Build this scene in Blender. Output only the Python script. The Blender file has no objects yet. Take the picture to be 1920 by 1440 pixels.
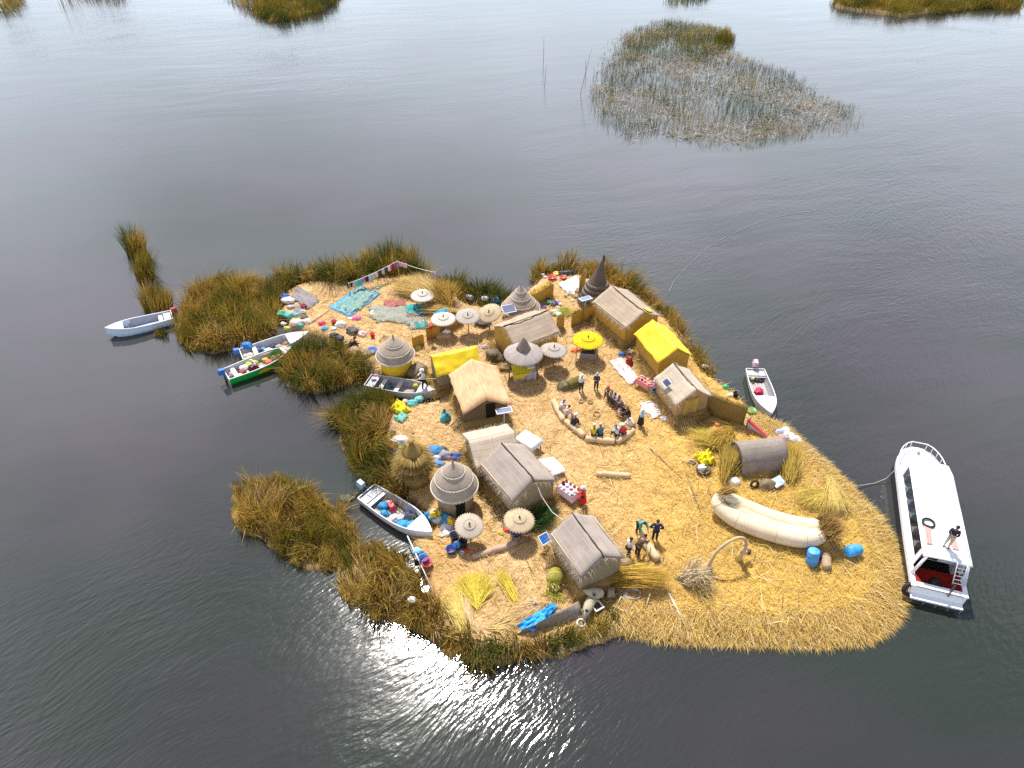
import bpy, bmesh, math, random
import numpy as np
from mathutils import Vector, Matrix, Euler, noise as mnoise

random.seed(7); RNG = np.random.default_rng(7)
SC = bpy.context.scene; COL = SC.collection
R = math.radians

# ------------------------------------------------------------------ camera, sky, sun, exposure
CAM_H, F_PX, PITCH, DK = 31.0, 1333.3, R(40), 0.45
cam_d = bpy.data.cameras.new('camera'); cam = bpy.data.objects.new('camera', cam_d); COL.objects.link(cam)
cam.location = (0, 0, CAM_H); cam.rotation_euler = (R(50), 0, 0)
cam_d.sensor_width = 36.0; cam_d.lens = 25.0; cam_d.clip_end = 6000; cam_d.clip_start = 0.5
SC.camera = cam
SC.view_settings.view_transform = 'Standard'; SC.view_settings.look = 'None'
SC.view_settings.exposure = 0.5; SC.view_settings.gamma = 1.0
SUN_EL, SUN_AZ = R(58), R(-13.5)          # azimuth measured from +Y towards +X

wd = bpy.data.worlds.new('World'); SC.world = wd; wd.use_nodes = True
nt = wd.node_tree; nt.nodes.clear()
N = nt.nodes.new; L = nt.links.new
out = N('ShaderNodeOutputWorld'); bg = N('ShaderNodeBackground'); bg.inputs['Strength'].default_value = 0.1
sky = N('ShaderNodeTexSky'); sky.sky_type = 'NISHITA'; sky.sun_disc = False
sky.sun_elevation = SUN_EL; sky.sun_rotation = SUN_AZ; sky.altitude = 3800
sky.air_density = 1.0; sky.dust_density = 0.6
tc = N('ShaderNodeTexCoord'); sep = N('ShaderNodeSeparateXYZ'); L(tc.outputs['Generated'], sep.inputs[0])
mp = N('ShaderNodeMapping'); mp.inputs['Scale'].default_value = (1.0, 1.0, 2.2); L(tc.outputs['Generated'], mp.inputs[0])
n1 = N('ShaderNodeTexNoise'); n1.inputs['Scale'].default_value = 3.0; n1.inputs['Detail'].default_value = 6; n1.inputs['Roughness'].default_value = 0.55
L(mp.outputs[0], n1.inputs['Vector'])
def wmath(op, a, b=None, c=None):
    m = N('ShaderNodeMath'); m.operation = op
    for i, s in enumerate((a, b, c)):
        if s is None: continue
        if isinstance(s, (int, float)): m.inputs[i].default_value = s
        else: L(s, m.inputs[i])
    return m.outputs[0]
# thin bright cloud sheet low in the sky ahead, opening to blue overhead and behind
zz = wmath('MULTIPLY_ADD', n1.outputs['Fac'], 0.55, -0.275)
el = wmath('ADD', sep.outputs['Z'], zz)
el = wmath('MULTIPLY_ADD', sep.outputs['X'], 0.16, el)
mr = N('ShaderNodeMapRange'); mr.interpolation_type = 'SMOOTHSTEP'
mr.inputs['From Min'].default_value = 0.86; mr.inputs['From Max'].default_value = 0.40
mr.inputs['To Min'].default_value = 0.04; mr.inputs['To Max'].default_value = 0.96
L(el, mr.inputs['Value'])
br = N('ShaderNodeMapRange'); br.inputs['From Min'].default_value = -0.2; br.inputs['From Max'].default_value = 1.0
br.inputs['To Min'].default_value = 0.35; br.inputs['To Max'].default_value = 1.0; L(sep.outputs['Y'], br.inputs['Value'])
cl = N('ShaderNodeMix'); cl.data_type = 'RGBA'
cl.inputs['A'].default_value = (5.6, 6.0, 7.0, 1); cl.inputs['B'].default_value = (18.2, 18.4, 21.8, 1)
n2 = N('ShaderNodeTexNoise'); n2.inputs['Scale'].default_value = 2.1; n2.inputs['Detail'].default_value = 4; L(mp.outputs[0], n2.inputs['Vector'])
cf = wmath('MULTIPLY', wmath('MULTIPLY_ADD', n2.outputs['Fac'], 1.4, 0.10), br.outputs[0])
cl.clamp_factor = True; L(cf, cl.inputs['Factor'])
# cloud is bluer near the horizon, more lilac higher up
tint = N('ShaderNodeMix'); tint.data_type = 'RGBA'; tint.inputs['A'].default_value = (15.6, 17.9, 20.4, 1); tint.inputs['B'].default_value = (19.2, 18.6, 21.6, 1)
tm = N('ShaderNodeMapRange'); tm.inputs['From Min'].default_value = .22; tm.inputs['From Max'].default_value = .6; L(sep.outputs['Z'], tm.inputs['Value']); L(tm.outputs[0], tint.inputs['Factor'])
L(tint.outputs['Result'], cl.inputs['B'])
# one greyer cloud standing ahead on the left, with a soft ragged border
dk = Vector((math.sin(R(-16))*math.cos(R(29)), math.cos(R(-16))*math.cos(R(29)), math.sin(R(29))))
dp = N('ShaderNodeVectorMath'); dp.operation = 'DOT_PRODUCT'; L(tc.outputs['Generated'], dp.inputs[0]); dp.inputs[1].default_value = dk
dd = wmath('MULTIPLY_ADD', n1.outputs['Fac'], .10, dp.outputs['Value'])
dm = N('ShaderNodeMapRange'); dm.interpolation_type = 'SMOOTHSTEP'; dm.inputs['From Min'].default_value = .985; dm.inputs['From Max'].default_value = 1.045; dm.inputs['To Min'].default_value = 1.0; dm.inputs['To Max'].default_value = .83; L(dd, dm.inputs['Value'])
cg = N('ShaderNodeMix'); cg.data_type = 'RGBA'; cg.blend_type = 'MULTIPLY'; cg.inputs['Factor'].default_value = 1; L(cl.outputs['Result'], cg.inputs['A']); L(dm.outputs[0], cg.inputs['B'])
mx = N('ShaderNodeMix'); mx.data_type = 'RGBA'
L(mr.outputs[0], mx.inputs['Factor']); L(sky.outputs[0], mx.inputs['A']); L(cg.outputs['Result'], mx.inputs['B'])
L(mx.outputs['Result'], bg.inputs['Color']); L(bg.outputs[0], out.inputs[0])

sd = bpy.data.lights.new('sun', 'SUN'); sun = bpy.data.objects.new('sun', sd); COL.objects.link(sun)
sd.energy = 5.0; sd.angle = R(0.5); sd.color = (1.0, 0.95, 0.86)
svec = Vector((math.sin(SUN_AZ)*math.cos(SUN_EL), math.cos(SUN_AZ)*math.cos(SUN_EL), math.sin(SUN_EL)))
sun.rotation_euler = svec.to_track_quat('Z', 'Y').to_euler(); sun.location = svec*80
SC.cycles.use_denoising = False
SC.cycles.max_bounces = 6; SC.cycles.sample_clamp_indirect = 4.0

def at(u, v, z=DK):
    """the point of the level plane z seen at (u, v) of the 1920x1440 photograph"""
    x = (u-960)/F_PX; y = -(v-720)/F_PX
    d = Vector((x, math.cos(PITCH)+y*math.sin(PITCH), -math.sin(PITCH)+y*math.cos(PITCH)))
    return Vector((0, 0, CAM_H)) + d*((z-CAM_H)/d.z)
def atn(uv, z=DK):
    a = np.asarray(uv, float)
    x = (a[:, 0]-960)/F_PX; y = -(a[:, 1]-720)/F_PX
    dy = math.cos(PITCH)+y*math.sin(PITCH); dz = -math.sin(PITCH)+y*math.cos(PITCH)
    t = (z-CAM_H)/dz
    return np.stack([x*t, dy*t], 1)
def mpp(v):
    """metres per photo pixel near row v"""
    y = (v-720)/F_PX; dep = PITCH+math.atan(y)
    return CAM_H/math.sin(dep)*math.cos(math.atan(y))/F_PX
def facing(p, q):
    d = Vector(q)-Vector(p); return math.atan2(d.x, -d.y)   # turns local -Y towards q

# ------------------------------------------------------------------ materials
MATS = {}
def C8(r, g, b, k=1.0):
    f = lambda c: (c/255/12.92 if c/255 <= .04045 else ((c/255+.055)/1.055)**2.4)*k
    return (f(r), f(g), f(b))
def newmat(name):
    m = bpy.data.materials.new(name); m.use_nodes = True
    t = m.node_tree; p = t.nodes['Principled BSDF']; return m, t, p
def lnk(t, a, b): t.links.new(a, b)
def noise_n(t, vec, scale, detail=4, rough=.55):
    n = t.nodes.new('ShaderNodeTexNoise'); n.inputs['Scale'].default_value = scale; n.inputs['Detail'].default_value = detail
    n.inputs['Roughness'].default_value = rough
    if vec is not None: lnk(t, vec, n.inputs['Vector'])
    return n.outputs['Fac']
def mapv(t, src, scale=(1, 1, 1), rot=(0, 0, 0)):
    m = t.nodes.new('ShaderNodeMapping'); m.inputs['Scale'].default_value = scale; m.inputs['Rotation'].default_value = rot
    lnk(t, src, m.inputs['Vector']); return m.outputs[0]
def objc(t):
    return t.nodes.new('ShaderNodeTexCoord').outputs['Object']
def ramp(t, fac, stops):
    r = t.nodes.new('ShaderNodeValToRGB'); e = r.color_ramp.elements
    while len(e) > 1: e.remove(e[-1])
    for i, (p, c) in enumerate(stops):
        x = e[0] if i == 0 else e.new(p)
        x.position = p; x.color = (*c, 1) if len(c) == 3 else c
    lnk(t, fac, r.inputs[0]); return r.outputs[0]
def mixc(t, fac, a, b, mode='MIX'):
    m = t.nodes.new('ShaderNodeMix'); m.data_type = 'RGBA'; m.blend_type = mode; m.clamp_factor = True
    for s, k in ((fac, 'Factor'), (a, 'A'), (b, 'B')):
        if isinstance(s, (int, float)): m.inputs[k].default_value = s
        elif isinstance(s, tuple): m.inputs[k].default_value = (*s, 1) if len(s) == 3 else s
        else: lnk(t, s, m.inputs[k])
    return m.outputs['Result']
def bump(t, p, h, strength=.5, dist=.02):
    b = t.nodes.new('ShaderNodeBump'); b.inputs['Strength'].default_value = strength; b.inputs['Distance'].default_value = dist
    lnk(t, h, b.inputs['Height']); lnk(t, b.outputs[0], p.inputs['Normal'])
def paint(col, rough=.55, var=.16, spec=.35, scale=6.0, bumpy=0.0):
    """a painted, cloth or plastic surface with uneven tone"""
    key = ('p',)+tuple(round(c, 3) for c in col)+(rough, var, spec, scale, bumpy)
    if key in MATS: return MATS[key]
    m, t, p = newmat('surface'); o = objc(t); n = noise_n(t, o, scale, 5, .65)
    a = tuple(c*(1-var) for c in col); b = tuple(min(c*(1+var), .92) for c in col)
    lnk(t, ramp(t, n, [(.3, a), (.7, b)]), p.inputs['Base Color'])
    p.inputs['Roughness'].default_value = rough; p.inputs['Specular IOR Level'].default_value = spec
    if bumpy: bump(t, p, n, .6, bumpy)
    MATS[key] = m; return m
def thatch(key, c0, c1, c2, stretch=(2, 30, 2), rough=.95, bd=.03):
    """woven or bundled straw: streaks stretched along one local axis"""
    if key in MATS: return MATS[key]
    m, t, p = newmat(key); o = objc(t)
    s = noise_n(t, mapv(t, o, stretch), 1.6, 5, .7); g = noise_n(t, o, .9, 3)
    c = ramp(t, s, [(.28, c0), (.5, c1), (.74, c2)])
    c = mixc(t, .35, c, ramp(t, g, [(.3, c0), (.7, c2)]))
    lnk(t, c, p.inputs['Base Color']); p.inputs['Roughness'].default_value = rough; p.inputs['Specular IOR Level'].default_value = .1
    bump(t, p, s, .7, bd); MATS[key] = m; return m
def matroof(key, ca, cb, cm, sx=1.0, sy=1.0, bw=.55, rh=.30, stain=(.3, .22, .1), streak=(14, 1.5, 3)):
    """sewn reed mats laid in courses, seams showing"""
    if key in MATS: return MATS[key]
    m, t, p = newmat(key); o = objc(t)
    b = t.nodes.new('ShaderNodeTexBrick'); lnk(t, mapv(t, o, (sx, sy, 1)), b.inputs['Vector'])
    b.inputs['Color1'].default_value = (*ca, 1); b.inputs['Color2'].default_value = (*cb, 1); b.inputs['Mortar'].default_value = (*cm, 1)
    b.inputs['Scale'].default_value = 1.0; b.inputs['Mortar Size'].default_value = .016; b.inputs['Mortar Smooth'].default_value = .9
    b.inputs['Brick Width'].default_value = bw; b.inputs['Row Height'].default_value = rh; b.offset = .37; b.offset_frequency = 3
    n = noise_n(t, o, 1.6, 6, .7); s = noise_n(t, mapv(t, o, streak), 2.0, 5, .75)
    c = mixc(t, ramp(t, s, [(.35, (0, 0, 0)), (.75, (.75,)*3)]), b.outputs['Color'], tuple(x*1.25 for x in ca))
    c = mixc(t, ramp(t, n, [(.52, (0, 0, 0)), (.72, (.65,)*3)]), c, stain)
    lnk(t, c, p.inputs['Base Color']); p.inputs['Roughness'].default_value = .95; p.inputs['Specular IOR Level'].default_value = .1
    h = t.nodes.new('ShaderNodeMath'); h.operation = 'ADD'; lnk(t, b.outputs['Fac'], h.inputs[0]); lnk(t, s, h.inputs[1])
    bump(t, p, h.outputs[0], .5, .02); MATS[key] = m; return m
def attrmat(key, rough=.85, trans=.25, boost=1.0):
    """colour from the mesh's own per-blade colour, part of the light passing through"""
    if key in MATS: return MATS[key]
    m, t, p = newmat(key); a = t.nodes.new('ShaderNodeAttribute'); a.attribute_name = 'col'
    n = noise_n(t, t.nodes.new('ShaderNodeNewGeometry').outputs['Position'], 7.0, 3)
    c = mixc(t, .5, a.outputs['Color'], ramp(t, n, [(.3, (.6,)*3), (.7, (1.25*boost,)*3)]), 'MULTIPLY')
    lnk(t, c, p.inputs['Base Color']); p.inputs['Roughness'].default_value = rough; p.inputs['Specular IOR Level'].default_value = .25
    tr = t.nodes.new('ShaderNodeBsdfTranslucent'); lnk(t, c, tr.inputs['Color'])
    mx = t.nodes.new('ShaderNodeMixShader'); mx.inputs[0].default_value = trans
    lnk(t, p.outputs[0], mx.inputs[1]); lnk(t, tr.outputs[0], mx.inputs[2])
    lnk(t, mx.outputs[0], t.nodes['Material Output'].inputs['Surface']); MATS[key] = m; return m
def radial(key, c0, c1, c2, n=55, bd=.025):
    """straw laid like spokes round the object's own upright axis"""
    if key in MATS: return MATS[key]
    m, t, p = newmat(key); o = objc(t); g = t.nodes.new('ShaderNodeTexGradient'); g.gradient_type = 'RADIAL'; lnk(t, o, g.inputs[0])
    ln = t.nodes.new('ShaderNodeVectorMath'); ln.operation = 'LENGTH'; lnk(t, o, ln.inputs[0])
    cb = t.nodes.new('ShaderNodeCombineXYZ'); mu = t.nodes.new('ShaderNodeMath'); mu.operation = 'MULTIPLY'; mu.inputs[1].default_value = n
    lnk(t, g.outputs['Fac'], mu.inputs[0]); lnk(t, mu.outputs[0], cb.inputs[0]); lnk(t, ln.outputs['Value'], cb.inputs[1])
    s = noise_n(t, cb.outputs[0], 1.5, 4, .65); q = noise_n(t, o, 2.2, 5, .65)
    c = mixc(t, .4, ramp(t, s, [(.3, c0), (.5, c1), (.7, c2)]), ramp(t, q, [(.32, c0), (.68, c2)]))
    lnk(t, c, p.inputs['Base Color']); p.inputs['Roughness'].default_value = .95; p.inputs['Specular IOR Level'].default_value = .1
    bump(t, p, s, .8, bd); MATS[key] = m; return m
def clothmat(col):
    """crumpled cloth or plastic with paler and darker folds of print"""
    key = ('c',)+tuple(round(c, 3) for c in col)
    if key in MATS: return MATS[key]
    m, t, p = newmat('crumpled_cloth'); o = objc(t); n = noise_n(t, o, 7.0, 5, .7)
    w = tuple(min(c*.55+.30, .8) for c in col); d = tuple(c*.35 for c in col)
    lnk(t, ramp(t, n, [(.30, d), (.43, col), (.58, col), (.70, w)]), p.inputs['Base Color']); p.inputs['Roughness'].default_value = .6
    bump(t, p, n, .9, .05); MATS[key] = m; return m
def netmat(key, cols, scale=5.0, stretch=(1, 3, 1)):
    if key in MATS: return MATS[key]
    m, t, p = newmat(key); o = objc(t)
    n = noise_n(t, mapv(t, o, stretch), scale, 6, .75)
    k = len(cols); st = [(.3+.4*i/(k-1), c) for i, c in enumerate(cols)]
    lnk(t, ramp(t, n, st), p.inputs['Base Color']); p.inputs['Roughness'].default_value = .8
    bump(t, p, n, .8, .04); MATS[key] = m; return m

# ------------------------------------------------------------------ mesh building
class MB:
    def __init__(s): s.v = []; s.f = []; s.sm = []
    def add(s, vs, fs, smooth=False):
        o = len(s.v); s.v += [tuple(v) for v in vs]; s.f += [tuple(i+o for i in f) for f in fs]; s.sm += [smooth]*len(fs); return s
    def box(s, c, d, rz=0, ry=0, rx=0, taper=1.0):
        M = Matrix.Translation(c) @ Euler((rx, ry, rz)).to_matrix().to_4x4()
        x, y, z = d[0]/2, d[1]/2, d[2]/2; k = taper
        vs = [M @ Vector(p) for p in ((-x, -y, -z), (x, -y, -z), (x, y, -z), (-x, y, -z), (-x*k, -y*k, z), (x*k, -y*k, z), (x*k, y*k, z), (-x*k, y*k, z))]
        return s.add(vs, [(0, 3, 2, 1), (4, 5, 6, 7), (0, 1, 5, 4), (1, 2, 6, 5), (2, 3, 7, 6), (3, 0, 4, 7)])
    def tube(s, pts, r, n=8, caps=True, squash=None):
        pts = [Vector(p) for p in pts]; k = len(pts)
        rs = r if isinstance(r, (list, tuple)) else [r]*k
        vs = []; up = None
        for i, p in enumerate(pts):
            t = (pts[min(i+1, k-1)]-pts[max(i-1, 0)]).normalized()
            if up is None: up = Vector((0, 0, 1)) if abs(t.z) < .9 else Vector((1, 0, 0))
            a = t.cross(up).normalized(); b = a.cross(t).normalized(); up = b
            for j in range(n):
                th = 2*math.pi*j/n; vs.append(p+(a*math.cos(th)+b*math.sin(th)*(squash or 1))*rs[i])
        fs = [(i*n+j, i*n+(j+1) % n, (i+1)*n+(j+1) % n, (i+1)*n+j) for i in range(k-1) for j in range(n)]
        if caps: fs += [tuple(range(n-1, -1, -1)), tuple((k-1)*n+j for j in range(n))]
        return s.add(vs, fs, True)
    def lathe(s, prof, n=24, c=(0, 0, 0), scal=None):
        """prof: (radius, z) pairs; scal(k, theta) scales the radius of ring k"""
        vs = []; k = len(prof); c = Vector(c)
        for i, (r, z) in enumerate(prof):
            for j in range(n):
                th = 2*math.pi*j/n; q = r*(scal(i, th) if scal else 1)
                vs.append(c+Vector((q*math.cos(th), q*math.sin(th), z)))
        fs = [(i*n+j, i*n+(j+1) % n, (i+1)*n+(j+1) % n, (i+1)*n+j) for i in range(k-1) for j in range(n)]
        if prof[0][0] > 1e-4: fs.append(tuple(range(n-1, -1, -1)))
        if prof[-1][0] > 1e-4: fs.append(tuple((k-1)*n+j for j in range(n)))
        return s.add(vs, fs, True)
    def grid(s, fn, nu, nv, smooth=True, thick=None):
        vs = [Vector(fn(i/nu, j/nv)) for i in range(nu+1) for j in range(nv+1)]; w = nv+1
        fs = [(i*w+j, (i+1)*w+j, (i+1)*w+j+1, i*w+j+1) for i in range(nu) for j in range(nv)]
        if thick is not None:
            th = Vector(thick); o = len(vs); vs = vs+[v+th for v in vs]
            fs += [tuple(q+o for q in reversed(f)) for f in list(fs)]
            bd = [i*w for i in range(nu+1)]+[nu*w+j for j in range(1, nv+1)]+[i*w+nv for i in range(nu-1, -1, -1)]+[j for j in range(nv-1, 0, -1)]
            for a, b in zip(bd, bd[1:]+bd[:1]): fs.append((b, a, a+o, b+o))
        return s.add(vs, fs, smooth)
    def blob(s, c, r, rough=.25, seed=0, sub=2, flat=True, freq=1.6):
        bm = bmesh.new(); bmesh.ops.create_icosphere(bm, subdivisions=sub, radius=1); rough = rough*.62
        vs = []
        for v in bm.verts:
            d = v.co.normalized(); n = mnoise.noise(d*freq+Vector((seed*7.3, seed*3.1, seed)))+.35*mnoise.noise(d*freq*2.6+Vector((seed, 5, seed)))-.30*abs(mnoise.noise(d*freq*3.7+Vector((3, seed, seed*2))))
            q = d*(1+rough*n*1.5)
            if flat and q.z < -.35: q.z = -.35
            vs.append(Vector(c)+Vector((q.x*r[0], q.y*r[1], (q.z+(.35 if flat else 0))*r[2])))
        fs = [tuple(v.index for v in f.verts) for f in bm.faces]; bm.free()
        return s.add(vs, fs, True)
    def build(s, name, m, parent=None, loc=None, rz=0):
        me = bpy.data.meshes.new(name); me.from_pydata(s.v, [], s.f); me.update()
        me.polygons.foreach_set('use_smooth', s.sm); me.materials.append(m)
        o = bpy.data.objects.new(name, me); COL.objects.link(o)
        if parent: o.parent = parent
        if loc is not None: o.location = loc; o.rotation_euler = (0, 0, rz)
        return o
def tag(o, label=None, cat=None, group=None, kind=None):
    if label: o['label'] = label
    if cat: o['category'] = cat
    if group: o['group'] = group
    if kind: o['kind'] = kind
    return o
def thing(name, label, cat, loc=(0, 0, 0), rz=0, group=None):
    o = bpy.data.objects.new(name, None); COL.objects.link(o); o.location = loc; o.rotation_euler = (0, 0, rz)
    o.empty_display_size = .2
    return tag(o, label, cat, group)
def solo(mb, name, m, label, cat, loc=(0, 0, 0), rz=0, group=None):
    return tag(mb.build(name, m, None, loc, rz), label, cat, group)
def mesh_np(name, V, faces_q, faces_t, col, m):
    me = bpy.data.meshes.new(name); nq = len(faces_q); ntr = len(faces_t)
    me.vertices.add(len(V)); me.vertices.foreach_set('co', np.asarray(V, np.float32).ravel())
    lp = np.concatenate([np.asarray(faces_q, np.int32).ravel(), np.asarray(faces_t, np.int32).ravel()])
    me.loops.add(len(lp)); me.loops.foreach_set('vertex_index', lp)
    me.polygons.add(nq+ntr)
    st = np.concatenate([np.arange(nq)*4, nq*4+np.arange(ntr)*3]).astype(np.int32)
    me.polygons.foreach_set('loop_start', st)
    me.update(calc_edges=True); me.validate()
    a = me.attributes.new('col', 'FLOAT_COLOR', 'POINT')
    a.data.foreach_set('color', np.concatenate([col, np.ones((len(col), 1))], 1).astype(np.float32).ravel())
    me.materials.append(m); o = bpy.data.objects.new(name, me); COL.objects.link(o); return o
def blades(name, base, lean, length, width, col, m, droop=.25, origin=None):
    """grass-like strips: each a quad and a tip, bending along its lean"""
    n = len(base); base = np.asarray(base, float)
    if origin is not None: base = base-np.asarray(origin)
    th = RNG.uniform(0, math.pi, n); side = np.stack([np.cos(th), np.sin(th), np.zeros(n)], 1)*(width/2)[:, None]
    h = np.hypot(lean[:, 0], lean[:, 1]); vz = np.sqrt(np.clip(1-np.minimum(h, .98)**2, .02, 1))
    d = np.stack([lean[:, 0], lean[:, 1], vz], 1)
    mid = base+d*(length*.55)[:, None]
    d2 = d.copy(); d2[:, :2] *= (1+droop*2.2); d2[:, 2] -= droop*h*1.6+.02
    tip = mid+d2*(length*.45)[:, None]
    V = np.stack([base-side, base+side, mid+side*.8, mid-side*.8, tip], 1).reshape(-1, 3)
    k = np.arange(n)*5
    Q = np.stack([k, k+1, k+2, k+3], 1); T = np.stack([k+3, k+2, k+4], 1)
    o = mesh_np(name, V, Q, T, np.repeat(col, 5, 0), m)
    if origin is not None: o.location = origin
    return o
def inpoly(P, poly):
    x, y = P[:, 0], P[:, 1]; c = np.zeros(len(P), bool); q = np.roll(poly, -1, 0)
    for (x1, y1), (x2, y2) in zip(poly, q):
        k = ((y1 > y) != (y2 > y)) & (x < (x2-x1)*(y-y1)/(y2-y1+1e-12)+x1); c ^= k
    return c
def sdf(P, poly):
    """distance inside the polygon (negative outside)"""
    d = np.full(len(P), 1e9); q = np.roll(poly, -1, 0)
    for a, b in zip(poly, q):
        e = b-a; w = P-a; t = np.clip((w@e)/max(e@e, 1e-9), 0, 1); d = np.minimum(d, np.hypot(*(w-t[:, None]*e).T))
    return np.where(inpoly(P, poly), d, -d)
def wob(P, f, s=0.0):
    x, y = P[:, 0]*f+s, P[:, 1]*f-s*.7
    return (np.sin(x*1.3+1.7*np.sin(y*.9+s))+np.sin(y*1.7-x*.6+s*2)+.6*np.sin(x*3.1+y*2.3+s*3)+.5*np.sin(x*-2.2+y*4.1))/3.1

# ------------------------------------------------------------------ the lake
m, t, p = newmat('lake_water')
pos = t.nodes.new('ShaderNodeNewGeometry').outputs['Position']
big = noise_n(t, mapv(t, pos, (.02, .035, 1)), 1.0, 4)
big2 = noise_n(t, mapv(t, pos, (.05, .08, 1)), 1.0, 4)
lnk(t, mixc(t, ramp(t, big2, [(.42, (0, 0, 0)), (.62, (.8,)*3)]), ramp(t, big, [(.35, (.018, .024, .017)), (.7, (.034, .040, .031))]), (.040, .033, .038)), p.inputs['Base Color'])
p.inputs['Roughness'].default_value = .085; p.inputs['IOR'].default_value = 1.6
def mth(op, a, b=None, c=None):
    q = t.nodes.new('ShaderNodeMath'); q.operation = op
    for i, s in enumerate((a, b, c)):
        if s is None: continue
        if isinstance(s, (int, float)): q.inputs[i].default_value = s
        else: lnk(t, s, q.inputs[i])
    return q.outputs[0]
def wave(scale, rot, detail=3, rough=.5):
    warp = t.nodes.new('ShaderNodeVectorMath'); warp.operation = 'MULTIPLY_ADD'
    nn_ = t.nodes.new('ShaderNodeTexNoise'); nn_.inputs['Scale'].default_value = .07; nn_.inputs['Detail'].default_value = 2; lnk(t, pos, nn_.inputs['Vector'])
    lnk(t, nn_.outputs['Color'], warp.inputs[0]); warp.inputs[1].default_value = (6, 6, 0); lnk(t, pos, warp.inputs[2])
    return noise_n(t, mapv(t, mapv(t, warp.outputs[0], (1, 1, 1), (0, 0, R(rot))), scale), 1.0, detail, rough)
w1 = wave((.6, 1.9, 1), -28)
w2 = wave((1.7, 5.2, 1), -42)
w3 = wave((.07, .32, 1), -14, 2)
calm = ramp(t, noise_n(t, mapv(t, pos, (.035, .05, 1)), 1.0, 2), [(.36, (.18,)*3), (.60, (1,)*3)])
def mrange(v, a0, a1, b0, b1):
    q = t.nodes.new('ShaderNodeMapRange'); q.interpolation_type = 'SMOOTHSTEP'
    for k_, x_ in (('From Min', a0), ('From Max', a1), ('To Min', b0), ('To Max', b1)): q.inputs[k_].default_value = x_
    lnk(t, v, q.inputs['Value']); return q.outputs[0]
sp_ = t.nodes.new('ShaderNodeSeparateXYZ'); lnk(t, pos, sp_.inputs[0])
lee = mth('MAXIMUM', mth('MAXIMUM', mrange(sp_.outputs['Y'], 19.5, 26.5, 1, .20), mrange(sp_.outputs['X'], -3, 6, 0, 1)), mrange(sp_.outputs['Y'], 65, 110, 0, 1))   # the island shelters the creek side
hgt = mth('ADD', mth('MULTIPLY', mth('MULTIPLY_ADD', w2, .030, mth('MULTIPLY', w1, .022)), mth('MULTIPLY', calm, lee)), mth('MULTIPLY', w3, mth('MULTIPLY', .045, lee)))
bump(t, p, hgt, 1.0, 1.0)
mb = MB()
xs = [-3000, -400, -120, -40, 0, 40, 120, 400, 3000]; ys = [-400, -60, 0, 20, 40, 80, 160, 400, 3600]
mb.add([(x, y, 0) for y in ys for x in xs], [(j*9+i, j*9+i+1, (j+1)*9+i+1, (j+1)*9+i) for j in range(8) for i in range(8)])
tag(mb.build('water', m), kind='structure')

# ------------------------------------------------------------------ the floating island: outline traced on the deck plane
DECK = atn([(535,545),(575,525),(640,527),(700,520),(765,515),(815,530),(850,550),(890,572),(940,583),(975,560),(1000,532),(1030,512),(1085,512),(1135,530),(1185,550),(1220,580),(1255,605),(1290,645),(1315,690),(1345,715),(1385,735),(1400,765),(1440,785),(1475,800),(1510,835),(1560,875),(1605,920),(1650,965),(1680,1010),(1695,1060),(1699,1110),(1690,1145),(1665,1172),(1620,1192),(1540,1200),(1450,1198),(1350,1195),(1260,1190),(1190,1180),(1150,1172),(1100,1188),(1020,1200),(950,1208),(890,1210),(850,1190),(825,1150),(808,1105),(793,1060),(775,1020),(768,1002),(800,1002),(814,985),(800,955),(770,930),(750,890),(735,840),(725,800),(735,770),(775,752),(815,748),(834,735),(824,718),(790,705),(745,700),(715,697),(695,690),(675,665),(640,640),(610,625),(570,617),(545,612),(530,590)])
REED = {
 'west': atn([(326,618),(338,572),(370,538),(412,520),(452,525),(490,548),(520,552),(528,602),(502,632),(455,650),(400,664),(345,655)], .1),
 'north': atn([(490,555),(500,535),(560,518),(640,508),(700,495),(760,484),(785,500),(800,522),(770,520),(700,525),(640,540),(600,533),(555,535),(532,560),(522,592)], .1),
 'gap': atn([(808,528),(840,527),(880,536),(930,552),(967,563),(952,582),(900,574),(868,568),(840,553)], .1),
 'east': atn([(995,530),(1005,505),(1060,498),(1110,500),(1150,508),(1195,533),(1230,566),(1258,588),(1285,628),(1305,662),(1330,685),(1345,715),(1310,695),(1288,665),(1248,602),(1208,566),(1170,543),(1130,533),(1080,513),(1035,516)], .1),
 'middle': atn([(515,702),(530,672),(570,648),(615,648),(655,668),(685,695),(688,712),(650,725),(600,738),(550,728)], .1),
 'inner': atn([(622,795),(628,770),(660,752),(700,745),(745,745),(748,768),(718,792),(727,832),(742,870),(765,900),(758,938),(720,922),(690,905),(660,880),(648,850),(638,820)], .1),
 'spit': atn([(432,962),(440,915),(480,902),(525,898),(588,918),(630,954),(664,996),(680,1030),(655,1056),(650,1066),(620,1068),(555,1062),(525,1038),(495,1012),(455,1000)], .1),
 'shore': atn([(628,1085),(645,1058),(690,1034),(742,1038),(772,1068),(800,1108),(828,1140),(846,1185),(868,1240),(846,1238),(820,1205),(760,1172),(700,1152),(650,1127)], .1),
 'front': atn([(842,1192),(900,1200),(960,1204),(1030,1200),(1095,1186),(1150,1168),(1160,1184),(1110,1208),(1050,1228),(950,1238),(905,1252),(868,1248)], .1),
}
X0, X1, Y0, Y1, ST = -22, 23, 14, 56, .3
gx = np.arange(X0, X1, ST); gy = np.arange(Y0, Y1, ST)
GX, GY = np.meshgrid(gx, gy); GP = np.stack([GX.ravel(), GY.ravel()], 1)
sd_deck = sdf(GP, DECK); soft = np.clip((GP[:, 0]-2)/8, 0, 1)*np.clip((30-GP[:, 1])/8, 0, 1)     # thick rounded south-east rim
sd_w = sd_deck+.22*wob(GP, 1.3)+.22*soft*wob(GP, .6, 4.0)
def rim(s, w): return 1-(1-np.clip(s/w+.0, 0, 1))**2
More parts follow.
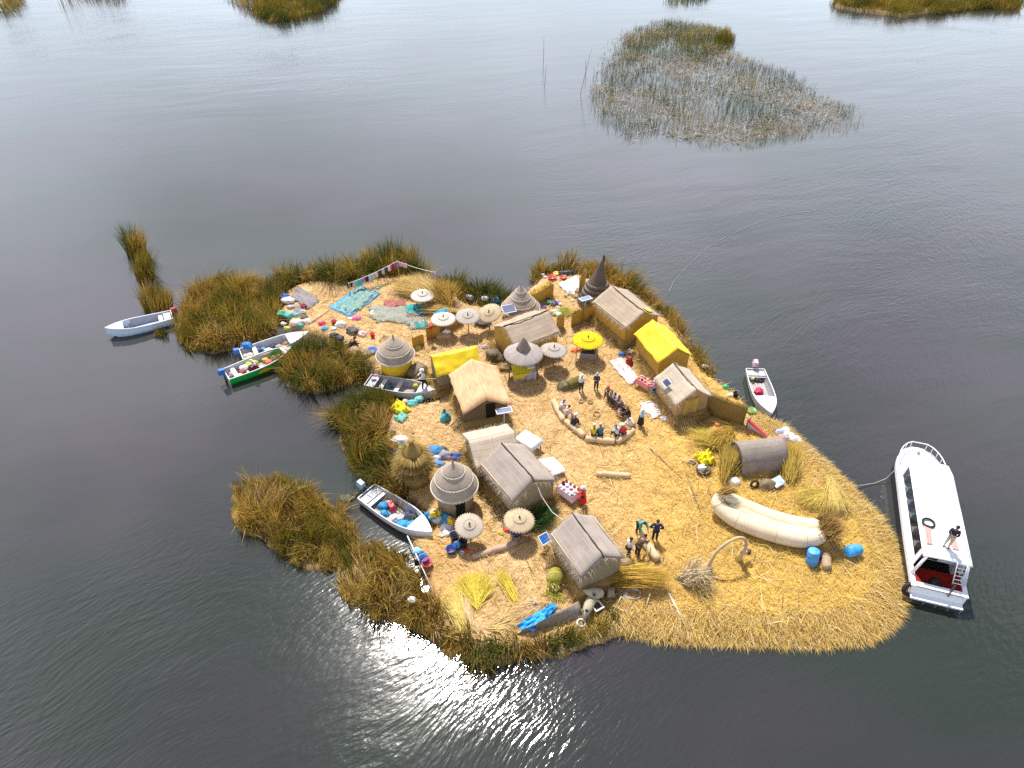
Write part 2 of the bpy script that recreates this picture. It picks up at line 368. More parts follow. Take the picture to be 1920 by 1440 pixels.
zd = -.35+(.8*rim(sd_w+.25, .5)*(1-soft)+.8*rim(sd_w+.25, 1.9)*soft)+.035*wob(GP, 2.1, 1.0)*np.clip(sd_deck, 0, 1)
zr = np.full(len(GP), -.35)
for pl in REED.values():
    s = sdf(GP, pl)+.25*wob(GP, 1.6, 2.0); zr = np.maximum(zr, -.35+.52*rim(s+.3, .6))
Z = np.maximum(zd, zr); keep = (Z > -.34).reshape(GX.shape)
idx = np.arange(len(GP)).reshape(GX.shape)
fq = []
for j in range(len(gy)-1):
    for i in range(len(gx)-1):
        if keep[j, i] or keep[j+1, i] or keep[j, i+1] or keep[j+1, i+1]: fq.append((idx[j, i], idx[j, i+1], idx[j+1, i+1], idx[j+1, i]))
def mixn(a, b, f): return a*(1-f[:, None])+b*f[:, None]
def deckcol(P):
    """straw colour by place: bleached north-west, golden middle, yellow fresh straw south-east"""
    n = len(P); tan = np.array([.615, .42, .23]); gold = np.array([.64, .405, .122]); yel = np.array([.67, .455, .10]); brn = np.array([.33, .185, .06])
    nw = np.clip((46-20*0-P[:, 0]*0+P[:, 1]*.12-P[:, 0]*.5-44.5)/4, 0, 1)
    c = mixn(np.repeat(gold[None], n, 0), tan, nw*.9)
    sw = np.clip((-P[:, 0]-.5)/3, 0, 1)*np.clip((30-P[:, 1])/4, 0, 1); c = mixn(c, np.array([.58, .37, .16]), sw)
    se = np.clip((P[:, 0]-7)/5, 0, 1)*np.clip((32-P[:, 1])/6, 0, 1); c = mixn(c, yel, se)
    w = np.clip(.5*wob(P, .8, 3.0)+.4*wob(P, 2.2, 5.0)-.15, 0, 1); c = mixn(c, brn, w*.72)
    return c
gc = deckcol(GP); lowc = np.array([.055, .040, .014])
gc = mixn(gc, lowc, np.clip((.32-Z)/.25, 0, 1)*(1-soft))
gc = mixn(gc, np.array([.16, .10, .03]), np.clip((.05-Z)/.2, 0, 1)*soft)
m, t, p = newmat('trodden_straw')
a = t.nodes.new('ShaderNodeAttribute'); a.attribute_name = 'col'; pos = t.nodes.new('ShaderNodeNewGeometry').outputs['Position']
f1 = noise_n(t, mapv(t, pos, (3, 22, 1), (0, 0, .5)), 1.0, 4, .7); f2 = noise_n(t, mapv(t, pos, (3, 22, 1), (0, 0, 1.9)), 1.0, 4, .7)
f3 = noise_n(t, mapv(t, pos, (3, 20, 1), (0, 0, -.5)), 1.0, 4, .7)
mxm = t.nodes.new('ShaderNodeMath'); mxm.operation = 'MAXIMUM'; lnk(t, f1, mxm.inputs[0]); lnk(t, f2, mxm.inputs[1])
mx2 = t.nodes.new('ShaderNodeMath'); mx2.operation = 'MAXIMUM'; lnk(t, mxm.outputs[0], mx2.inputs[0]); lnk(t, f3, mx2.inputs[1])
c = mixc(t, 1.0, a.outputs['Color'], ramp(t, mx2.outputs[0], [(.44, (.34, .27, .19)), (.50, (.86,)*3), (.66, (1.15, 1.15, 1.18))]), 'MULTIPLY')
bigp = noise_n(t, mapv(t, pos, (.45, .6, 1)), 1.0, 5, .62); midp = noise_n(t, pos, 1.9, 4, .6)
c = mixc(t, ramp(t, bigp, [(.51, (0, 0, 0)), (.68, (.58,)*3)]), c, (.36, .205, .062))
c = mixc(t, ramp(t, midp, [(.60, (0, 0, 0)), (.74, (.45,)*3)]), c, (.40, .25, .085))
c = mixc(t, ramp(t, midp, [(.26, (.5,)*3), (.40, (0, 0, 0))]), c, (.70, .55, .30))
lnk(t, c, p.inputs['Base Color']); p.inputs['Roughness'].default_value = .95; p.inputs['Specular IOR Level'].default_value = .1
bump(t, p, mx2.outputs[0], .8, .05)
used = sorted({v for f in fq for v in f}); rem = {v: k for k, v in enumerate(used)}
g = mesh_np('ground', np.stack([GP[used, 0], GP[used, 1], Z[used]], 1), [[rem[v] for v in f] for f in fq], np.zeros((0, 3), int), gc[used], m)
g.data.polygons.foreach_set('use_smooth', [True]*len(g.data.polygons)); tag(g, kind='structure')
def zat(P):
    i = np.clip(((P[:, 0]-X0)/ST), 0, len(gx)-1.001); j = np.clip(((P[:, 1]-Y0)/ST), 0, len(gy)-1.001)
    i0 = i.astype(int); j0 = j.astype(int); fi = i-i0; fj = j-j0; Zg = Z.reshape(GX.shape)
    return (Zg[j0, i0]*(1-fi)+Zg[j0, i0+1]*fi)*(1-fj)+(Zg[j0+1, i0]*(1-fi)+Zg[j0+1, i0+1]*fi)*fj

# loose straw lying over the deck, longer and shaggier along the thick south-east rim
STRAW = attrmat('straw_stalk', .8, .15)
def scatter(n, x0, x1, y0, y1): return np.stack([RNG.uniform(x0, x1, n), RNG.uniform(y0, y1, n)], 1)
P = scatter(190000, -16, 21, 17, 50); s = sdf(P, DECK); k = s > .05; P = P[k]; s = s[k]
den = .5+.5*np.clip((P[:, 0]-5)/6, 0, 1)*np.clip((32-P[:, 1])/6, 0, 1); k = RNG.random(len(P)) < den; P = P[k]; s = s[k]
n = len(P); th = RNG.uniform(0, 2*math.pi, n)+0.9*wob(P, .9, 7.0); lean = np.stack([np.cos(th), np.sin(th)], 1)*RNG.uniform(.93, .985, n)[:, None]
pal = np.array([[.65, .43, .14], [.69, .51, .23], [.58, .37, .10], [.62, .45, .08], [.20, .115, .035], [.38, .24, .08], [.72, .60, .36]])
cc = pal[RNG.choice(7, n, p=[.26, .20, .2, .12, .07, .08, .07])]*RNG.uniform(.8, 1.15, (n, 1)); cc = .55*cc+.45*deckcol(P)
ln = RNG.uniform(.25, .8, n)*np.where(s < 1.0, .8, 1); base = np.stack([P[:, 0], P[:, 1], zat(P)+.01], 1)
tag(blades('loose_straw', base, lean, ln, RNG.uniform(.012, .032, n), cc, STRAW, .02), 'loose golden straw strewn over the island deck', 'straw', kind='stuff')
P = scatter(8000, -16, 21, 17, 50); s = sdf(P, DECK); k = (s > .5) & (wob(P, .7, 12)+.5*RNG.random(len(P)) > .1); P = P[k]; n = len(P)
th = RNG.uniform(0, 2*math.pi, n); cc = np.array([[.20, .12, .035], [.64, .50, .13], [.70, .58, .33], [.34, .21, .07]])[RNG.integers(0, 4, n)]
tag(blades('long_straw', np.stack([P[:, 0], P[:, 1], zat(P)+.03], 1), np.stack([np.cos(th), np.sin(th)], 1)*RNG.uniform(.95, .99, n)[:, None], RNG.uniform(.6, 1.5, n), RNG.uniform(.02, .045, n), cc*RNG.uniform(.8, 1.15, (n, 1)), STRAW, .03), 'long loose reed stalks lying across the straw deck', 'straw', kind='stuff')
# shaggy fringe hanging over the rim towards the water
P = scatter(150000, 3, 21.5, 16.5, 34); s = sdf(P, DECK); e = .2
gxn = np.stack([sdf(P+np.array([e, 0]), DECK)-sdf(P-np.array([e, 0]), DECK), sdf(P+np.array([0, e]), DECK)-sdf(P-np.array([0, e]), DECK)], 1)/(2*e)
k = (s > -.12) & (s < 1.7) & ((P[:, 1] < 25.5) | (P[:, 0] > 15)) & (RNG.random(len(s)) < .55+.45*(s < .6)); P = P[k]; s = s[k]; gxn = gxn[k]; n = len(P)
th = np.arctan2(-gxn[:, 1], -gxn[:, 0])+RNG.normal(0, .75, n); lean = np.stack([np.cos(th), np.sin(th)], 1)*RNG.uniform(.78, .97, n)[:, None]
cc = pal[RNG.choice(7, n, p=[.24, .2, .2, .14, .07, .1, .05])]*RNG.uniform(.75, 1.15, (n, 1)); base = np.stack([P[:, 0], P[:, 1], np.maximum(zat(P), .02)-.02], 1)
tag(blades('straw_fringe', base, lean, RNG.uniform(.22, .68, n)*np.where(s < .15, .7, 1), RNG.uniform(.014, .036, n), cc, STRAW, .5), 'shaggy straw fringe hanging over the thick rim of the island', 'straw', kind='stuff')

# ------------------------------------------------------------------ reeds
REEDM = attrmat('reed_blade', .75, .35)
GREEN = np.array([.090, .100, .016]); OLIVE = np.array([.20, .155, .016]); GOLD = np.array([.43, .275, .050]); BROWN = np.array([.19, .115, .026]); PALE = np.array([.54, .40, .16])
def reeds(name, poly, dens, hmin, hmax, mixw, label, cat='reeds', kind='stuff', group=None, tuft=1.5, zb=.05, width=(.028, .055), splay=.34, seed=0, lay=.0, origin=None, edge=.25):
    rng = np.random.default_rng(500+seed); poly = np.asarray(poly); lo = poly.min(0)-.3; hi = poly.max(0)+.3; A = np.prod(hi-lo)
    P = rng.uniform(lo, hi, (int(A*dens), 2)); s = sdf(P, poly)+edge*wob(P, 1.9, 3+seed)
    k = s > 0; P = P[k]; s = s[k]; n = len(P)
    nt_ = max(3, int(A*tuft)); T = rng.uniform(lo, hi, (nt_, 2)); th_ = rng.uniform(.5, 1.3, nt_); tc_ = rng.random(nt_); tl = rng.normal(0, .26, (nt_, 2))
    d2 = ((P[:, None, :]-T[None])**2).sum(2) if n*nt_ < 6e6 else None
    if d2 is None:
        w = np.concatenate([((P[i:i+4000, None, :]-T[None])**2).sum(2).argmin(1) for i in range(0, n, 4000)])
    else: w = d2.argmin(1)
    off = P-T[w]; r = np.hypot(*off.T)+1e-6
    lean = off*splay+tl[w]+rng.normal(0, .20, (n, 2))+np.array([.05, -.05])
    if lay:                                             # flattened patches
        q = np.clip(wob(P, .55, 9+seed)*1.6-.1, 0, 1)*lay; a0 = 1.2+wob(P, .3, seed)*2
        lean = lean+np.stack([np.cos(a0), np.sin(a0)], 1)*q[:, None]
    if origin is not None: lean = lean*.5
    h = np.hypot(*lean.T); lean *= (np.minimum(h, .9)/np.maximum(h, 1e-6))[:, None]
    ln = rng.uniform(hmin, hmax, n)*1.18*th_[w]*np.clip(.74+s*.5, .74, 1)
    wts = np.asarray(mixw, float); f = np.clip(tc_[w]*.75+.25*rng.random(n)+.18*wob(P, .6, 4+seed), 0, .999)
    cs = np.cumsum(wts/wts.sum()); ci = np.searchsorted(cs, f); pal = np.stack([GREEN, OLIVE, GOLD, BROWN, PALE])
    cc = pal[np.minimum(ci, 4)]*rng.uniform(.7, 1.3, (n, 1))
    inside = (P[:, 0] > X0) & (P[:, 0] < X1) & (P[:, 1] > Y0) & (P[:, 1] < Y1)
    z = np.where(inside, np.maximum(zat(P), -.05), -.05) if zb is not None else np.zeros(n)-.05
    o = blades(name, np.stack([P[:, 0], P[:, 1], z], 1), lean, ln, rng.uniform(*width, n), cc, REEDM, .35, origin)
    return tag(o, label, cat, group, kind)
reeds('reed_bed', REED['west'], 150, .9, 1.7, (.24, .22, .34, .15, .05), 'broad golden and olive reed bed at the western tip of the island', seed=1, lay=.9)
reeds('reed_bed', REED['north'], 150, 1.2, 2.1, (.42, .26, .2, .1, .02), 'tall green reed belt behind the washing line', seed=2, lay=.3)
reeds('reed_bed', REED['gap'], 150, .9, 1.6, (.5, .25, .15, .1, 0), 'green reed belt behind the row of parasols', seed=3)
reeds('reed_bed', REED['east'], 140, .9, 1.6, (.16, .26, .36, .14, .08), 'golden reed belt along the north east shore behind the huts', seed=4, lay=.5)
reeds('reed_bed', REED['middle'], 150, 1.0, 1.7, (.34, .32, .16, .16, .02), 'dark olive reed bed between the green boat and the creek', seed=5, lay=.2)
reeds('reed_bed', REED['inner'], 150, 1.0, 1.75, (.48, .3, .12, .1, 0), 'dark green reed bed along the inner creek', seed=6)
reeds('reed_bed', REED['spit'], 150, .8, 1.4, (.16, .24, .36, .2, .04), 'golden brown reed bed on the spit across the creek', seed=7, lay=.9)
reeds('reed_bed', REED['shore'], 150, .8, 1.5, (.14, .2, .4, .14, .12), 'golden reed bed along the south west shore by the sun glint', seed=8, lay=.9)
reeds('reed_bed', REED['front'], 170, .7, 1.15, (.34, .34, .14, .18, 0), 'low brown reed fringe at the front shore below the blue tarp', seed=9, lay=.5)
def clump(px, py, rx, ry, h, mixw, label, seed=0, dens=220):
    c = at(px, py, 0); a = np.linspace(0, 2*math.pi, 14, endpoint=False); poly = np.stack([c.x+rx*np.cos(a), c.y+ry*np.sin(a)], 1)
    return reeds('reed_clump', poly, dens, h*.65, h, mixw, label, 'reeds', None, 'reed clumps standing in the lake', tuft=.7, zb=None, splay=.22, width=(.025, .05), seed=seed, origin=(c.x, c.y, 0), edge=.12)
clump(256, 474, .8, .75, 2.7, (.42, .38, .16, .04, 0), 'tall green reed clump farthest out in the western line of clumps', 11)
clump(272, 520, .78, .75, 2.4, (.3, .34, .26, .1, 0), 'olive reed clump second out in the western line of clumps', 12)
clump(297, 579, 1.1, .85, 2.1, (.34, .34, .22, .1, 0), 'green reed clump behind the blue and white boat at the western tip', 13)
clump(303, 628, .42, .35, .9, (.5, .35, .1, .05, 0), 'small dark reed clump beside the hull of the blue and white boat', 14)
clump(703, 1036, .75, .6, 1.2, (.3, .34, .24, .12, 0), 'small brown reed clump between the spit and the boat in the creek', 15)
clump(748, 1046, .45, .4, .7, (.3, .34, .24, .12, 0), 'little reed clump in the bright water beside the deck edge', 16)
clump(740, 950, .8, .5, .6, (.2, .3, .3, .2, 0), 'low brown reed tuft on the bank beside the grey boat in the creek', 17)
# far off stands in the lake
far = atn([(1120,165),(1135,112),(1180,60),(1230,38),(1330,45),(1362,70),(1378,100),(1430,120),(1500,150),(1520,170),(1600,200),(1600,238),(1540,245),(1490,262),(1400,278),(1300,272),(1230,250),(1180,262),(1140,235),(1105,195)], 0)
reeds('sparse_reeds', far, 15, .45, 1.05, (.5, .32, .06, .11, .01), 'sparse dark reeds standing in open water at upper right', tuft=.05, zb=None, width=(.022, .04), splay=.03, seed=21, edge=2.2)
P = RNG.uniform(far.min(0), far.max(0), (14000, 2)); s = sdf(P, far)+2.5*wob(P, .35, 5); P = P[(s > 1.0) & (wob(P, .25, 8)+.35*RNG.random(len(P)) > -.05)]; n = len(P); th = RNG.uniform(0, 6.28, n)
tag(blades('floating_litter', np.stack([P[:, 0], P[:, 1], np.full(n, .015)], 1), np.stack([np.cos(th), np.sin(th)], 1)*.97, RNG.uniform(.4, 1.3, n), RNG.uniform(.04, .11, n), np.array([.44, .375, .32])*RNG.uniform(.5, 1.2, (n, 1)), STRAW, .0), 'pale dead reed litter floating between the sparse reeds', 'reeds', kind='stuff')
thick = atn([(1165,125),(1180,62),(1245,42),(1345,52),(1370,88),(1340,112),(1300,120),(1260,75),(1225,90),(1200,112)], 0)
reeds('reed_bed', thick, 12, .7, 1.5, (.5, .36, .1, .04, 0), 'denser green reeds along the far edge of the sparse stand', tuft=.1, zb=None, width=(.03, .05), splay=.05, seed=22, edge=1.5)
clump(1358, 76, 1.7, 1.7, 2.0, (.1, .3, .55, .05, 0), 'round golden reed clump beside the sparse stand at upper right', 23, 70)
reeds('reed_bed', atn([(470,18),(500,0),(440,-30),(520,-70),(640,-60),(630,5),(600,25),(560,38),(510,42)], 0), 30, 1.3, 2.4, (.38, .42, .12, .08, 0), 'olive reed island cut by the top edge left of centre', tuft=.2, zb=None, width=(.05, .1), splay=.08, seed=24, edge=1.0)
reeds('sparse_reeds', atn([(425,5),(450,-25),(520,-30),(530,35),(490,38),(460,20)], 0), 7, 1.2, 2.2, (.4, .3, .2, .1, 0), 'thin reeds beside the olive reed island at the top edge', tuft=.1, zb=None, width=(.04, .08), splay=.05, seed=25, edge=1.0)
reeds('reed_bed', atn([(1562,12),(1575,-30),(1700,-70),(1900,-60),(1912,8),(1905,20),(1840,16),(1800,22),(1700,32),(1620,22)], 0), 30, 1.3, 2.4, (.28, .42, .18, .12, 0), 'golden reed island cut by the top right corner', tuft=.2, zb=None, width=(.05, .1), splay=.15, seed=26, edge=1.0)
reeds('sparse_reeds', atn([(0,26),(0,-10),(45,-10),(40,12),(18,28)], 0), 9, 1.2, 2.2, (.3, .4, .2, .1, 0), 'thin reeds at the top left corner of the lake', tuft=.1, zb=None, width=(.05, .09), splay=.05, seed=27, edge=.8)
reeds('sparse_reeds', atn([(110,8),(150,-20),(240,-20),(230,6),(160,4)], 0), 4, 1.2, 2.4, (.3, .2, .1, .4, 0), 'scattered dark reeds right of the top left corner', tuft=.1, zb=None, width=(.04, .08), splay=.05, seed=28, edge=1.0)
reeds('sparse_reeds', atn([(1245,6),(1270,-20),(1330,-20),(1320,5),(1280,8)], 0), 8, 1.2, 2.0, (.4, .4, .1, .1, 0), 'thin reeds at the top edge above the sparse stand', tuft=.1, zb=None, width=(.04, .08), splay=.05, seed=29, edge=1.0)
# floating mats under the far stands
MUD = netmat('reed_mat', [(.07, .05, .015), (.16, .11, .035), (.30, .20, .07)], 3.0)
for nm, pts in (('reed_island_base', [(1562,14),(1575,-30),(1700,-70),(1900,-60),(1912,10),(1840,14),(1800,20),(1700,34),(1620,24)]), ('reed_island_base', [(520,28),(520,-70),(640,-60),(628,5),(600,22),(560,34)])):
    q = atn(pts, 0); mb = MB(); k = len(q); c = q.mean(0)
    mb.add([(x, y, -.2) for x, y in q]+[(c[0]+(x-c[0])*.97, c[1]+(y-c[1])*.97, .35) for x, y in q], [(i, (i+1) % k, (i+1) % k+k, i+k) for i in range(k)]+[tuple(range(k, 2*k))])
    tag(mb.build(nm, MUD), kind='structure')

# ------------------------------------------------------------------ huts of sewn reed mats
GREYMAT = matroof('grey_reed_mats', (.305, .255, .222), (.25, .208, .178), (.44, .38, .335), stain=(.38, .325, .285), rh=.27, bw=.7)
BROWNMAT = matroof('brown_reed_mats', (.36, .285, .215), (.31, .24, .178), (.22, .165, .115), stain=(.42, .345, .27), bw=1.3)
PALEMAT = matroof('pale_reed_mats', (.43, .36, .285), (.37, .30, .235), (.27, .215, .155), stain=(.48, .41, .33), bw=1.1)
TANROOF = thatch('tan_matting', (.44, .19, .06), (.58, .38, .21), (.66, .49, .34), (1.0, 12, 2))
YELTARP = paint((.69, .50, .012), .5, .15, .35, 2.2, .05)
OCHRE = thatch('ochre_mat_wall', (.33, .185, .03), (.46, .28, .05), (.55, .36, .09), (18, 18, 1.2))
GREYWALL = thatch('grey_mat_wall', (.20, .15, .085), (.30, .235, .15), (.38, .31, .21), (18, 18, 1.2))
TANWALL = thatch('tan_mat_wall', (.30, .18, .075), (.42, .27, .13), (.52, .36, .19), (18, 18, 1.2))
DARKIN = paint((.02, .015, .01), .9, .2, .1)
WOOD = thatch('weathered_pole', (.13, .085, .05), (.22, .155, .10), (.32, .24, .17), (3, 3, 20))
BAMBOO = thatch('pale_cane', (.42, .30, .16), (.55, .42, .25), (.66, .54, .36), (3, 3, 10))
SEAM = paint((.06, .048, .04), .9, .2, .1); WHITEP = paint((.74, .73, .70), .5, .05)
STRAWB = thatch('bundled_straw', (.36, .21, .05), (.56, .37, .12), (.68, .50, .22), (2, 26, 26))
MOUND = thatch('straw_mound', (.16, .095, .03), (.32, .20, .065), (.46, .31, .11), (6, 14, 6))

def hut(label, ra, rb, hw, roofm, wallm, rh=2.6, eh=1.7, oh=.18, base=.45, hip=0.0, door=None, seam=True, sag=.09, stick=True, name='reed_hut', over=(0.08, 0.08), shift=0.0):
    """ra, rb: the ridge ends; hw: half width; local x runs along the ridge, -y and +y are the eaves"""
    A, B = at(*ra, DK+rh), at(*rb, DK+rh); c = (A+B)/2; d = B-A; Ln = math.hypot(d.x, d.y); yaw = math.atan2(d.y, d.x)
    c.z = DK; t = thing(name, label, 'hut', c, yaw); sd = random.random()*50; h2 = Ln/2
    # walls: a shell with two gables, standing on a bed of piled reeds
    w = hw-oh; mb = MB(); x0, x1 = -h2+over[0], h2-over[1]; zr = rh-.10; ze = eh-.06+oh*(rh-eh)/hw*.5; b = base
    vs = [(x0, -w, b), (x1, -w, b), (x1, w, b), (x0, w, b), (x0, -w, ze), (x1, -w, ze), (x1, w, ze), (x0, w, ze), (x0, 0, zr), (x1, 0, zr)]
    mb.add(vs, [(0, 1, 5, 4), (2, 3, 7, 6), (0, 4, 8, 7, 3), (1, 2, 6, 9, 5), (0, 3, 2, 1)])
    mb.build('wall', wallm, t)
    pb = MB()
    def plinth(u, v):
        th = u*2*math.pi; k = .95+.12*mnoise.noise(Vector((math.cos(th)*2, math.sin(th)*2, sd)))
        q = max(abs(math.cos(th)), abs(math.sin(th)))**.85; ex = (h2+.22+.35*v)*k; ey = (w+.18+.35*v)*k
        return (ex*math.cos(th)/q, ey*math.sin(th)/q, (base+.06)*(1-v)-.12*v)
    pb.grid(plinth, 40, 3); pb.add([plinth(i/40, 0) for i in range(40)], [tuple(range(40))]); pl = pb.build('reed_plinth', MOUND, t)
    n = 700; ua = RNG.random(n); va = RNG.random(n)*.9; b_ = np.array([plinth(a_, v_) for a_, v_ in zip(ua, va)]); th = np.arctan2(b_[:, 1], b_[:, 0])+RNG.normal(0, .5, n)
    fr = blades('loose_reeds', b_, np.stack([np.cos(th), np.sin(th)], 1)*RNG.uniform(.55, .93, n)[:, None], RNG.uniform(.2, .55, n), RNG.uniform(.02, .04, n), np.array([.34, .22, .07])*RNG.uniform(.35, 1.4, (n, 1)), STRAW, .8); fr.parent = pl
    # roof: two sagging, uneven slopes with real thickness; hip > 0 folds the front end down over the gable
    mb = MB()
    for sgn in (-1, 1):
        def fn(u, v, sgn=sgn):
            x = -h2-.06+(Ln+.12)*u; y = hw*v
            z = rh-(rh-eh)*v-sag*math.sin(math.pi*u)*(.4+.6*(1-v))-.06*math.sin(math.pi*v)*.6
            n = mnoise.noise(Vector((x*1.3+sd, y*1.6*sgn, sd)))*.08+(.02*mnoise.noise(Vector((x*5+sd, y*5*sgn, sd))) if name == 'reed_hut' else .09*abs(mnoise.noise(Vector((x*1.9+sd, y*2.6*sgn, sd)))))
            e = mnoise.noise(Vector((x*2.2, sd, sgn*3)))*.09*v
            if hip and u > .86:
                k = (u-.86)/.14; z -= hip*k*k*(1-v*.55); x -= .10*k
            return (x, sgn*(y+e), z+n)
        mb.grid(fn, 16, 8, True, (0, 0, -.055))
    rf = mb.build('roof', roofm, t)
    if name == 'reed_hut' and roofm is not TANROOF:
        n = int(90*Ln); ue = RNG.uniform(-.5, .5, n)*(Ln+.1); sg_ = RNG.choice([-1, 1], n); b_ = np.stack([ue, sg_*(hw-.03), np.full(n, eh-.02)], 1)
        n2 = int(60*hw); ve = RNG.uniform(-1, 1, n2)*hw; xe = RNG.choice([-1, 1], n2)*(h2+.03); b_ = np.concatenate([b_, np.stack([xe, ve, rh-(rh-eh)*np.abs(ve)/hw-.04-(hip if hip else 0)*.5*(xe > 0)], 1)])
        th = np.concatenate([np.where(sg_ > 0, math.pi/2, -math.pi/2), np.where(xe > 0, 0, math.pi)])+RNG.normal(0, .5, n+n2)
        side = np.concatenate([np.where(sg_ > 0, 0, 1), np.where(xe > 0, 2, 3)])
        for sd_i in range(4):
            q_ = side == sd_i; k_ = int(q_.sum())
            fr = blades('frayed_eave' if sd_i < 2 else 'frayed_verge', b_[q_], np.stack([np.cos(th[q_]), np.sin(th[q_])], 1)*.85, RNG.uniform(.08, .22, k_), RNG.uniform(.015, .03, k_), np.array([.36, .29, .20])*RNG.uniform(.5, 1.3, (k_, 1)), STRAW, 1.8); fr.parent = rf
    if seam:
        q = MB(); q.tube([(-h2-.07+(Ln+.12)*i/10, .012*math.sin(i*3), rh+.012-sag*math.sin(math.pi*i/10)*.4-(hip*.9 if hip and i == 10 else 0)) for i in range(11)], .026, 6); q.build('ridge_seam', SEAM, rf)
    if stick:
        q = MB()
        for sgn in ((-1, 1) if stick == 2 else (stick if stick in (-1,) else -1,)):
            q.tube([(-h2*.97, sgn*(hw*.93), eh+(rh-eh)*.07+.03), (h2*.97, sgn*(hw*.93), eh+(rh-eh)*.07+.03)], .028, 6)
        q.build('batten', BAMBOO, rf)
    if door:
        side, px, dw = door                      # side 'l' is the -y wall, 'f' the +x gable
        q = MB()
        if side == 'l': q.box((px, -w-.012, base+.62), (dw, .02, 1.2))
        elif side == 'r': q.box((px, w+.012, base+.62), (dw, .02, 1.2))
        else: q.box((h2-over[1]+.012, px, base+.62), (.02, dw, 1.2))
        q.build('door_opening', DARKIN, t)
    return t
hA = hut('brown mat roofed hut with ochre walls between the cone hut and the straw kiosk', (945,611), (1026,582), 1.63, BROWNMAT, OCHRE, stick=True)
hB = hut('hut under a yellow tarp beside the low round hut with yellow wall', (810,665), (891,648), 1.15, YELTARP, GREYWALL, rh=2.45, eh=1.55, seam=False, stick=False, sag=.1, name='tarp_hut')
hC = hut('hut with smooth tan matting roof and shade-toned open gable, in the middle of the island', (885,674), (913,744), 1.55, TANROOF, thatch('shade_toned_mat_wall', (.10, .07, .04), (.17, .12, .07), (.25, .18, .11), (18, 18, 1.2)), hip=.28, seam=False, stick=False, sag=.08, door=('f', .3, .6), over=(.08, .40))  # the gable's shade is put into the wall colour, a darker brown mat
hD = hut('low rounded pale mat hut joined behind the long grey hut', (880,825), (962,806), 1.5, PALEMAT, GREYWALL, rh=2.35, eh=1.5, seam=False, stick=False, sag=.02)
hE = hut('long grey mat hut beside the white table and bright mat', (941,831), (1003,899), 1.5, GREYMAT, GREYWALL, hip=.32, sag=.04)
hF = hut('grey mat hut nearest the front, beside four standing men', (1074,963), (1133,1042), 1.32, GREYMAT, GREYWALL, hip=.25, sag=.04, stick=2, door=('r', -.7, .5))
hG = hut('large brown mat hut with ochre walls and a dark doorway below the pointed tower', (1147,536), (1208,584), 1.62, BROWNMAT, OCHRE, door=('r', 1.1, .55), stick=True)
hH = hut('ochre hut under a bright yellow tarp on the east side', (1224,600), (1270,653), 1.28, YELTARP, OCHRE, seam=False, stick=False, sag=.03, name='tarp_hut')
hI = hut('small pale mat hut with a solar panel, next to the yellow tarp hut', (1264,681), (1306,729), 1.3, PALEMAT, TANWALL, rh=2.5, eh=1.6, stick=False)
# stained and patched details that belong to single huts
q = MB(); q.grid(lambda u, v: (1.15+.55*u+.1*math.sin(v*6), .45+.75*v, 2.6-.9*(.45+.75*v)/1.62+.045+.01*math.sin(u*9)), 6, 6, True, (0, 0, -.02))
q.build('yellow_patch', paint((.62, .44, .03), .7, .2), hG)
q = MB(); q.box((-.15, 1.05, 1.62+.28), (.7, .06, .05), 0); q.build('folded_cloth', paint((.12, .12, .14), .7), hA)

# barrel roofed shelter
p0, p1 = at(1381,851,DK+.9), at(1466,841,DK+.9); c = (p0+p1)/2; c.z = DK; d = p1-p0; Lb = math.hypot(d.x, d.y)
t = thing('barrel_shelter', 'low barrel roofed shelter of dark grey mats on the east side', 'hut', c, math.atan2(d.y, d.x))
mb = MB(); mb.grid(lambda u, v: ((u-.5)*Lb+.05*mnoise.noise(Vector((u*3, v*9, 1))), -math.cos(math.pi*v)*(1.0+.04*mnoise.noise(Vector((u*5, v*4, 3)))), .08+1.45*math.sin(math.pi*v)**.8+.04*mnoise.noise(Vector((u*6, v*5, 7)))), 14, 18, True, (0, 0, -.05))
mb.build('roof', matroof('dark_grey_mats', (.24, .20, .175), (.205, .17, .145), (.16, .13, .105), stain=(.32, .27, .23), streak=(3, 12, 3), bw=.5, rh=.28), t)
for sx in (-1, 1):
    mb = MB(); mb.add([(sx*(Lb/2-.12), 0, .05)]+[(sx*(Lb/2-.12), -math.cos(math.pi*i/14)*.95, .05+1.38*math.sin(math.pi*i/14)**.8) for i in range(15)], [(0, i+1, i+2) for i in range(14)]); mb.build('end_wall', GREYWALL, t)
mb = MB(); mb.blob((0, 0, -.1), (Lb/2+.35, 1.35, .45), .25, 5, 3); mb.build('straw_bank', MOUND, t)

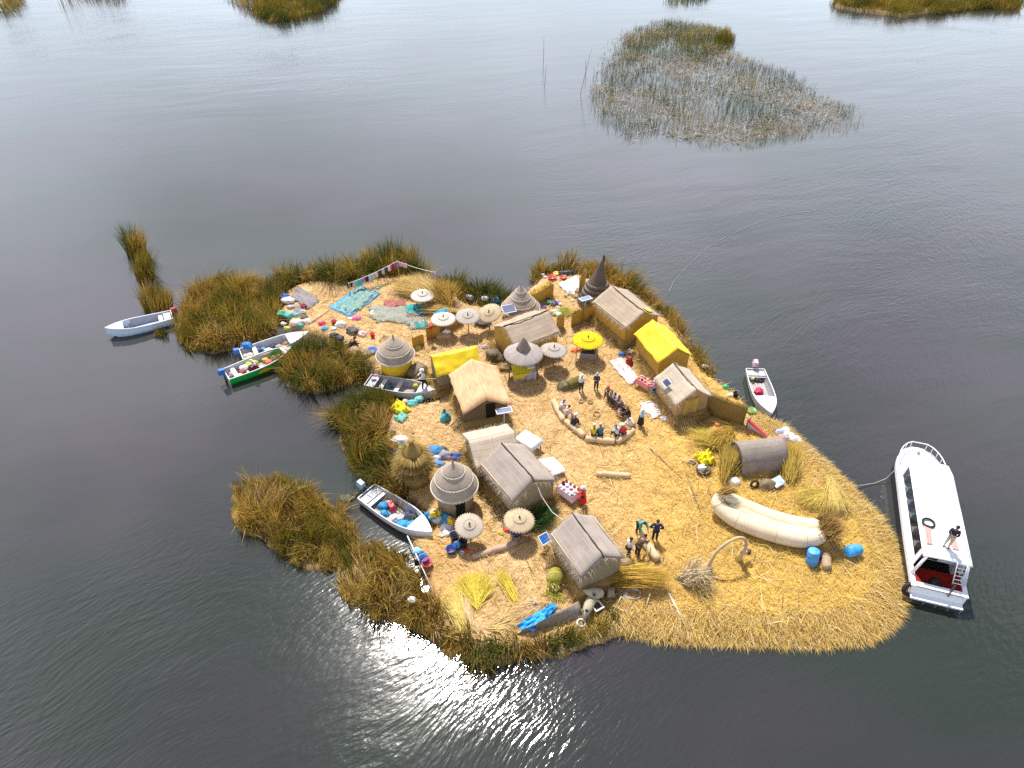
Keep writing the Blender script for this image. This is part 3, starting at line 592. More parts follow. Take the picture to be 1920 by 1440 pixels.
# round huts with tiered, scalloped thatch
TIER = radial('grey_thatch', (.24, .19, .145), (.34, .275, .215), (.42, .355, .285), 70)
TIERP = paint((.56, .48, .39), .9, .15, .1)
YELW = paint((.72, .47, .03), .85, .15, .1, 3)
def scallop(n, a): return lambda k, th: 1+a*abs(math.sin(n*th/2))
def tier_hut(label, top, rim, rpx, wall, wallm, tiers=3, cone=.0, wr=.78, name='round_hut'):
    rimz = wall; B = at(*rim, DK+rimz); r = rpx*mpp(rim[1])/2
    # height from the seen top
    lo, hi = .3, 5
    for _ in range(30):
        m_ = (lo+hi)/2; lo, hi = (m_, hi) if at(*top, DK+rimz+m_).y > B.y else (lo, m_)
    hh = lo; B.z = DK; t = thing(name, label, 'hut', B)
    n = 72
    dome = cone < .2
    def prof_at(s):                                 # radius and height along the roof, s from rim to top
        if dome: return r*(1-s**1.35)+.02, wall+hh*s
        return r*((1-s)**1.12)+.03, wall+hh*s
    for i in range(tiers):                          # each tier a skirt overlapping the one below
        s0, s1 = (0, .34, .66, 1)[i:i+2] if tiers == 3 else (i/tiers, (i+1)/tiers)
        ro, z0 = prof_at(s0); mb = MB(); prof = [(ro*1.0+.05*(1 if i else 0), z0-.07)]
        for k in range(9):
            q_, z_ = prof_at(s0+(s1-s0)*k/8); prof.append((q_+.05*(1-k/8)*(1 if i else .3), z_+.035*(1-k/8)*(1 if i else 0)))
        if i == tiers-1: prof += [(.02, wall+hh+.04), (.0, wall+hh+.08)]
        mb.lathe([(ro*.90, z0-.08)]+prof, n, scal=lambda k, th: 1+.012*mnoise.noise(Vector((math.cos(th)*5, math.sin(th)*5, i*3+k)))); tb = mb.build('roof_tier', TIER, t)
        mb = MB(); nb = 2*max(12, int(2*math.pi*ro/.17)); e = ro+.055*(1 if i else .5); vs = []
        for k in range(nb):                             # one zigzag band of pale straw points
            a = 2*math.pi*k/nb; c_, s_ = math.cos(a), math.sin(a); dn = .12 if k % 2 else .015
            vs += [(c_*(e-.02), s_*(e-.02), z0+.035), (c_*(e+.03), s_*(e+.03), z0+.005), (c_*(e+.035), s_*(e+.035), z0-dn)]
        mb.add(vs, [(k*3+j, ((k+1) % nb)*3+j, ((k+1) % nb)*3+j+1, k*3+j+1) for k in range(nb) for j in (0, 1)])
        mb.build('scalloped_fringe', TIERP, tb)
    mb = MB(); mb.lathe([(.045, wall+hh), (.07, wall+hh+.08), (.03, wall+hh+.20), (0, wall+hh+.22)], 10); mb.build('finial', TIER, t)
    mb = MB(); mb.lathe([(r*wr*1.0, -.15), (r*wr, wall*.5), (r*wr*.97, wall+.05)], 40); mb.build('wall', wallm, t)
    if wallm is not YELW: mb = MB(); mb.box((r*wr*.35, -r*wr*.93, wall*.42), (.5, .06, wall*.8), math.asin(.35)*.9); mb.build('door_opening', DARKIN, t)
    return t
tier_hut('low round hut with domed grey tiered thatch and bright yellow wall', (741,632), (741,664), 66, 1.25, YELW, 3, -.25, .84)
tier_hut('round hut with pointed cone of tiered grey thatch beside the tilted solar panel', (977,534), (976,575), 67, .75, OCHRE, 4, .28, .82)
tier_hut('tall round hut with domed grey tiers by the blue sacks near the creek', (853,868), (852,909), 80, 1.55, GREYWALL, 3, -.2, .80)
# slender tower like a witch's hat
tp = at(1116,566,DK); lo, hi = 1, 9
for _ in range(30):
    m_ = (lo+hi)/2; lo, hi = (m_, hi) if at(1129,478,DK+m_).y > tp.y+.25 else (lo, m_)
TH = lo
t = thing('lookout_tower', 'tall dark pointed thatch tower shaped like a witch hat at the back', 'tower', tp)
def hatx(z): return .35*(z/TH)**2
mb = MB()
segs = [(0, 1.22), (.1, 1.20), (.2, 1.10), (.3, .98), (.4, .80), (.5, .62), (.6, .45), (.7, .32), (.8, .2), (.9, .12), (.955, .085)]
mb.tube([(hatx(TH*a), 0, TH*a) for a, r_ in segs], [r_ for a, r_ in segs], 28)
mb.build('thatch_cone', thatch('dark_thatch', (.055, .042, .034), (.11, .085, .07), (.19, .15, .125), (12, 12, 2)), t)
for k, a in enumerate((.1, .2, .28, .36, .44)):
    r_ = np.interp(a, [s_[0] for s_ in segs], [s_[1] for s_ in segs]); mb = MB()
    mb.lathe([(r_*.95, -.12), (r_*1.14, -.15), (r_*1.08, -.02), (r_*.98, .05)], 96, c=(hatx(TH*a), 0, TH*a), scal=lambda k, th: 1+(.08*abs(math.sin(12*th)) if k < 2 else 0))
    mb.build('thatch_band', thatch('dark_thatch_band', (.10, .08, .065), (.18, .145, .12), (.27, .225, .19), (12, 12, 2)), t)
mb = MB(); mb.blob((hatx(TH), 0, TH*.955), (.10, .10, .32), .2, 3, 2, False); mb.build('knob', paint((.05, .04, .04), .9), t)
# shaggy straw cone hut
c = at(780,900,DK); t = thing('straw_cone_hut', 'shaggy golden straw cone hut between the reeds and the blue bags', 'hut', c)
mb = MB(); mb.lathe([(.76, -.1), (.74, .5), (.72, 1.1)], 30); mb.build('wall', thatch('straw_wall', (.18, .11, .03), (.28, .18, .055), (.38, .26, .095), (16, 16, 1)), t)
mb = MB(); mb.lathe([(.90, .95), (.88, 1.2), (.76, 1.55), (.58, 2.0), (.38, 2.45), (.17, 2.85), (.10, 3.0), (.20, 3.15), (.05, 3.17)], 40, scal=lambda k, th: 1+.05*mnoise.noise(Vector((math.cos(th)*4, math.sin(th)*4, k))))
mb.build('roof', radial('straw_roof', (.14, .09, .025), (.26, .17, .05), (.36, .25, .09), 60), t)
for zz_, rr_ in ((1.12, .93), (1.6, .76), (2.1, .56)):
    n = 900; th = RNG.uniform(0, 2*math.pi, n); b_ = np.stack([rr_*np.cos(th)*.93, rr_*np.sin(th)*.93, np.full(n, zz_+.12)], 1)
    cc = np.array([.36, .24, .075])*RNG.uniform(.5, 1.35, (n, 1))
    o = blades('straw_skirt', b_, np.stack([np.cos(th), np.sin(th)], 1)*.8, RNG.uniform(.12, .28, n), RNG.uniform(.02, .04, n), cc, STRAW, 2.2); o.parent = t

# ------------------------------------------------------------------ straw parasols
PARA = radial('parasol_straw', (.30, .24, .18), (.42, .35, .275), (.50, .44, .36), 60)
PARA2 = radial('warm_parasol_straw', (.30, .22, .14), (.44, .34, .22), (.54, .44, .31), 52); PARA3 = radial('grey_parasol_straw', (.27, .235, .20), (.37, .325, .285), (.45, .40, .355), 66)
PARAW = radial('pale_parasol_straw', (.40, .35, .30), (.50, .46, .41), (.58, .54, .50), 60)
YPAR = radial('yellow_parasol_straw', (.38, .29, .008), (.54, .43, .012), (.62, .52, .03), 60)
def parasol(label, px, py, wpx, h, m_, tilt=0, tdir=0, pole=True, group='round straw parasols', rise=.20, teeth=30):
    c = at(px, py, DK+h); r = wpx*mpp(py-18)/2*1.0; c.z = DK; t = thing('straw_parasol', label, 'parasol', c, 0, group)
    M = Matrix.Translation((0, 0, h)) @ Matrix.Rotation(tilt, 4, Vector((math.cos(tdir), math.sin(tdir), 0)))
    def put(mb): mb.v = [tuple(M @ Vector(v)) for v in mb.v]; return mb
    mb = MB(); n = teeth*6
    prof = [(.02, -.03), (r*.9, -rise-.02), (r, -rise-.015), (r, -rise+.01), (r*.86, -rise*.78), (r*.6, -rise*.45), (r*.42, -rise*.2), (r*.40, -rise*.14), (r*.22, -.0), (.03, .06)]
    mb.lathe(prof, n, scal=lambda k, th: 1+(.10*abs(math.cos(teeth*th/2))-.06 if k in (1, 2, 3) else .010*math.cos(30*th)))
    put(mb).build('canopy', m_, t)
    mb = MB(); mb.lathe([(r*.40, -rise*.14+.004), (r*.435, -rise*.2+.02), (r*.40, -rise*.14+.03), (r*.37, -rise*.10)], 64); put(mb).build('ring', PARA if m_ is PARAW else m_, t)
    mb = MB(); mb.lathe([(.05, .04), (.055, .12), (.03, .2), (.0, .22)], 10); put(mb).build('finial', paint((.14, .15, .11), .9), t)
    if pole:
        mb = MB(); mb.tube([(0, 0, -.1), M @ Vector((0, 0, -.02))], .035, 8); mb.build('pole', WOOD, t)
    return t
parasol('pale straw parasol alone on the straw slope below the end of the washing line', 792,550, 41, 1.2, PARAW)
parasol('whitest of the straw parasols, at the left end of the row, blue cloth behind', 831,594, 43, 1.5, PARAW)
parasol('cream straw parasol standing in the middle of the row of three', 877,590, 42, 1.6, PARA3, .12, 0, rise=.15, teeth=26)
parasol('tilted straw parasol at the right end of the row of three, beside the cone hut', 917,584, 42, 1.6, PARA2, .35, -.7, teeth=34)
parasol('cream straw parasol between the grey straw kiosk and the yellow parasol', 1039,651, 46, 1.65, PARA3, .08, 2.0, rise=.24, teeth=24)
parasol('straw parasol near the creek, beside the black buckets and sacks', 880,983, 50, 1.4, PARA, .2, .5, rise=.17, teeth=36)
parasol('straw parasol at the front gable of the long grey hut', 974,971, 54, 1.5, PARA2, .06, 1.0, rise=.22, teeth=32)
# yellow four-legged parasol over a grey box
t = parasol('yellow straw canopy on thin legs over a grey planter box', 1103,633, 53, 1.7, YPAR, pole=False, group=None, rise=.22, teeth=30)
t.name = 'yellow_canopy'; r = .9
for k in range(4):
    a = .5+k*math.pi/2; mb = MB(); mb.tube([(r*math.cos(a), r*math.sin(a), -.1), (r*.96*math.cos(a), r*.96*math.sin(a), 1.58)], .025, 6); mb.build('leg', WOOD, t)
c = at(1103,668,DK); t = thing('planter_box', 'grey open box with dark soil under the yellow canopy', 'box', c, -.15)
mb = MB()
for (x, y, sx, sy) in ((0, -.42, 1.15, .09), (0, .42, 1.15, .09), (-.53, 0, .09, .75), (.53, 0, .09, .75)): mb.box((x, y, .24), (sx, sy, .5))
mb.build('side', paint((.27, .24, .25), .8, .15), t)
mb = MB(); mb.grid(lambda u, v: ((u-.5)*1.0, (v-.5)*.78, .34+.06*mnoise.noise(Vector((u*4, v*4, 2)))), 10, 8); mb.build('soil', paint((.05, .032, .015), .95, .4, .1, 9), t)
c = at(1076,660,DK); mb = MB(); mb.blob((0, 0, 0), (.24, .14, .14), .4, 8); mb.blob((.35, .12, .05), (.25, .14, .12), .4, 9); solo(mb, 'cloth_bundle', paint((.72, .10, .02), .7), 'orange cloth bundle beside the grey planter box', 'cloth', c)
# grey straw kiosk with a draped table
c = at(981,702,DK); t = thing('straw_kiosk', 'kiosk with wide grey straw hat roof on four poles over a draped table', 'kiosk', c)
mb = MB(); r = 1.32
mb.lathe([(.3, 2.05), (r*.95, 1.72), (r, 1.72), (r*.97, 1.80), (r*.7, 1.98), (r*.42, 2.16), (.3, 2.2)], 96, scal=lambda k, th: 1+(.035*mnoise.noise(Vector((math.cos(th)*9, math.sin(th)*9, k)))+.02*math.cos(40*th) if k in (1, 2, 3) else .012*math.cos(34*th)))
mb.build('roof_brim', radial('kiosk_straw', (.23, .19, .17), (.33, .285, .265), (.44, .39, .365), 60), t)
mb = MB(); mb.lathe([(.50, 2.14), (.40, 2.4), (.25, 2.75), (.08, 3.05), (0, 3.1)], 40); mb.build('roof_cap', radial('kiosk_cap', (.13, .105, .09), (.20, .165, .145), (.29, .24, .22), 40), t)
for x, y in ((-.95, -.6), (.95, -.45), (-.8, .7), (.85, .75)):
    mb = MB(); mb.tube([(x, y, -.1), (x*.95, y*.95, 1.85)], .04, 8); mb.build('pole', WOOD, t)
t = thing('draped_table', 'table under a yellow and grey cloth inside the straw kiosk', 'table', c+Vector((.02, -.35, 0)), .16)
mb = MB(); mb.box((0, .1, .72), (1.5, .9, .05)); mb.build('tabletop', WOOD, t)
def drape(u, v):
    x = (u-.5)*1.56; s_ = v*1.6
    y, z = (.55-s_, .765) if s_ < 1.0 else (-.47-.06*math.sin(u*22), .765-(s_-1.0))
    return (x, y, z+.012*math.sin(u*15))
mb = MB(); mb.grid(drape, 24, 16, True, (0, -.012, .012)); mb.build('grey_cloth', paint((.40, .37, .41), .8, .12), t)
mb = MB(); mb.add([(-.79, -.49, .795), (.5, -.49, .795), (.79, .45, .80), (-.79, .55, .80)], [(0, 1, 2, 3)]); mb.add([(-.79, -.56, .785), (.35, -.57, .785), (-.2, -.57, .45), (-.79, -.57, .38)], [(0, 3, 2, 1)]); mb.build('yellow_cloth', paint((.70, .55, .01), .6, .12), t)
mb = MB(); mb.box((.5, .1, .85), (.55, .4, .12)); solo(mb, 'folded_cloth', paint((.66, .64, .70), .8), 'pale folded cloth lying on the kiosk table', 'cloth', c+Vector((.02, -.35, 0)), .16)

# ------------------------------------------------------------------ reed screens, ladders, panels, poles
def screen(label, a, b, h, m_=None, th=.09, shag=True, lean=.0, name='reed_screen'):
    A, B = at(*a), at(*b); d = B-A; Ln = math.hypot(d.x, d.y); c = (A+B)/2; sd = random.random()*9
    t = thing(name, label, 'fence', c, math.atan2(d.y, d.x)); mb = MB()
    mb.grid(lambda u, v: ((u-.5)*Ln, lean*v*h+.06*math.sin(u*5+sd), -.1+(h+.1)*v*(1+.06*mnoise.noise(Vector((u*7, sd, 0)))*v)), 14, 4, True, (.0, th, 0))
    mb.build('mat_panel', m_ or OCHRE, t)
    if shag:
        n = int(140*Ln); u = RNG.uniform(-.5, .5, n); b_ = np.stack([u*Ln, lean*h+RNG.uniform(0, th, n), np.full(n, h-.12)], 1)
        cc = np.array([.44, .29, .09])*RNG.uniform(.5, 1.4, (n, 1)); o = blades('frayed_top', b_, RNG.normal(0, .25, (n, 2)), RNG.uniform(.15, .4, n), RNG.uniform(.02, .04, n), cc, STRAW, .3); o.parent = t
    return t
BROWNSCR = thatch('brown_screen', (.13, .08, .02), (.22, .14, .04), (.34, .22, .07), (18, 18, 1.2))
screen('brown reed screen standing in front of the small dark stack beside the low round hut', (774,652), (796,647), .9, OCHRE, shag=False)
screen('ochre reed screen below the whitest parasol', (801,638), (826,630), 1.0, OCHRE)
screen('ochre reed screen behind the parasols, running to the back', (826,630), (868,605), .8, OCHRE)
screen('thick straw screen behind the cone hut by the back water', (1000,575), (1038,556), 1.1, OCHRE, .5)
screen('small leaning ochre screen at the right end of the brown mat hut', (1046,622), (1057,612), 1.2, OCHRE)
screen('ochre screen left of the large brown mat hut', (1073,615), (1092,603), 1.25, OCHRE)
screen('ochre screen joining the solar panel pole to the large brown mat hut', (1092,603), (1117,597), 1.2, OCHRE)
screen('tall narrow screen at the foot of the pointed tower', (1085,560), (1096,538), 1.6, OCHRE)
screen('long dark brown reed screen east of the small pale hut', (1306,768), (1391,800), 1.5, BROWNSCR, .25)
screen('golden straw screen against the front gable of the small pale hut', (1278,790), (1303,782), 1.7, thatch('gold_screen', (.30, .18, .03), (.46, .30, .07), (.58, .40, .12), (18, 18, 1.2)), .3)
q0, q1, q2, q3 = at(1004,1173,DK+.45), at(1084,1129,DK+.55), at(1094,1160,DK+.05), at(958,1197,DK-.15); oq = (q0+q2)/2; yq = math.atan2((q1-q0).y, (q1-q0).x); Mq = Matrix.Rotation(-yq, 3, 'Z')
mb = MB(); mb.grid(lambda u, v: Mq @ (q0.lerp(q1, u).lerp(q3.lerp(q2, u), v)-oq+Vector((0, 0, .28*math.sin(math.pi*min(v+.15, 1))*(.6+.4*math.sin(math.pi*u))+.03*mnoise.noise(Vector((u*6, v*6, 2)))))), 16, 12, True, (0, 0, -.05))
solo(mb, 'reed_mat', matroof('old_mat', (.25, .205, .165), (.21, .17, .135), (.155, .12, .09), stain=(.32, .27, .21), bw=.32, rh=.2), 'weathered grey mat curving down to the water below the blue tarp at the front', 'mat', oq, yq)
def ladder(label, a, b, za, zb, w=.5, n=5, m_=WOOD):
    A = at(*a, DK+za); B = at(*b, DK+zb); t = thing('ladder', label, 'ladder', A); d = B-A
    s_ = Vector((-d.y, d.x, 0)).normalized()*w/2
    for k in (-1, 1):
        mb = MB(); mb.tube([s_*k, s_*k+d], .035, 6); mb.build('rail', m_, t)
    for k in range(n):
        mb = MB(); q = d*((k+.5)/n); mb.tube([q-s_, q+s_], .028, 6); mb.build('rung', m_, t)
    return t
ladder('wooden ladder lying at the doorway of the large brown mat hut', (1139,648), (1162,629), .08, .5)
ladder('short wooden ladder leaning at the left side of the tan roofed hut', (848,804), (866,782), .05, .75)
ladder('wooden steps at the left side of the hut nearest the front', (1022,1058), (1040,1046), .05, .6, .6, 4)
ladder('low steps by the front corner of the long grey hut', (922,968), (948,948), .05, .6, .5, 4)
PANEL = paint((.035, .05, .12), .18, .15, .5, 3); FRAME = paint((.62, .63, .66), .35, .05)
PANELG = paint((.16, .18, .27), .15, .12, .5, 3)
def solar(label, px, py, z, w, d, tilt, yaw, pm=PANEL, pole=True, nx=4, ny=6):
    c = at(px, py, DK+z); base = c.copy(); base.z = DK; t = thing('solar_panel', label, 'solar panel', base, yaw)
    M = Matrix.Translation((0, 0, z)) @ Matrix.Rotation(tilt, 4, 'X')
    def put(mb): mb.v = [tuple(M @ Vector(v)) for v in mb.v]; return mb
    mb = MB(); mb.box((0, 0, .0), (w, d, .03)); put(mb).build('panel_glass', pm, t)
    mb = MB()
    for (x, y, sx, sy) in ((0, -d/2, w+.05, .05), (0, d/2, w+.05, .05), (-w/2, 0, .05, d-.05), (w/2, 0, .05, d-.05)): mb.box((x, y, .006), (sx, sy, .05))
    put(mb).build('frame', FRAME, t)
    if pole:
        mb = MB(); mb.tube([(0, 0, -.1), (0, 0, z-.02)], .03, 8); mb.build('pole', FRAME, t)
    return t
solar('solar panel on a pole leaning beside the pointed cone hut', 954,579, 1.3, .95, .7, .35, .35, PANELG)
solar('solar panel on a pole at the corner of the large brown mat hut', 1098,560, 1.7, .85, .55, -.15, .45, PANELG)
solar('solar panel at the front corner of the tan roofed hut', 945,770, 1.6, .95, .5, -.1, .25, PANELG)
solar('blue solar panel tilted at the back corner of the hut nearest the front', 1021,1010, .7, .55, .5, .5, .6, paint((.03, .12, .42), .2, .1))
# the one lying on the small pale hut's roof
c = at(1250,719,DK+1.62+.42); t = thing('solar_panel', 'small solar panel lying on the pale mat roof', 'solar panel', c+Vector((0, 0, .06)), hI.rotation_euler.z)
mb = MB(); mb.box((0, 0, 0), (.5, .4, .03), 0, 0, .6); mb.build('panel_glass', PANEL, t)
mb = MB()
for y in (-.21, .21): mb.box((0, y*math.cos(.6), y*math.sin(.6)), (.56, .04, .05), 0, 0, .6)
mb.build('frame', FRAME, t)
def pole(label, a, b, za=.06, zb=.06, r=.04, m_=WOOD, name='pole', cat='pole'):
    A, B = at(*a, DK+za), at(*b, DK+zb); mb = MB(); d = B-A
    mb.tube([(0, 0, 0), d*.5+Vector((0, 0, -.0)), d], [r, r*.9, r*.6], 7); return solo(mb, name, m_, label, cat, A)
pole('dark pole lying on the straw, farther one of two near the logs circle', (1219,840), (1280,898))
pole('dark pole lying on the straw, nearer one of two, pointing at the swan boat', (1287,888), (1316,968))
pole('cane pole leaning on the stern of the big reed boat, left one', (1549,1008), (1589,1062), .5, .05, .03)
pole('cane pole leaning on the stern of the big reed boat, crossing beside the stump', (1553,1003), (1590,1054), .55, .05, .025)
pole('thin cane pole reaching from the reed boat to the right blue barrel', (1560,1003), (1602,1040), .55, .05, .025)
pole('white pole lying on the straw in front of the swan figure', (1254,1112), (1281,1165), .05, .05, .05, WHITEP)
pole('short white stake beside the front straw rim', (1219,1112), (1211,1140), .3, .02, .04, BAMBOO)
pole('short cane near the heap of wire by the front hut', (1165,1118), (1154,1142), .2, .05, .03, BAMBOO)
pole('white pole on the ground by the straw screen', (1303,782), (1316,796), .05, .05, .04, WHITEP)
pole('white guard pole along the deck edge beside the creek boat', (764,1005), (812,1108), .12, .12, .035, WHITEP)
pole('thick pole lying beside the blue tarp with net', (585,603), (625,575), .08, .08, .06, BAMBOO)
# marker poles in the open water
def stake(label, a, b, h, r=.03):
    A = at(*a, 0); lo_, hi_ = .5, 14
    for _ in range(30):
        m_ = (lo_+hi_)/2; lo_, hi_ = (m_, hi_) if at(*b, m_).y > A.y+.6 else (lo_, m_)
    B = at(*b, lo_); d = B-A; mb = MB(); mb.tube([(0, 0, -.6), d*.5, d], [r, r*.9, r*.5], 6); return solo(mb, 'stake', paint((.06, .05, .045), .9), label, 'stake', A)
stake('thin crooked stake standing in the far water, taller of the pair', (1019,124), (1020,66), 5)
stake('thin stake with a white tip standing in the far water, nearer of the pair', (1021,164), (1024,124), 3)
stake('leaning dark stake at the left edge of the sparse reeds, the long one', (1087,178), (1109,92), 5)
stake('short dark stake at the left edge of the sparse reeds', (1099,148), (1098,112), 3)

# ------------------------------------------------------------------ boats
def boat(label, s_px, b_px, beam, hullc, inc, deckc, deck=.78, motor=None, benches=(.2, .5), depth=.55, rise=.28, z0=0.0, slats=True, stripe=None, rail=None, sternbox=False, motor_up=False):
    A = at(*s_px, z0+depth); B = at(*b_px, z0+depth+rise); d = B-A; Ln = math.hypot(d.x, d.y)
    t = thing('motor_boat', label, 'boat', (A.x, A.y, z0), math.atan2(d.y, d.x), 'small boats moored round the island')
    hb = lambda s: beam/2*(.86+.14*min(s/.35, 1)) if s < .5 else beam/2*max(1-((s-.5)/.5)**2.3, .015)
    zs = lambda s: depth+rise*s**2.2
    zk = lambda s: -.22+(max(s-.7, 0)/.3)**2*(depth*.85)
    S = [i/22 for i in range(23)]; th = .045
    def sec(s, inner):
        b = hb(s); top = zs(s); k = zk(s)
        if inner:
            b = max(b-th, .004); k = min(max(k+.06, .06), top-.02); return [(-b, top-.001), (-b*.95, (top+k)/2), (-b*.8, k+.02), (0, k), (b*.8, k+.02), (b*.95, (top+k)/2), (b, top-.001)]
        return [(-b, top), (-b*.95, (top+k)*.5), (-b*.72, k+.09), (0, k), (b*.72, k+.09), (b*.95, (top+k)*.5), (b, top)]
    mb = MB(); vs = []; fs = []
    for s in S: vs += [(s*Ln, y, z) for y, z in sec(s, False)]
    for s in S: vs += [(min(s*Ln+th, Ln-.02) if s < .5 else s*Ln-.02*s, y, z) for y, z in sec(s, True)]
    n = 7; o = len(S)*n
    for i in range(len(S)-1):
        for j in range(n-1):
            fs.append((i*n+j, i*n+j+1, (i+1)*n+j+1, (i+1)*n+j)); fs.append((o+i*n+j, o+(i+1)*n+j, o+(i+1)*n+j+1, o+i*n+j+1))
        fs.append((i*n, (i+1)*n, o+(i+1)*n, o+i*n)); fs.append((i*n+6, o+i*n+6, o+(i+1)*n+6, (i+1)*n+6))
    for j in range(n-1): fs.append((j, o+j, o+j+1, j+1))
    mb.add(vs[:o]+vs[o:], fs); mb.build('hull', hullc, t)
    mb = MB()                                                # inner lining, a skin of its own colour
    vs = []
    for s in S[:20]: vs += [(s*Ln+th+.012, y*.985, z+.012-(.014 if j in (0, 6) else 0)) for j, (y, z) in enumerate(sec(s, True))]
    mb.add(vs, [(i*n+j, (i+1)*n+j, (i+1)*n+j+1, i*n+j+1) for i in range(19) for j in range(n-1)]); mb.build('lining', inc, t)
    rl = MB()
    pts = [(s*Ln, -hb(s)+.01, zs(s)+.02) for s in S]+[(s*Ln, hb(s)-.01, zs(s)+.02) for s in reversed(S)]
    rl.tube(pts+[pts[0]], .035, 6, False); rl.build('gunwale', rail or deckc, t)
    mb = MB()
    mb.grid(lambda u, v: ((deck+(.995-deck)*u)*Ln, (v*2-1)*hb(deck+(.995-deck)*u)*.98, zs(deck+(.995-deck)*u)+.015+.06*(1-(v*2-1)**2)*(1-u)), 10, 8, True, (0, 0, -.03)); mb.build('foredeck', deckc, t)
    for s in benches:
        b = MB(); b.box((s*Ln, 0, zs(s)*.72), (.28, hb(s)*1.84, .045)); b.build('bench', deckc, t)
    if sternbox:
        b = MB(); b.box((.05*Ln+.12, 0, depth*.86), (.11*Ln, hb(.06)*1.86, .05)); b.build('stern_deck', paint((.42, .42, .45), .6, .18), t)
    if slats:
        b = MB()
        for k in range(6): b.box((.48*Ln, (k-2.5)*beam*.105, .115), (.56*Ln, beam*.075, .03))
        b.build('floorboards', paint((.45, .40, .37), .8, .2), t)
    if stripe:
        b = MB()
        for k in range(2):
            b.grid(lambda u, v, k=k: ((.40+k*.05+.16*u+.04*v)*Ln, -(hb(.40+k*.05+.16*u+.04*v)*(.955+.05*(v*.5+.25+.1*k))+.012), depth*(.38+.4*v*(1-u*.75)+.1*k)), 8, 3)
        b.build('painted_flash', stripe, t)
    if motor:
        b = MB(); cz = depth+.35; up = .5 if motor_up else 0
        b.tube([(-.12, 0, cz-.2), (-.14-up*.5, 0, depth*.3+up*.2), (-.16-up*.9, 0, -.35+up*.6)], [.09, .06, .05], 8); mo = b.build('outboard_motor', paint((.05, .05, .06), .4), t)
        b = MB(); b.box((-.24-up*.3, 0, cz), (.46, .34, .36), 0, .15, 0, .8); b.build('cowl', motor, mo)
        b = MB(); b.tube([(0, 0, cz-.02), (.35, .06, cz+.02)], .022, 6); b.build('tiller', paint((.05, .05, .06), .4), mo)
    t['ln'] = Ln
    return t
WHT = paint((.74, .75, .78), .4, .06, .4); HULLW = paint((.62, .65, .70), .4, .08, .4); ING = paint((.34, .36, .42), .7, .12); GRN = paint((.01, .36, .05), .35, .1, .4)
BLU = paint((.03, .13, .42), .35, .1, .4); INL = paint((.42, .42, .46), .7, .12); INW = paint((.30, .285, .30), .7, .2)
b1 = boat('white boat with a blue painted side, moored alone at the western reed tip', (322,590), (197,615), 1.45, paint((.56, .66, .78), .4, .1), ING, WHT, .74, paint((.30, .05, .05), .4), (.18,), slats=False, sternbox=True)
b2 = boat('white boat heaped with household goods, lying behind the green boat', (452,664), (578,622), 1.55, HULLW, INL, WHT, .68, BLU, (.2,))
b3 = boat('bright green boat full of colourful bundles with a blue outboard motor', (424,702), (547,650), 1.6, GRN, INL, WHT, .84, BLU, (.12,), stripe=paint((.75, .33, .01), .4, .1))
b4 = boat('shabby grey boat in the narrow creek with a white dressed person on its bow', (690,712), (816,731), 1.4, paint((.40, .41, .44), .6, .2), INW, paint((.55, .53, .52), .6, .12), .76, None, (.22, .45), z0=.02, sternbox=True)
b5 = boat('white boat in the inlet carrying blue tarps and a red canister', (687,921), (810,997), 1.55, paint((.66, .66, .69), .4, .08), INW, WHT, .74, paint((.26, .38, .52), .4), (.15,), motor_up=True, sternbox=True)
b6 = boat('pale grey boat with a red bag inside, moored on the east shore', (1416,692), (1447,775), 1.45, paint((.42, .43, .47), .5, .1), INW, paint((.66, .63, .66), .5, .08), .62, paint((.62, .40, .50), .5), (.12,), sternbox=True)
# blue side panel of the western boat
# tour boat
A = at(1748,1131,0); Bw = at(1721,836,1.3); d = Bw-A; TL = math.hypot(d.x, d.y)
tb = thing('tour_boat', 'large white tour boat with long flat roof and dark windows, moored on the right', 'tour boat', A, math.atan2(d.y, d.x))
TW = paint((.78, .79, .80), .3, .04, .5); RED = paint((.42, .03, .02), .5, .15); HB = 1.27
hb = lambda s: HB*(.97+.03*min(s/.3, 1)) if s < .80 else HB*max(1-((s-.80)/.20)**2.3, .0001)**.5
zs = lambda s: .95+.45*max(s-.3, 0)**1.5
S = [i/30 for i in range(31)]; mb = MB(); vs = []
for s in S:
    b, top, k = hb(s), zs(s), -.3+max(s-.75, 0)/.25*.9*max(s-.75, 0)/.25
    vs += [(s*TL, -b, top), (s*TL, -b*.98, (top+k)*.55), (s*TL, -b*.8, k), (s*TL, b*.8, k), (s*TL, b*.98, (top+k)*.55), (s*TL, b, top)]
fs = [(i*6+j, i*6+j+1, (i+1)*6+j+1, (i+1)*6+j) for i in range(30) for j in range(5)]+[(0, 5, 4, 3, 2, 1)]
mb.add(vs, fs); mb.build('hull', TW, tb)
for sg in (-1, 1):
    mb = MB(); mb.grid(lambda u, v, sg=sg: ((.02+.96*u)*TL, sg*(hb(.02+.96*u)*(.985+.006*v)+.008), -.05+.68*v*(zs(.02+.96*u)/.95)), 26, 3, True); mb.build('dark_hull_band', paint((.012, .013, .016), .35, .2, .4), tb)
mb = MB()                                  # side decks and foredeck at gunwale height, stern well left open
s0 = .195
mb.grid(lambda u, v: ((s0+(.995-s0)*u)*TL, (v*2-1)*hb(s0+(.995-s0)*u), zs(s0+(.995-s0)*u)-.02), 26, 8, True, (0, 0, -.04)); mb.build('deck', TW, tb)
mb = MB(); mb.box((.10*TL, 0, .12), (.19*TL, HB*1.9, .06)); mb.build('well_floor', RED, tb)
mb = MB()
for sg in (-1, 1): mb.box((.10*TL, sg*(HB-.09), .55), (.19*TL, .05, .8))
mb.box((.012*TL, 0, .5), (.05, HB*1.8, .7)); mb.build('well_lining', RED, tb)
mb = MB()
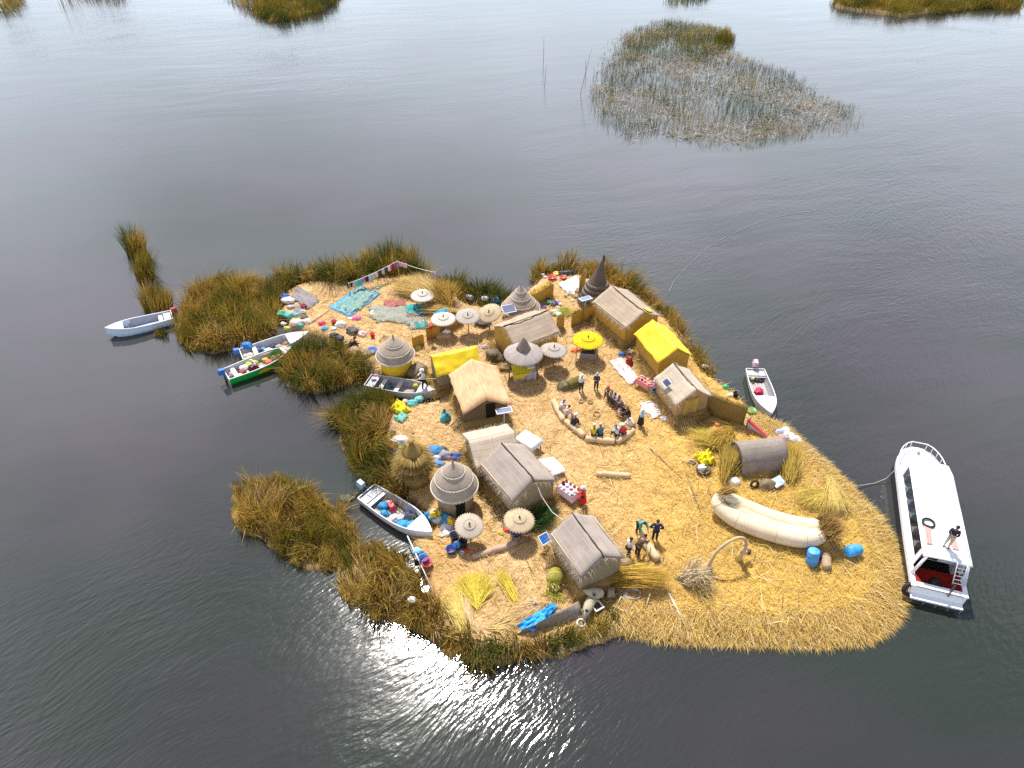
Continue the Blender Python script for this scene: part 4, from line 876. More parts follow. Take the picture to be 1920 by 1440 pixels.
for sg in (-1, 1): mb.box((.095*TL, sg*(HB-.10), .97), (.19*TL, .22, .06))
mb.box((.015*TL, 0, .985), (.26, HB*2, .06)); mb.build('well_coaming', TW, tb)
mb = MB(); mb.box((-.17, 0, .42), (.34, HB*1.85, .10)); mb.build('swim_platform', TW, tb)
mb = MB()
for k in range(5): mb.box((-.36, (k-2)*.55, .30), (.04, .03, .3))
mb.build('platform_bracket', paint((.2, .2, .22), .5), tb)
# cabin: leaning sides with a long window each, roof on top
c0, c1, RZ = 1.30, 7.65, 2.3; wb = lambda x: 1.13; wt = lambda x: .97
zb = .93; w0, w1 = zb+.32, RZ-.12
def wally(x, z, sg): f = max(min((z-zb)/(RZ-zb), 1), 0); return sg*(wb(x)*(1-f)+wt(x)*f)
for sg in (-1, 1):
    mb = MB()
    for za, zc, a0, a1 in ((zb-.02, w0, c0, c1), (w1, RZ, c0, c1), (w0, w1, c0, c0+.3), (w0, w1, c1-.25, c1)):
        mb.grid(lambda u, v, za=za, zc=zc, a0=a0, a1=a1: (a0+(a1-a0)*u, wally(a0+(a1-a0)*u, za+(zc-za)*v, sg), za+(zc-za)*v), 14, 2, False, (0, -sg*.05, 0))
    mb.build('side_wall', TW, tb)
    mb = MB(); mb.grid(lambda u, v: (c0+.3+(c1-c0-.55)*u, wally(c0+.3+(c1-c0-.55)*u, w0+(w1-w0)*v, sg)-sg*.03, w0+(w1-w0)*v), 14, 1, False)
    gm, gt_, gp_ = (None, None, None)
    if 'boat_glass' not in MATS:
        gm, gt_, gp_ = newmat('boat_glass'); gp_.inputs['Base Color'].default_value = (.02, .025, .03, 1); gp_.inputs['Roughness'].default_value = .06; gp_.inputs['Alpha'].default_value = .35; MATS['boat_glass'] = gm
    mb.build('window', MATS['boat_glass'], tb)
mb = MB(); mb.box(((2.05+c1)/2, 0, zb+.02), (c1-2.15, 2*HB-.5, .03)); mb.build('cabin_floor', paint((.06, .055, .06), .8), tb)
mb = MB()
mb.grid(lambda u, v: (c1+.05-(.05)*v, (u*2-1)*wt(c1), zb+(RZ-zb)*v), 6, 2, False, (-.05, 0, 0)); mb.build('front_wall', TW, tb)
mb = MB(); mb.grid(lambda u, v: (c1+.075-.05*(.4+.45*v), (u*2-1)*(wt(c1)-.15), zb+(RZ-zb)*(.4+.45*v)), 4, 2, False); mb.build('windscreen', paint((.02, .025, .03), .08, .1, .6), tb)
mb = MB(); mb.grid(lambda u, v: (2.0, (u*2-1)*(.95), zb+(RZ-.1-zb)*v), 6, 2, False, (-.03, 0, 0)); mb.build('rear_bulkhead', paint((.05, .02, .02), .6, .2), tb)
mb = MB(); mb.box((1.95, -.5, 1.45), (.03, .75, 1.0)); mb.build('cabin_door', paint((.55, .57, .62), .5), tb)
mb = MB()
mb.grid(lambda u, v: (c0-.45+(c1-c0+.55)*u, (v*2-1)*(1.10-.14*max(u-.9, 0)/.1), RZ+.01+.07*(1-(v*2-1)**2)), 20, 10, True, (0, 0, -.06)); mb.build('roof', TW, tb)
for sg in (-1, 1):
    mb = MB(); mb.tube([(c0-.4, sg*.92, RZ-.02), (.75, sg*1.2, 1.0)], .075, 8); mb.build('stanchion', TW, tb)
for k in range(6):
    for sg in (-1, 1):
        x = c0+1.25+k*.95; st = MB(); st.box((x, sg*.68, 1.18), (.42, .62, .1)); st.box((x-.22, sg*.68, 1.42), (.09, .62, .55), 0, -.12); st.build('seat', paint((.22, .25, .30), .7, .1), tb)
mb = MB()                                                                # bow rail
pts = [(s*TL, sg*hb(s)*.97, zs(s)+.42) for sg, rng in ((-1, [.80, .85, .90, .94, .97, .99]), (1, [.99, .97, .94, .90, .85, .80])) for s in rng]
mb.tube(pts, .03, 6)
for s, y, z in [(q[0], q[1], q[2]) for q in pts[::1]]: mb.tube([(s, y, z-.44), (s, y, z)], .022, 6)
mb.build('bow_rail', TW, tb)
mb = MB(); mb.box((.955*TL, 0, zs(.95)+.1), (.25, .2, .16), 0, 0, 0, .7); mb.build('bow_fitting', paint((.5, .5, .52), .4), tb)
mb = MB()                                                                # roof rail on the starboard side
mb.tube([(c0+.1, -.98, RZ+.02), (c0+.1, -.98, RZ+.2), (c0+1.6, -.98, RZ+.2), (c0+3.1, -.98, RZ+.2), (c0+3.1, -.98, RZ)], .018, 6); mb.build('roof_rail', TW, tb)
lad = MB()
for sg in (-1, 1): lad.tube([(.06*TL, -.85+sg*.22, 1.0), (c0-.43, -.62+sg*.22, RZ+.1)], .03, 6)
for k in range(6): f = (k+.5)/6; x = .06*TL+(c0-.43-.06*TL)*f; z = 1.0+(RZ-.9)*f; lad.tube([(x, -.85+.23*f-.22, z), (x, -.85+.23*f+.22, z)], .022, 6)
lad.build('ladder', TW, tb)
mb = MB(); mb.tube([(.16*TL, -1.32, 1.25), (-.12, -.35, .95)], .055, 8); mb.build('steering_pole', paint((.10, .08, .08), .6), tb)
mb = MB(); mb.blob((.085*TL, -.1, .16), (.42, .34, .4), .3, 3); mb.build('engine_cover', paint((.03, .03, .035), .5), tb)
mb = MB(); mb.blob((.07*TL, .35, .2), (.24, .22, .25), .3, 4); solo(mb, 'cushion', paint((.55, .04, .08), .7), 'red cushion in the stern well of the tour boat', 'cushion', A, tb.rotation_euler.z)
def ring(r, q, n=20): return [(r*math.cos(2*math.pi*i/n), r*math.sin(2*math.pi*i/n), q) for i in range(n+1)]
def tyre(label, px, py, z, r=.32, w=.09, tilt=0.0, m_=None, name='tyre', cat='tyre'):
    c = at(px, py, z); mb = MB(); mb.tube([(a, b*math.cos(tilt), b*math.sin(tilt)) for a, b, _ in ring(r, 0)], w, 8, False)
    return solo(mb, name, m_ or paint((.02, .02, .022), .8), label, cat, c)
tyre('black tyre lying on the white roof of the tour boat', 1741,980, RZ+.14, .28, .055)
tyre('dark tyre fender hanging at the stern corner of the tour boat', 1706,1105, .55, .3, .11, 1.2)
for (pa, pb, lb) in (((1738,984), (1743,1020), 'left faded pink board on the tour boat roof, running out from under the tyre'), ((1785,1006), (1792,1031), 'right faded pink board on the tour boat roof, behind the standing person')):
    q0, q1 = at(*pa, RZ+.09), at(*pb, RZ+.09); dd = q1-q0; mb = MB(); l_ = dd.length
    for k in (-1, 0, 1): mb.box((l_/2, k*.1, .02), (l_, .085, .045))
    solo(mb, 'board', paint((.62, .30, .27), .7, .12), lb, 'board', q0, math.atan2(dd.y, dd.x))
mb = MB(); q0 = at(1749,953,RZ+.1)
mb.tube([(0, 0, .02), (.25, -.1, .03), (.5, -.02, .02), (.6, -.25, .02)], .02, 6); solo(mb, 'rope', paint((.45, .43, .40), .8), 'short rope lying on the roof of the tour boat', 'rope', q0)
def rope(label, pts, r, m_, name='rope', z=None):
    P = [at(u, v, zz) for u, v, zz in pts]; o = P[0]; mb = MB()
    Q = []
    for i in range(len(P)-1):
        for k in range(6): Q.append(P[i].lerp(P[i+1], k/6)-o)
    Q.append(P[-1]-o); mb.tube(Q, r, 6); return solo(mb, name, m_, label, 'rope', o)
rope('pale mooring rope from the tour boat bow to the straw rim', [(1681,878,.8), (1662,897,.25), (1640,906,.06), (1600,912,.2)], .018, paint((.45, .45, .42), .8))
rope('long pale hose floating on the water off the east shore', [(1255,547,.3), (1262,530,.05), (1290,498,.03), (1330,462,.03), (1365,442,.03), (1400,427,.03), (1440,410,.03), (1490,400,.03), (1545,393,.03)], .013, paint((.34, .36, .31), .6), 'hose')
rope('rope slung between the long grey hut and the front hut', [(1003,899,2.7), (1015,930,2.2), (1035,960,1.9), (1058,977,2.2)], .022, paint((.55, .50, .44), .8))

# ------------------------------------------------------------------ big reed boat and the swan figures
REEDB = thatch('bundled_totora', (.52, .37, .19), (.73, .61, .43), (.78, .70, .55), (2, 26, 26), .9, .04)
def smooth(pts, k=6):
    out_ = []; n = len(pts)
    for i in range(n-1):
        p0, p1, p2, p3 = (Vector(pts[max(i-1, 0)]), Vector(pts[i]), Vector(pts[i+1]), Vector(pts[min(i+2, n-1)]))
        for j in range(k):
            t_ = j/k; out_.append(.5*((2*p1)+(-p0+p2)*t_+(2*p0-5*p1+4*p2-p3)*t_*t_+(-p0+3*p1-3*p2+p3)*t_**3))
    out_.append(Vector(pts[-1])); return out_
o0 = at(1440,985)
def rel(L_): return [at(u, v, DK+z)-o0 for u, v, z in L_]
t = thing('reed_boat', 'large pale bundled reed boat with upturned ends, lying on the straw', 'reed boat', o0)
near = smooth(rel([(1352,925,1.3), (1345,935,1.0), (1347,948,.72), (1365,964,.53), (1395,980,.48), (1440,996,.48), (1480,1006,.48), (1512,1010,.58), (1534,1005,.82), (1546,1000,1.0)]))
RB = ([0, .08, .2, .4, .7, .86, .95, 1], [.13, .22, .36, .48, .50, .45, .35, .24])
nn = len(near); rad = [np.interp(i/(nn-1), *RB) for i in range(nn)]
mb = MB(); mb.tube(near, rad, 28); mb.build('reed_bundle', REEDB, t)
farb = smooth(rel([(1354,923,1.33), (1362,931,1.0), (1376,940,.72), (1400,953,.53), (1440,970,.48), (1480,982,.5), (1512,988,.6), (1530,986,.82), (1541,982,1.0)]))
nn = len(farb); mb = MB(); mb.tube(farb, [np.interp(i/(nn-1), *RB)*.98 for i in range(nn)], 28); mb.build('reed_bundle', REEDB, t)
mid = smooth(rel([(1366,950,.6), (1400,966,.52), (1440,983,.50), (1480,994,.52), (1515,999,.6)])); mb = MB(); mb.tube(mid, .34, 14); mb.build('inner_bundle', REEDB, t)
BRT = np.array([.30, .18, .05])
def tuft(name, o, n, axis, spread, ln, col, parent, rad=.15, w=.03):
    ax = Vector(axis).normalized(); b_ = RNG.normal(0, rad, (n, 3))*np.array([1, 1, .6])+np.asarray(o); ln_ = np.array([ax.x, ax.y])[None]*.95+RNG.normal(0, spread, (n, 2))
    h = np.hypot(*ln_.T); ln_ *= (np.minimum(h, .97)/np.maximum(h, 1e-6))[:, None]
    q = blades(name, b_, ln_, RNG.uniform(ln*.6, ln, n), np.full(n, w), col*RNG.uniform(.5, 1.4, (n, 1)), STRAW, .2); q.parent = parent; return q
tuft('stern_tuft', at(1546,1000,DK+1.0)-o0, 420, at(1575,978,DK+1.5)-at(1546,1000,DK+1.0), .28, 1.1, BRT, t, .2, .045)
tuft('stern_tuft', at(1540,981,DK+1.0)-o0, 340, at(1568,972,DK+1.5)-at(1540,981,DK+1.0), .28, 1.0, BRT, t, .17, .045)
tuft('bow_tuft', at(1352,924,DK+1.4)-o0, 240, at(1398,932,DK+1)-at(1352,924,DK+1.4), .15, 1.0, BRT*1.3, t, .10)
for f in (.22, .42, .60, .78, .92):
    k = int(f*(len(near)-1)); p_ = near[k]; r_ = rad[min(k, len(rad)-1)]+.004; tg = (near[min(k+1, len(near)-1)]-near[k-1]).normalized(); a_ = tg.cross(Vector((0, 0, 1))).normalized(); b_ = a_.cross(tg)
    mb = MB(); mb.tube([p_+(a_*math.cos(q)+b_*math.sin(q))*r_ for q in [2*math.pi*i/20 for i in range(21)]], .011, 5, False); mb.build('binding', paint((.42, .30, .15), .9), t)
# swan neck of reeds
o1 = at(1325,1078); sw = thing('swan_figure', 'reed swan figure with long curved neck rising from the straw', 'sculpture', o1)
S1 = [(1321,1078,.0), (1327,1066,.35), (1334,1050,.85), (1345,1033,1.35), (1362,1019,1.7), (1382,1009,1.85), (1395,1010,1.75), (1399,1020,1.45), (1398,1029,1.15)]
nk = smooth([at(u, v, DK+z)-o1 for u, v, z in S1]); mb = MB(); mb.tube(nk, [np.interp(i/(len(nk)-1), [0, .3, .7, 1], [.11, .085, .075, .085]) for i in range(len(nk))], 12); SWN = thatch('swan_reed', (.34, .22, .10), (.50, .37, .21), (.60, .48, .32), (14, 14, 2)); mb.build('neck', SWN, sw)
hd = smooth([at(u, v, DK+z)-o1 for u, v, z in ((1398,1027,1.2), (1393,1033,.95), (1394,1036,.75), (1400,1034,.7))]); mb = MB(); mb.tube(hd, [np.interp(i/(len(hd)-1), [0, .4, .8, 1], [.09, .15, .13, .08]) for i in range(len(hd))], 12); mb.build('head', SWN, sw)
p_ = at(1390,1034,DK+.7)-o1; mb = MB(); mb.tube([p_, p_+Vector((-.02, -.02, -.75))], [.12, .2], 10); mb.build('stand', thatch('post_straw', (.40, .28, .06), (.54, .40, .12), (.62, .5, .2), (16, 16, 2)), sw)
mb = MB(); mb.tube([at(1400,1034,DK+.66)-o1, at(1406,1035,DK+.62)-o1], [.13, .17], 10); mb.build('beak_opening', paint((.12, .06, .025), .9), sw)
mb = MB(); q_ = at(1398,1022,DK+1.4)-o1; mb.lathe([(.115, -.03), (.125, 0), (.115, .03)], 14, q_); mb.build('binding', BAMBOO, sw)
tuft('neck_base', (0, 0, .0), 160, (.3, .2, 1), .22, .6, np.array([.36, .28, .05]), sw, .10)
# tangle of old reeds under the swan's neck
c = at(1298,1088); t = thing('reed_tangle', 'grey tangle of old reeds and roots at the foot of the swan neck', 'reeds', c)
mb = MB(); mb.blob((0, 0, -.1), (.75, .5, .5), .5, 13, 3); mb.build('root_mass', thatch('root_mass', (.10, .075, .03), (.24, .18, .09), (.42, .35, .24), (8, 8, 8)), t)
tuft('dry_stalks', (0, 0, .35), 260, (1, .1, .2), .6, 1.0, np.array([.52, .42, .26]), t, .3, .035)
tuft('dry_stalks', (.2, -.3, .1), 260, (.5, -1, .2), .5, 1.0, np.array([.40, .28, .10]), t, .3, .03)
# two straw animal heads beside the front hut
FISH = thatch('figure_mat', (.30, .25, .16), (.42, .36, .25), (.50, .44, .33), (10, 10, 10))
def beast(label, pts, rs, eye):
    o_ = at(pts[0][0], pts[0][1]); t = thing('straw_animal_head', label, 'sculpture', o_, 0, 'straw animal heads beside the front hut')
    P_ = smooth([at(u, v, DK+z)-o_ for u, v, z in pts]); mb = MB(); mb.tube(P_, [float(np.interp(i/(len(P_)-1), np.linspace(0, 1, len(rs)), rs)) for i in range(len(P_))], 14); b_ = mb.build('head', FISH, t)
    mb = MB(); e_ = at(eye[0], eye[1], DK+eye[2])-o_; mb.blob(e_, (.085, .085, .06), .1, 2, 2, False); mb.build('eye', paint((.015, .01, .008), .7), t)
    mb = MB()
    for s in (-1, 1): mb.blob(P_[len(P_)//2+4]+Vector((s*.18, 0, .15)), (.07, .04, .14), .1, s, 2, False)
    mb.build('ear', FISH, t)
beast('straw animal head lying across the other, its snout pointing left at the front hut', [(1094,1107,.55), (1102,1110,.55), (1112,1112,.55), (1124,1113,.5), (1131,1116,.45)], [.05, .16, .27, .26, .12], (1114,1115,.83))
beast('straw animal head standing below the other, with its nose at the front reeds', [(1112,1122,.25), (1106,1130,.4), (1102,1140,.5), (1097,1152,.4), (1094,1160,.2)], [.22, .25, .23, .15, .05], (1100,1145,.73))

# ------------------------------------------------------------------ people
SKIN = paint((.30, .16, .09), .6, .08); SKINL = paint((.52, .32, .22), .6, .08); HAIR = paint((.012, .01, .009), .5, .2, .4); HAIRB = paint((.22, .12, .04), .5, .2, .4)
EYE = paint((.01, .008, .008), .3)
def skinned(name, V, E, rad, m_, parent, sub=1):
    me = bpy.data.meshes.new(name); me.from_pydata(V, E, []); me.materials.append(m_)
    o = bpy.data.objects.new(name, me); COL.objects.link(o); o.parent = parent
    md = o.modifiers.new('skin', 'SKIN'); md.use_smooth_shade = True
    for i, r_ in enumerate(rad):
        sv = me.skin_vertices[0].data[i]; sv.radius = (r_, r_); sv.use_root = (i == 0)
    ss = o.modifiers.new('subsurf', 'SUBSURF'); ss.levels = sub; ss.render_levels = sub
    return o
def joints(pose, arm):
    """joint positions, figure faces -y, origin on the ground below the pelvis (or seat)"""
    J = {}
    if pose in ('stand', 'walk', 'bend'):
        hz = .92; J['pel'] = Vector((0, 0, hz)); bt = .75 if pose == 'bend' else (.12 if pose == 'walk' else .03)
        st = .22 if pose == 'walk' else .0
        for s, k in ((-1, 'L'), (1, 'R')):
            f = s*st
            J['hip'+k] = Vector((s*.095, 0, hz-.04)); J['kne'+k] = Vector((s*.105, -.04-f*.6, .49)); J['ank'+k] = Vector((s*.11, -f+.02, .09)); J['toe'+k] = Vector((s*.13, -f-.14, .04))
    else:
        hz = .12 if pose != 'crouch' else .26
        J['pel'] = Vector((0, 0, hz)); bt = .35 if pose != 'crouch' else .7
        for s, k in ((-1, 'L'), (1, 'R')):
            J['hip'+k] = Vector((s*.10, -.03, hz)); J['kne'+k] = Vector((s*.13, -.42 if pose != 'crouch' else -.36, hz+.16 if pose != 'crouch' else hz+.22)); J['ank'+k] = Vector((s*.12, -.50 if pose != 'crouch' else -.22, -.16 if pose != 'crouch' else .08)); J['toe'+k] = Vector((s*.14, -.64 if pose != 'crouch' else -.38, -.22 if pose != 'crouch' else .03))
    up = Vector((0, -math.sin(bt), math.cos(bt))); p_ = J['pel']
    J['spi'] = p_+up*.20+Vector((0, .01, 0)); J['che'] = p_+up*.42; J['nec'] = p_+up*.56
    fw = Vector((0, -math.cos(bt), -math.sin(bt)))
    J['jaw'] = J['nec']+up*.09+fw*.03; J['hea'] = J['nec']+up*.17+fw*.025; J['cro'] = J['nec']+up*.26+fw*.015
    for s, k in ((-1, 'L'), (1, 'R')):
        sh = J['che']+up*.07+Vector((s*.185, 0, 0)); J['sho'+k] = sh
        mode = arm if isinstance(arm, str) else arm[0 if s < 0 else 1]
        if mode == 'down': e_, w_ = sh+Vector((s*.06, .03, -.28)), sh+Vector((s*.08, -.05, -.53))
        elif mode == 'front': e_, w_ = sh+Vector((s*.06, -.06, -.27)), sh+Vector((-s*.08, -.25, -.22))
        elif mode == 'reach': e_, w_ = sh+Vector((s*.05, -.18, -.20)), sh+Vector((0, -.38, -.32))
        elif mode == 'low': e_, w_ = sh+Vector((s*.04, -.12, -.25)), sh+Vector((-s*.03, -.30, -.44))
        elif mode == 'knees': e_, w_ = sh+Vector((s*.05, -.12, -.24)), (J['kne'+k]+Vector((-s*.03, .05, .09)))
        elif mode == 'hip': e_, w_ = sh+Vector((s*.20, .08, -.22)), sh+Vector((s*.02, -.05, -.42))
        else: e_, w_ = sh+Vector((s*.2, -.05, -.12)), sh+Vector((s*.38, -.16, -.02))
        J['elb'+k], J['wri'+k] = e_, w_; J['pal'+k] = w_+(w_-e_).normalized()*.07
    return J
def person(label, px, py, pose='stand', top=(.6, .6, .6), legs=(.02, .02, .025), hat=None, hair=HAIR, arm='down', face=None, rz=0.0, z=DK, skirt=None, skin=SKIN, h=1.0, hatkind='brim', long=False, group=None):
    c = at(px, py, z)
    if face is not None: rz = facing(c, at(face[0], face[1], z))
    h *= .82; t = thing('person', label, 'person', c, rz, group); t.scale = (h, h, h); J = joints(pose, arm)
    V, E, Rr, ix = [], [], [], {}
    def ad(k, p_, r_, par=None):
        ix[k] = len(V); V.append(tuple(p_)); Rr.append(r_)
        if par is not None: E.append((ix[par], ix[k]))
    ad('pel', J['pel'], .125); ad('spi', J['spi'], .115, 'pel'); ad('che', J['che'], .125, 'spi'); ad('nec', J['nec'], .052, 'che'); ad('jaw', J['jaw'], .07, 'nec'); ad('hea', J['hea'], .098, 'jaw'); ad('cro', J['cro'], .068, 'hea')
    f = (J['hea']-J['jaw']); fwd = Vector((0, -f.z, f.y)).normalized() if f.length else Vector((0, -1, 0))
    for k in 'LR':
        s = -1 if k == 'L' else 1
        ad('hip'+k, J['hip'+k], .09, 'pel'); ad('kne'+k, J['kne'+k], .058, 'hip'+k); ad('ank'+k, J['ank'+k], .038, 'kne'+k); ad('toe'+k, J['toe'+k], .036, 'ank'+k)
        ad('sho'+k, J['sho'+k], .055, 'che'); ad('elb'+k, J['elb'+k], .041, 'sho'+k); ad('wri'+k, J['wri'+k], .028, 'elb'+k); ad('pal'+k, J['pal'+k], .032, 'wri'+k)
        d_ = (J['pal'+k]-J['wri'+k]).normalized(); sd_ = Vector((1, 0, 0)) if abs(d_.x) < .8 else Vector((0, 1, 0)); nrm = d_.cross(sd_).normalized(); sd_ = nrm.cross(d_).normalized()
        for q, (o_, l_) in enumerate(((-.026, .075), (-.009, .085), (.009, .08), (.025, .062))):
            b_ = J['pal'+k]+sd_*o_+d_*.02; ad(f'f{q}a'+k, b_+d_*l_*.5+nrm*.006, .0085, 'pal'+k); ad(f'f{q}b'+k, b_+d_*l_*.95+nrm*.022, .0075, f'f{q}a'+k)
        b_ = J['wri'+k]+d_*.03-sd_*.035; ad('ta'+k, b_+d_*.02-sd_*.012+nrm*.01, .0095, 'wri'+k); ad('tb'+k, b_+d_*.045-sd_*.018+nrm*.025, .008, 'ta'+k)
    skinned('body', V, E, Rr, skin, t)
    up = f.normalized()
    # face: nose, ears, eyes and mouth on the head
    mb = MB(); hc = J['hea']
    mb.blob(hc+fwd*.098-up*.005, (.014, .022, .02), .05, 1, 1, False)
    for s in (-1, 1): mb.blob(hc+Vector((s*.098, 0, 0))-up*.005, (.014, .02, .03), .05, 2, 1, False)
    mb.build('nose_and_ears', skin, t)
    mb = MB()
    for s in (-1, 1): mb.blob(hc+fwd*.088+Vector((s*.035, 0, 0))+up*.02, (.012, .01, .008), 0, 1, 1, False)
    mb.blob(hc+fwd*.088-up*.045, (.025, .01, .006), 0, 1, 1, False); mb.build('face_features', EYE, t)
    if hair:
        mb = MB(); mb.blob(hc+up*.045-fwd*.022, (.108, .11, .095), .06, 3, 2, False)
        if long: mb.blob(hc-up*.12-fwd*.10, (.09, .05, .2), .1, 4, 2, False)
        mb.build('hair', hair, t)
    def piece(nm, keys, edges, rr, col, rough=.8):
        k_ = list(keys); return skinned(nm, [tuple(J[q]) if isinstance(q, str) else tuple(q) for q in k_], edges, rr, paint(col, rough, .12), t)
    shirt = piece('jacket', ['pel', 'spi', 'che', 'shoL', 'elbL', 'wriL', 'shoR', 'elbR', 'wriR'], [(0, 1), (1, 2), (2, 3), (3, 4), (4, 5), (2, 6), (6, 7), (7, 8)], [.155, .155, .17, .084, .068, .055, .084, .068, .055], top)
    if skirt is None or pose in ('stand', 'walk', 'bend'):
        piece('trousers', ['pel', 'hipL', 'kneL', 'ankL', 'hipR', 'kneR', 'ankR'], [(0, 1), (1, 2), (2, 3), (0, 4), (4, 5), (5, 6)], [.145, .116, .086, .068, .116, .086, .068], legs)
    mb = MB()
    for k in 'LR': mb.blob((J['toe'+k]*.6+J['ank'+k]*.4)-Vector((0, 0, .035)), (.05, .12, .05), .05, 1, 2, False)
    mb.build('shoes', paint((.05, .045, .045), .6), t)
    if skirt is not None:
        mb = MB()
        if pose in ('stand', 'walk', 'bend'): mb.lathe([(.27, .30), (.25, .45), (.215, .7), (.16, .97), (.14, 1.0)], 24, scal=lambda k, th: 1+.05*math.cos(9*th)*(1 if k < 3 else 0))
        else:
            mb.blob((0, -.22, -.12), (.34, .46, .42), .12, 5, 3)
        mb.build('skirt', paint(skirt, .85, .14), t)
    if hat is not None:
        hm = paint(tuple(x*.85 for x in hat), .75, .06); mb = MB(); b_ = J['cro']-up*.035; Q = up.to_track_quat('Z', 'Y').to_matrix()
        prof = [(.175, -.01), (.178, .003), (.118, .015), (.108, .065), (.085, .105), (0, .115)] if hatkind == 'brim' else [(.113, -.055), (.118, 0), (.105, .06), (.06, .105), (0, .118)]
        mb.lathe(prof, 20); 
        if hatkind == 'cap': mb.box((0, -.14, -.03), (.13, .12, .015))
        o_ = mb.build('hat', hm, t); o_.matrix_local = Matrix.Translation(b_) @ Q.to_4x4()
        if hatkind == 'cap' : pass
    return t
CIR = (1112, 772)
G1 = 'visitors sitting round the log circle'
person('person in white top with arms folded, standing at the head of the log circle', 1089,734, top=(.72, .70, .72), hat=(.70, .68, .66), arm='front', face=(1120, 800))
person('person in black jacket with pale blue front, standing at the head of the log circle', 1117,731, top=(.03, .035, .06), legs=(.03, .03, .035), hat=(.25, .55, .72), hatkind='cap', arm='front', face=(1112, 800))
SZ = DK+.34
person('seated person with red beanie and brown clothes, at the upper end of the bench', 1142,737, 'sit', (.24, .15, .11), (.10, .07, .06), (.62, .06, .05), hatkind='beanie', arm='knees', face=CIR, z=SZ, group=G1)
person('seated person with yellow scarf and pale jacket, second on the right hand bench', 1150,745, 'sit', (.62, .52, .30), (.05, .04, .04), None, HAIRB, arm='knees', face=CIR, z=SZ, group=G1)
person('seated person in white shirt leaning forward, third on the right hand bench', 1157,751, 'sit', (.70, .66, .66), (.03, .03, .03), None, HAIR, arm='knees', face=CIR, z=SZ, group=G1)
person('seated person in pink coat, at the lower end of the right hand bench', 1165,757, 'sit', (.60, .36, .34), (.16, .10, .08), None, HAIR, arm='knees', face=CIR, z=SZ, group=G1)
person('seated person with long brown hair and black coat, on the right of the circle', 1180,779, 'sit', (.012, .012, .015), (.02, .02, .02), None, HAIRB, arm='knees', face=CIR, z=SZ, long=True, group=G1)
person('seated person in black coat and pale pink trousers, on the right of the circle', 1171,774, 'sit', (.015, .014, .016), (.62, .42, .42), None, HAIR, arm='knees', face=CIR, z=SZ, group=G1)
person('seated person in white jacket with dark hair, above the red one in the circle', 1182,799, 'sit', (.70, .64, .66), (.62, .5, .5), None, HAIR, arm='knees', face=CIR, z=SZ, group=G1)
person('seated person in red jacket with white hat, at the lower right of the circle', 1170,815, 'sit', (.62, .02, .02), (.05, .05, .06), (.74, .72, .72), arm='knees', face=CIR, z=SZ, group=G1)
person('seated person in pale blue jacket with blue cap, beside the red one in the circle', 1157,817, 'sit', (.52, .62, .74), (.03, .03, .035), (.08, .32, .62), hatkind='beanie', arm='knees', face=CIR, z=SZ, group=G1)
person('seated person in teal blue jacket on the nearest log of the circle', 1126,817, 'sit', (.01, .16, .26), (.03, .03, .035), (.60, .50, .45), hatkind='beanie', arm='knees', face=CIR, z=SZ, h=1.05, group=G1)
person('seated person in yellow jacket with white hat on the nearest log of the circle', 1113,817, 'sit', (.60, .52, .02), (.05, .05, .05), (.74, .72, .70), hatkind='beanie', arm='knees', face=CIR, z=SZ, group=G1)
person('seated person in dark navy jacket with white hat at the lower left of the circle', 1074,796, 'sit', (.025, .028, .05), (.03, .03, .04), (.74, .72, .70), hatkind='brim', arm='knees', face=CIR, z=SZ, h=1.05, group=G1)
person('seated person with purple cap and white top at the left of the circle', 1050,766, 'sit', (.68, .62, .60), (.50, .38, .34), (.18, .10, .42), hatkind='beanie', arm='knees', face=CIR, z=SZ, group=G1)
person('seated person in pinkish top with a dark bag at the left of the circle', 1060,777, 'sit', (.66, .52, .48), (.62, .48, .44), None, HAIR, arm='knees', face=CIR, z=SZ, group=G1)
person('person in pale blue top and black skirt with white hat, standing outside the circle', 1200,799, top=(.34, .55, .66), skirt=(.02, .02, .022), hat=(.74, .73, .70), arm='front', face=(1240, 790), h=.98)
person('vendor in pink top and teal skirt with white hat, standing at the red stall', 1225,745, top=(.62, .22, .42), skirt=(.04, .20, .28), hat=(.76, .75, .72), arm='reach', face=(1205, 735), h=.98)
person('person in dark red clothes crouching on the pink mat by the yellow tarp hut', 1181,685, 'crouch', (.26, .02, .02), hat=None, arm='reach', skirt=(.22, .01, .02), face=(1170, 660))
person('vendor in red dress with wide white hat behind the covered stall', 1092,946, top=(.62, .03, .04), skirt=(.60, .02, .03), hat=(.78, .77, .74), arm='reach', face=(1065, 935), h=1.0)
person('man in teal jacket bending over the end of a reed roll', 1196,998, 'bend', (.02, .28, .26), (.02, .02, .03), None, HAIR, arm='reach', face=(1215, 1030), h=1.08)
person('man in dark navy shirt and black trousers standing right of the reed roll', 1227,1012, top=(.02, .025, .07), legs=(.012, .012, .02), hair=HAIR, arm='hip', face=(1225, 950), h=1.1)
person('man in white shirt walking with dark trousers by the front hut', 1176,1044, 'walk', (.72, .66, .68), (.03, .025, .025), None, HAIR, arm=('down', 'low'), face=(1215, 1020), h=1.05)
person('man in dark brown clothes stooping over the near side of the reed roll', 1194,1041, 'bend', (.10, .06, .035), (.05, .035, .03), None, HAIR, arm='reach', face=(1215, 1025), h=1.05)
person('person in dark jacket and khaki trousers standing on the tour boat roof', 1774,1024, top=(.02, .025, .04), legs=(.42, .36, .28), hair=HAIR, arm='front', z=RZ+.08, face=(1755, 1100), h=1.08)
person('person in white with black trousers poling on the bow of the shabby grey boat', 797,727, 'walk', (.72, .69, .66), (.015, .015, .02), (.74, .72, .70), arm=('reach', 'reach'), z=.72, face=(770, 733), h=1.1)
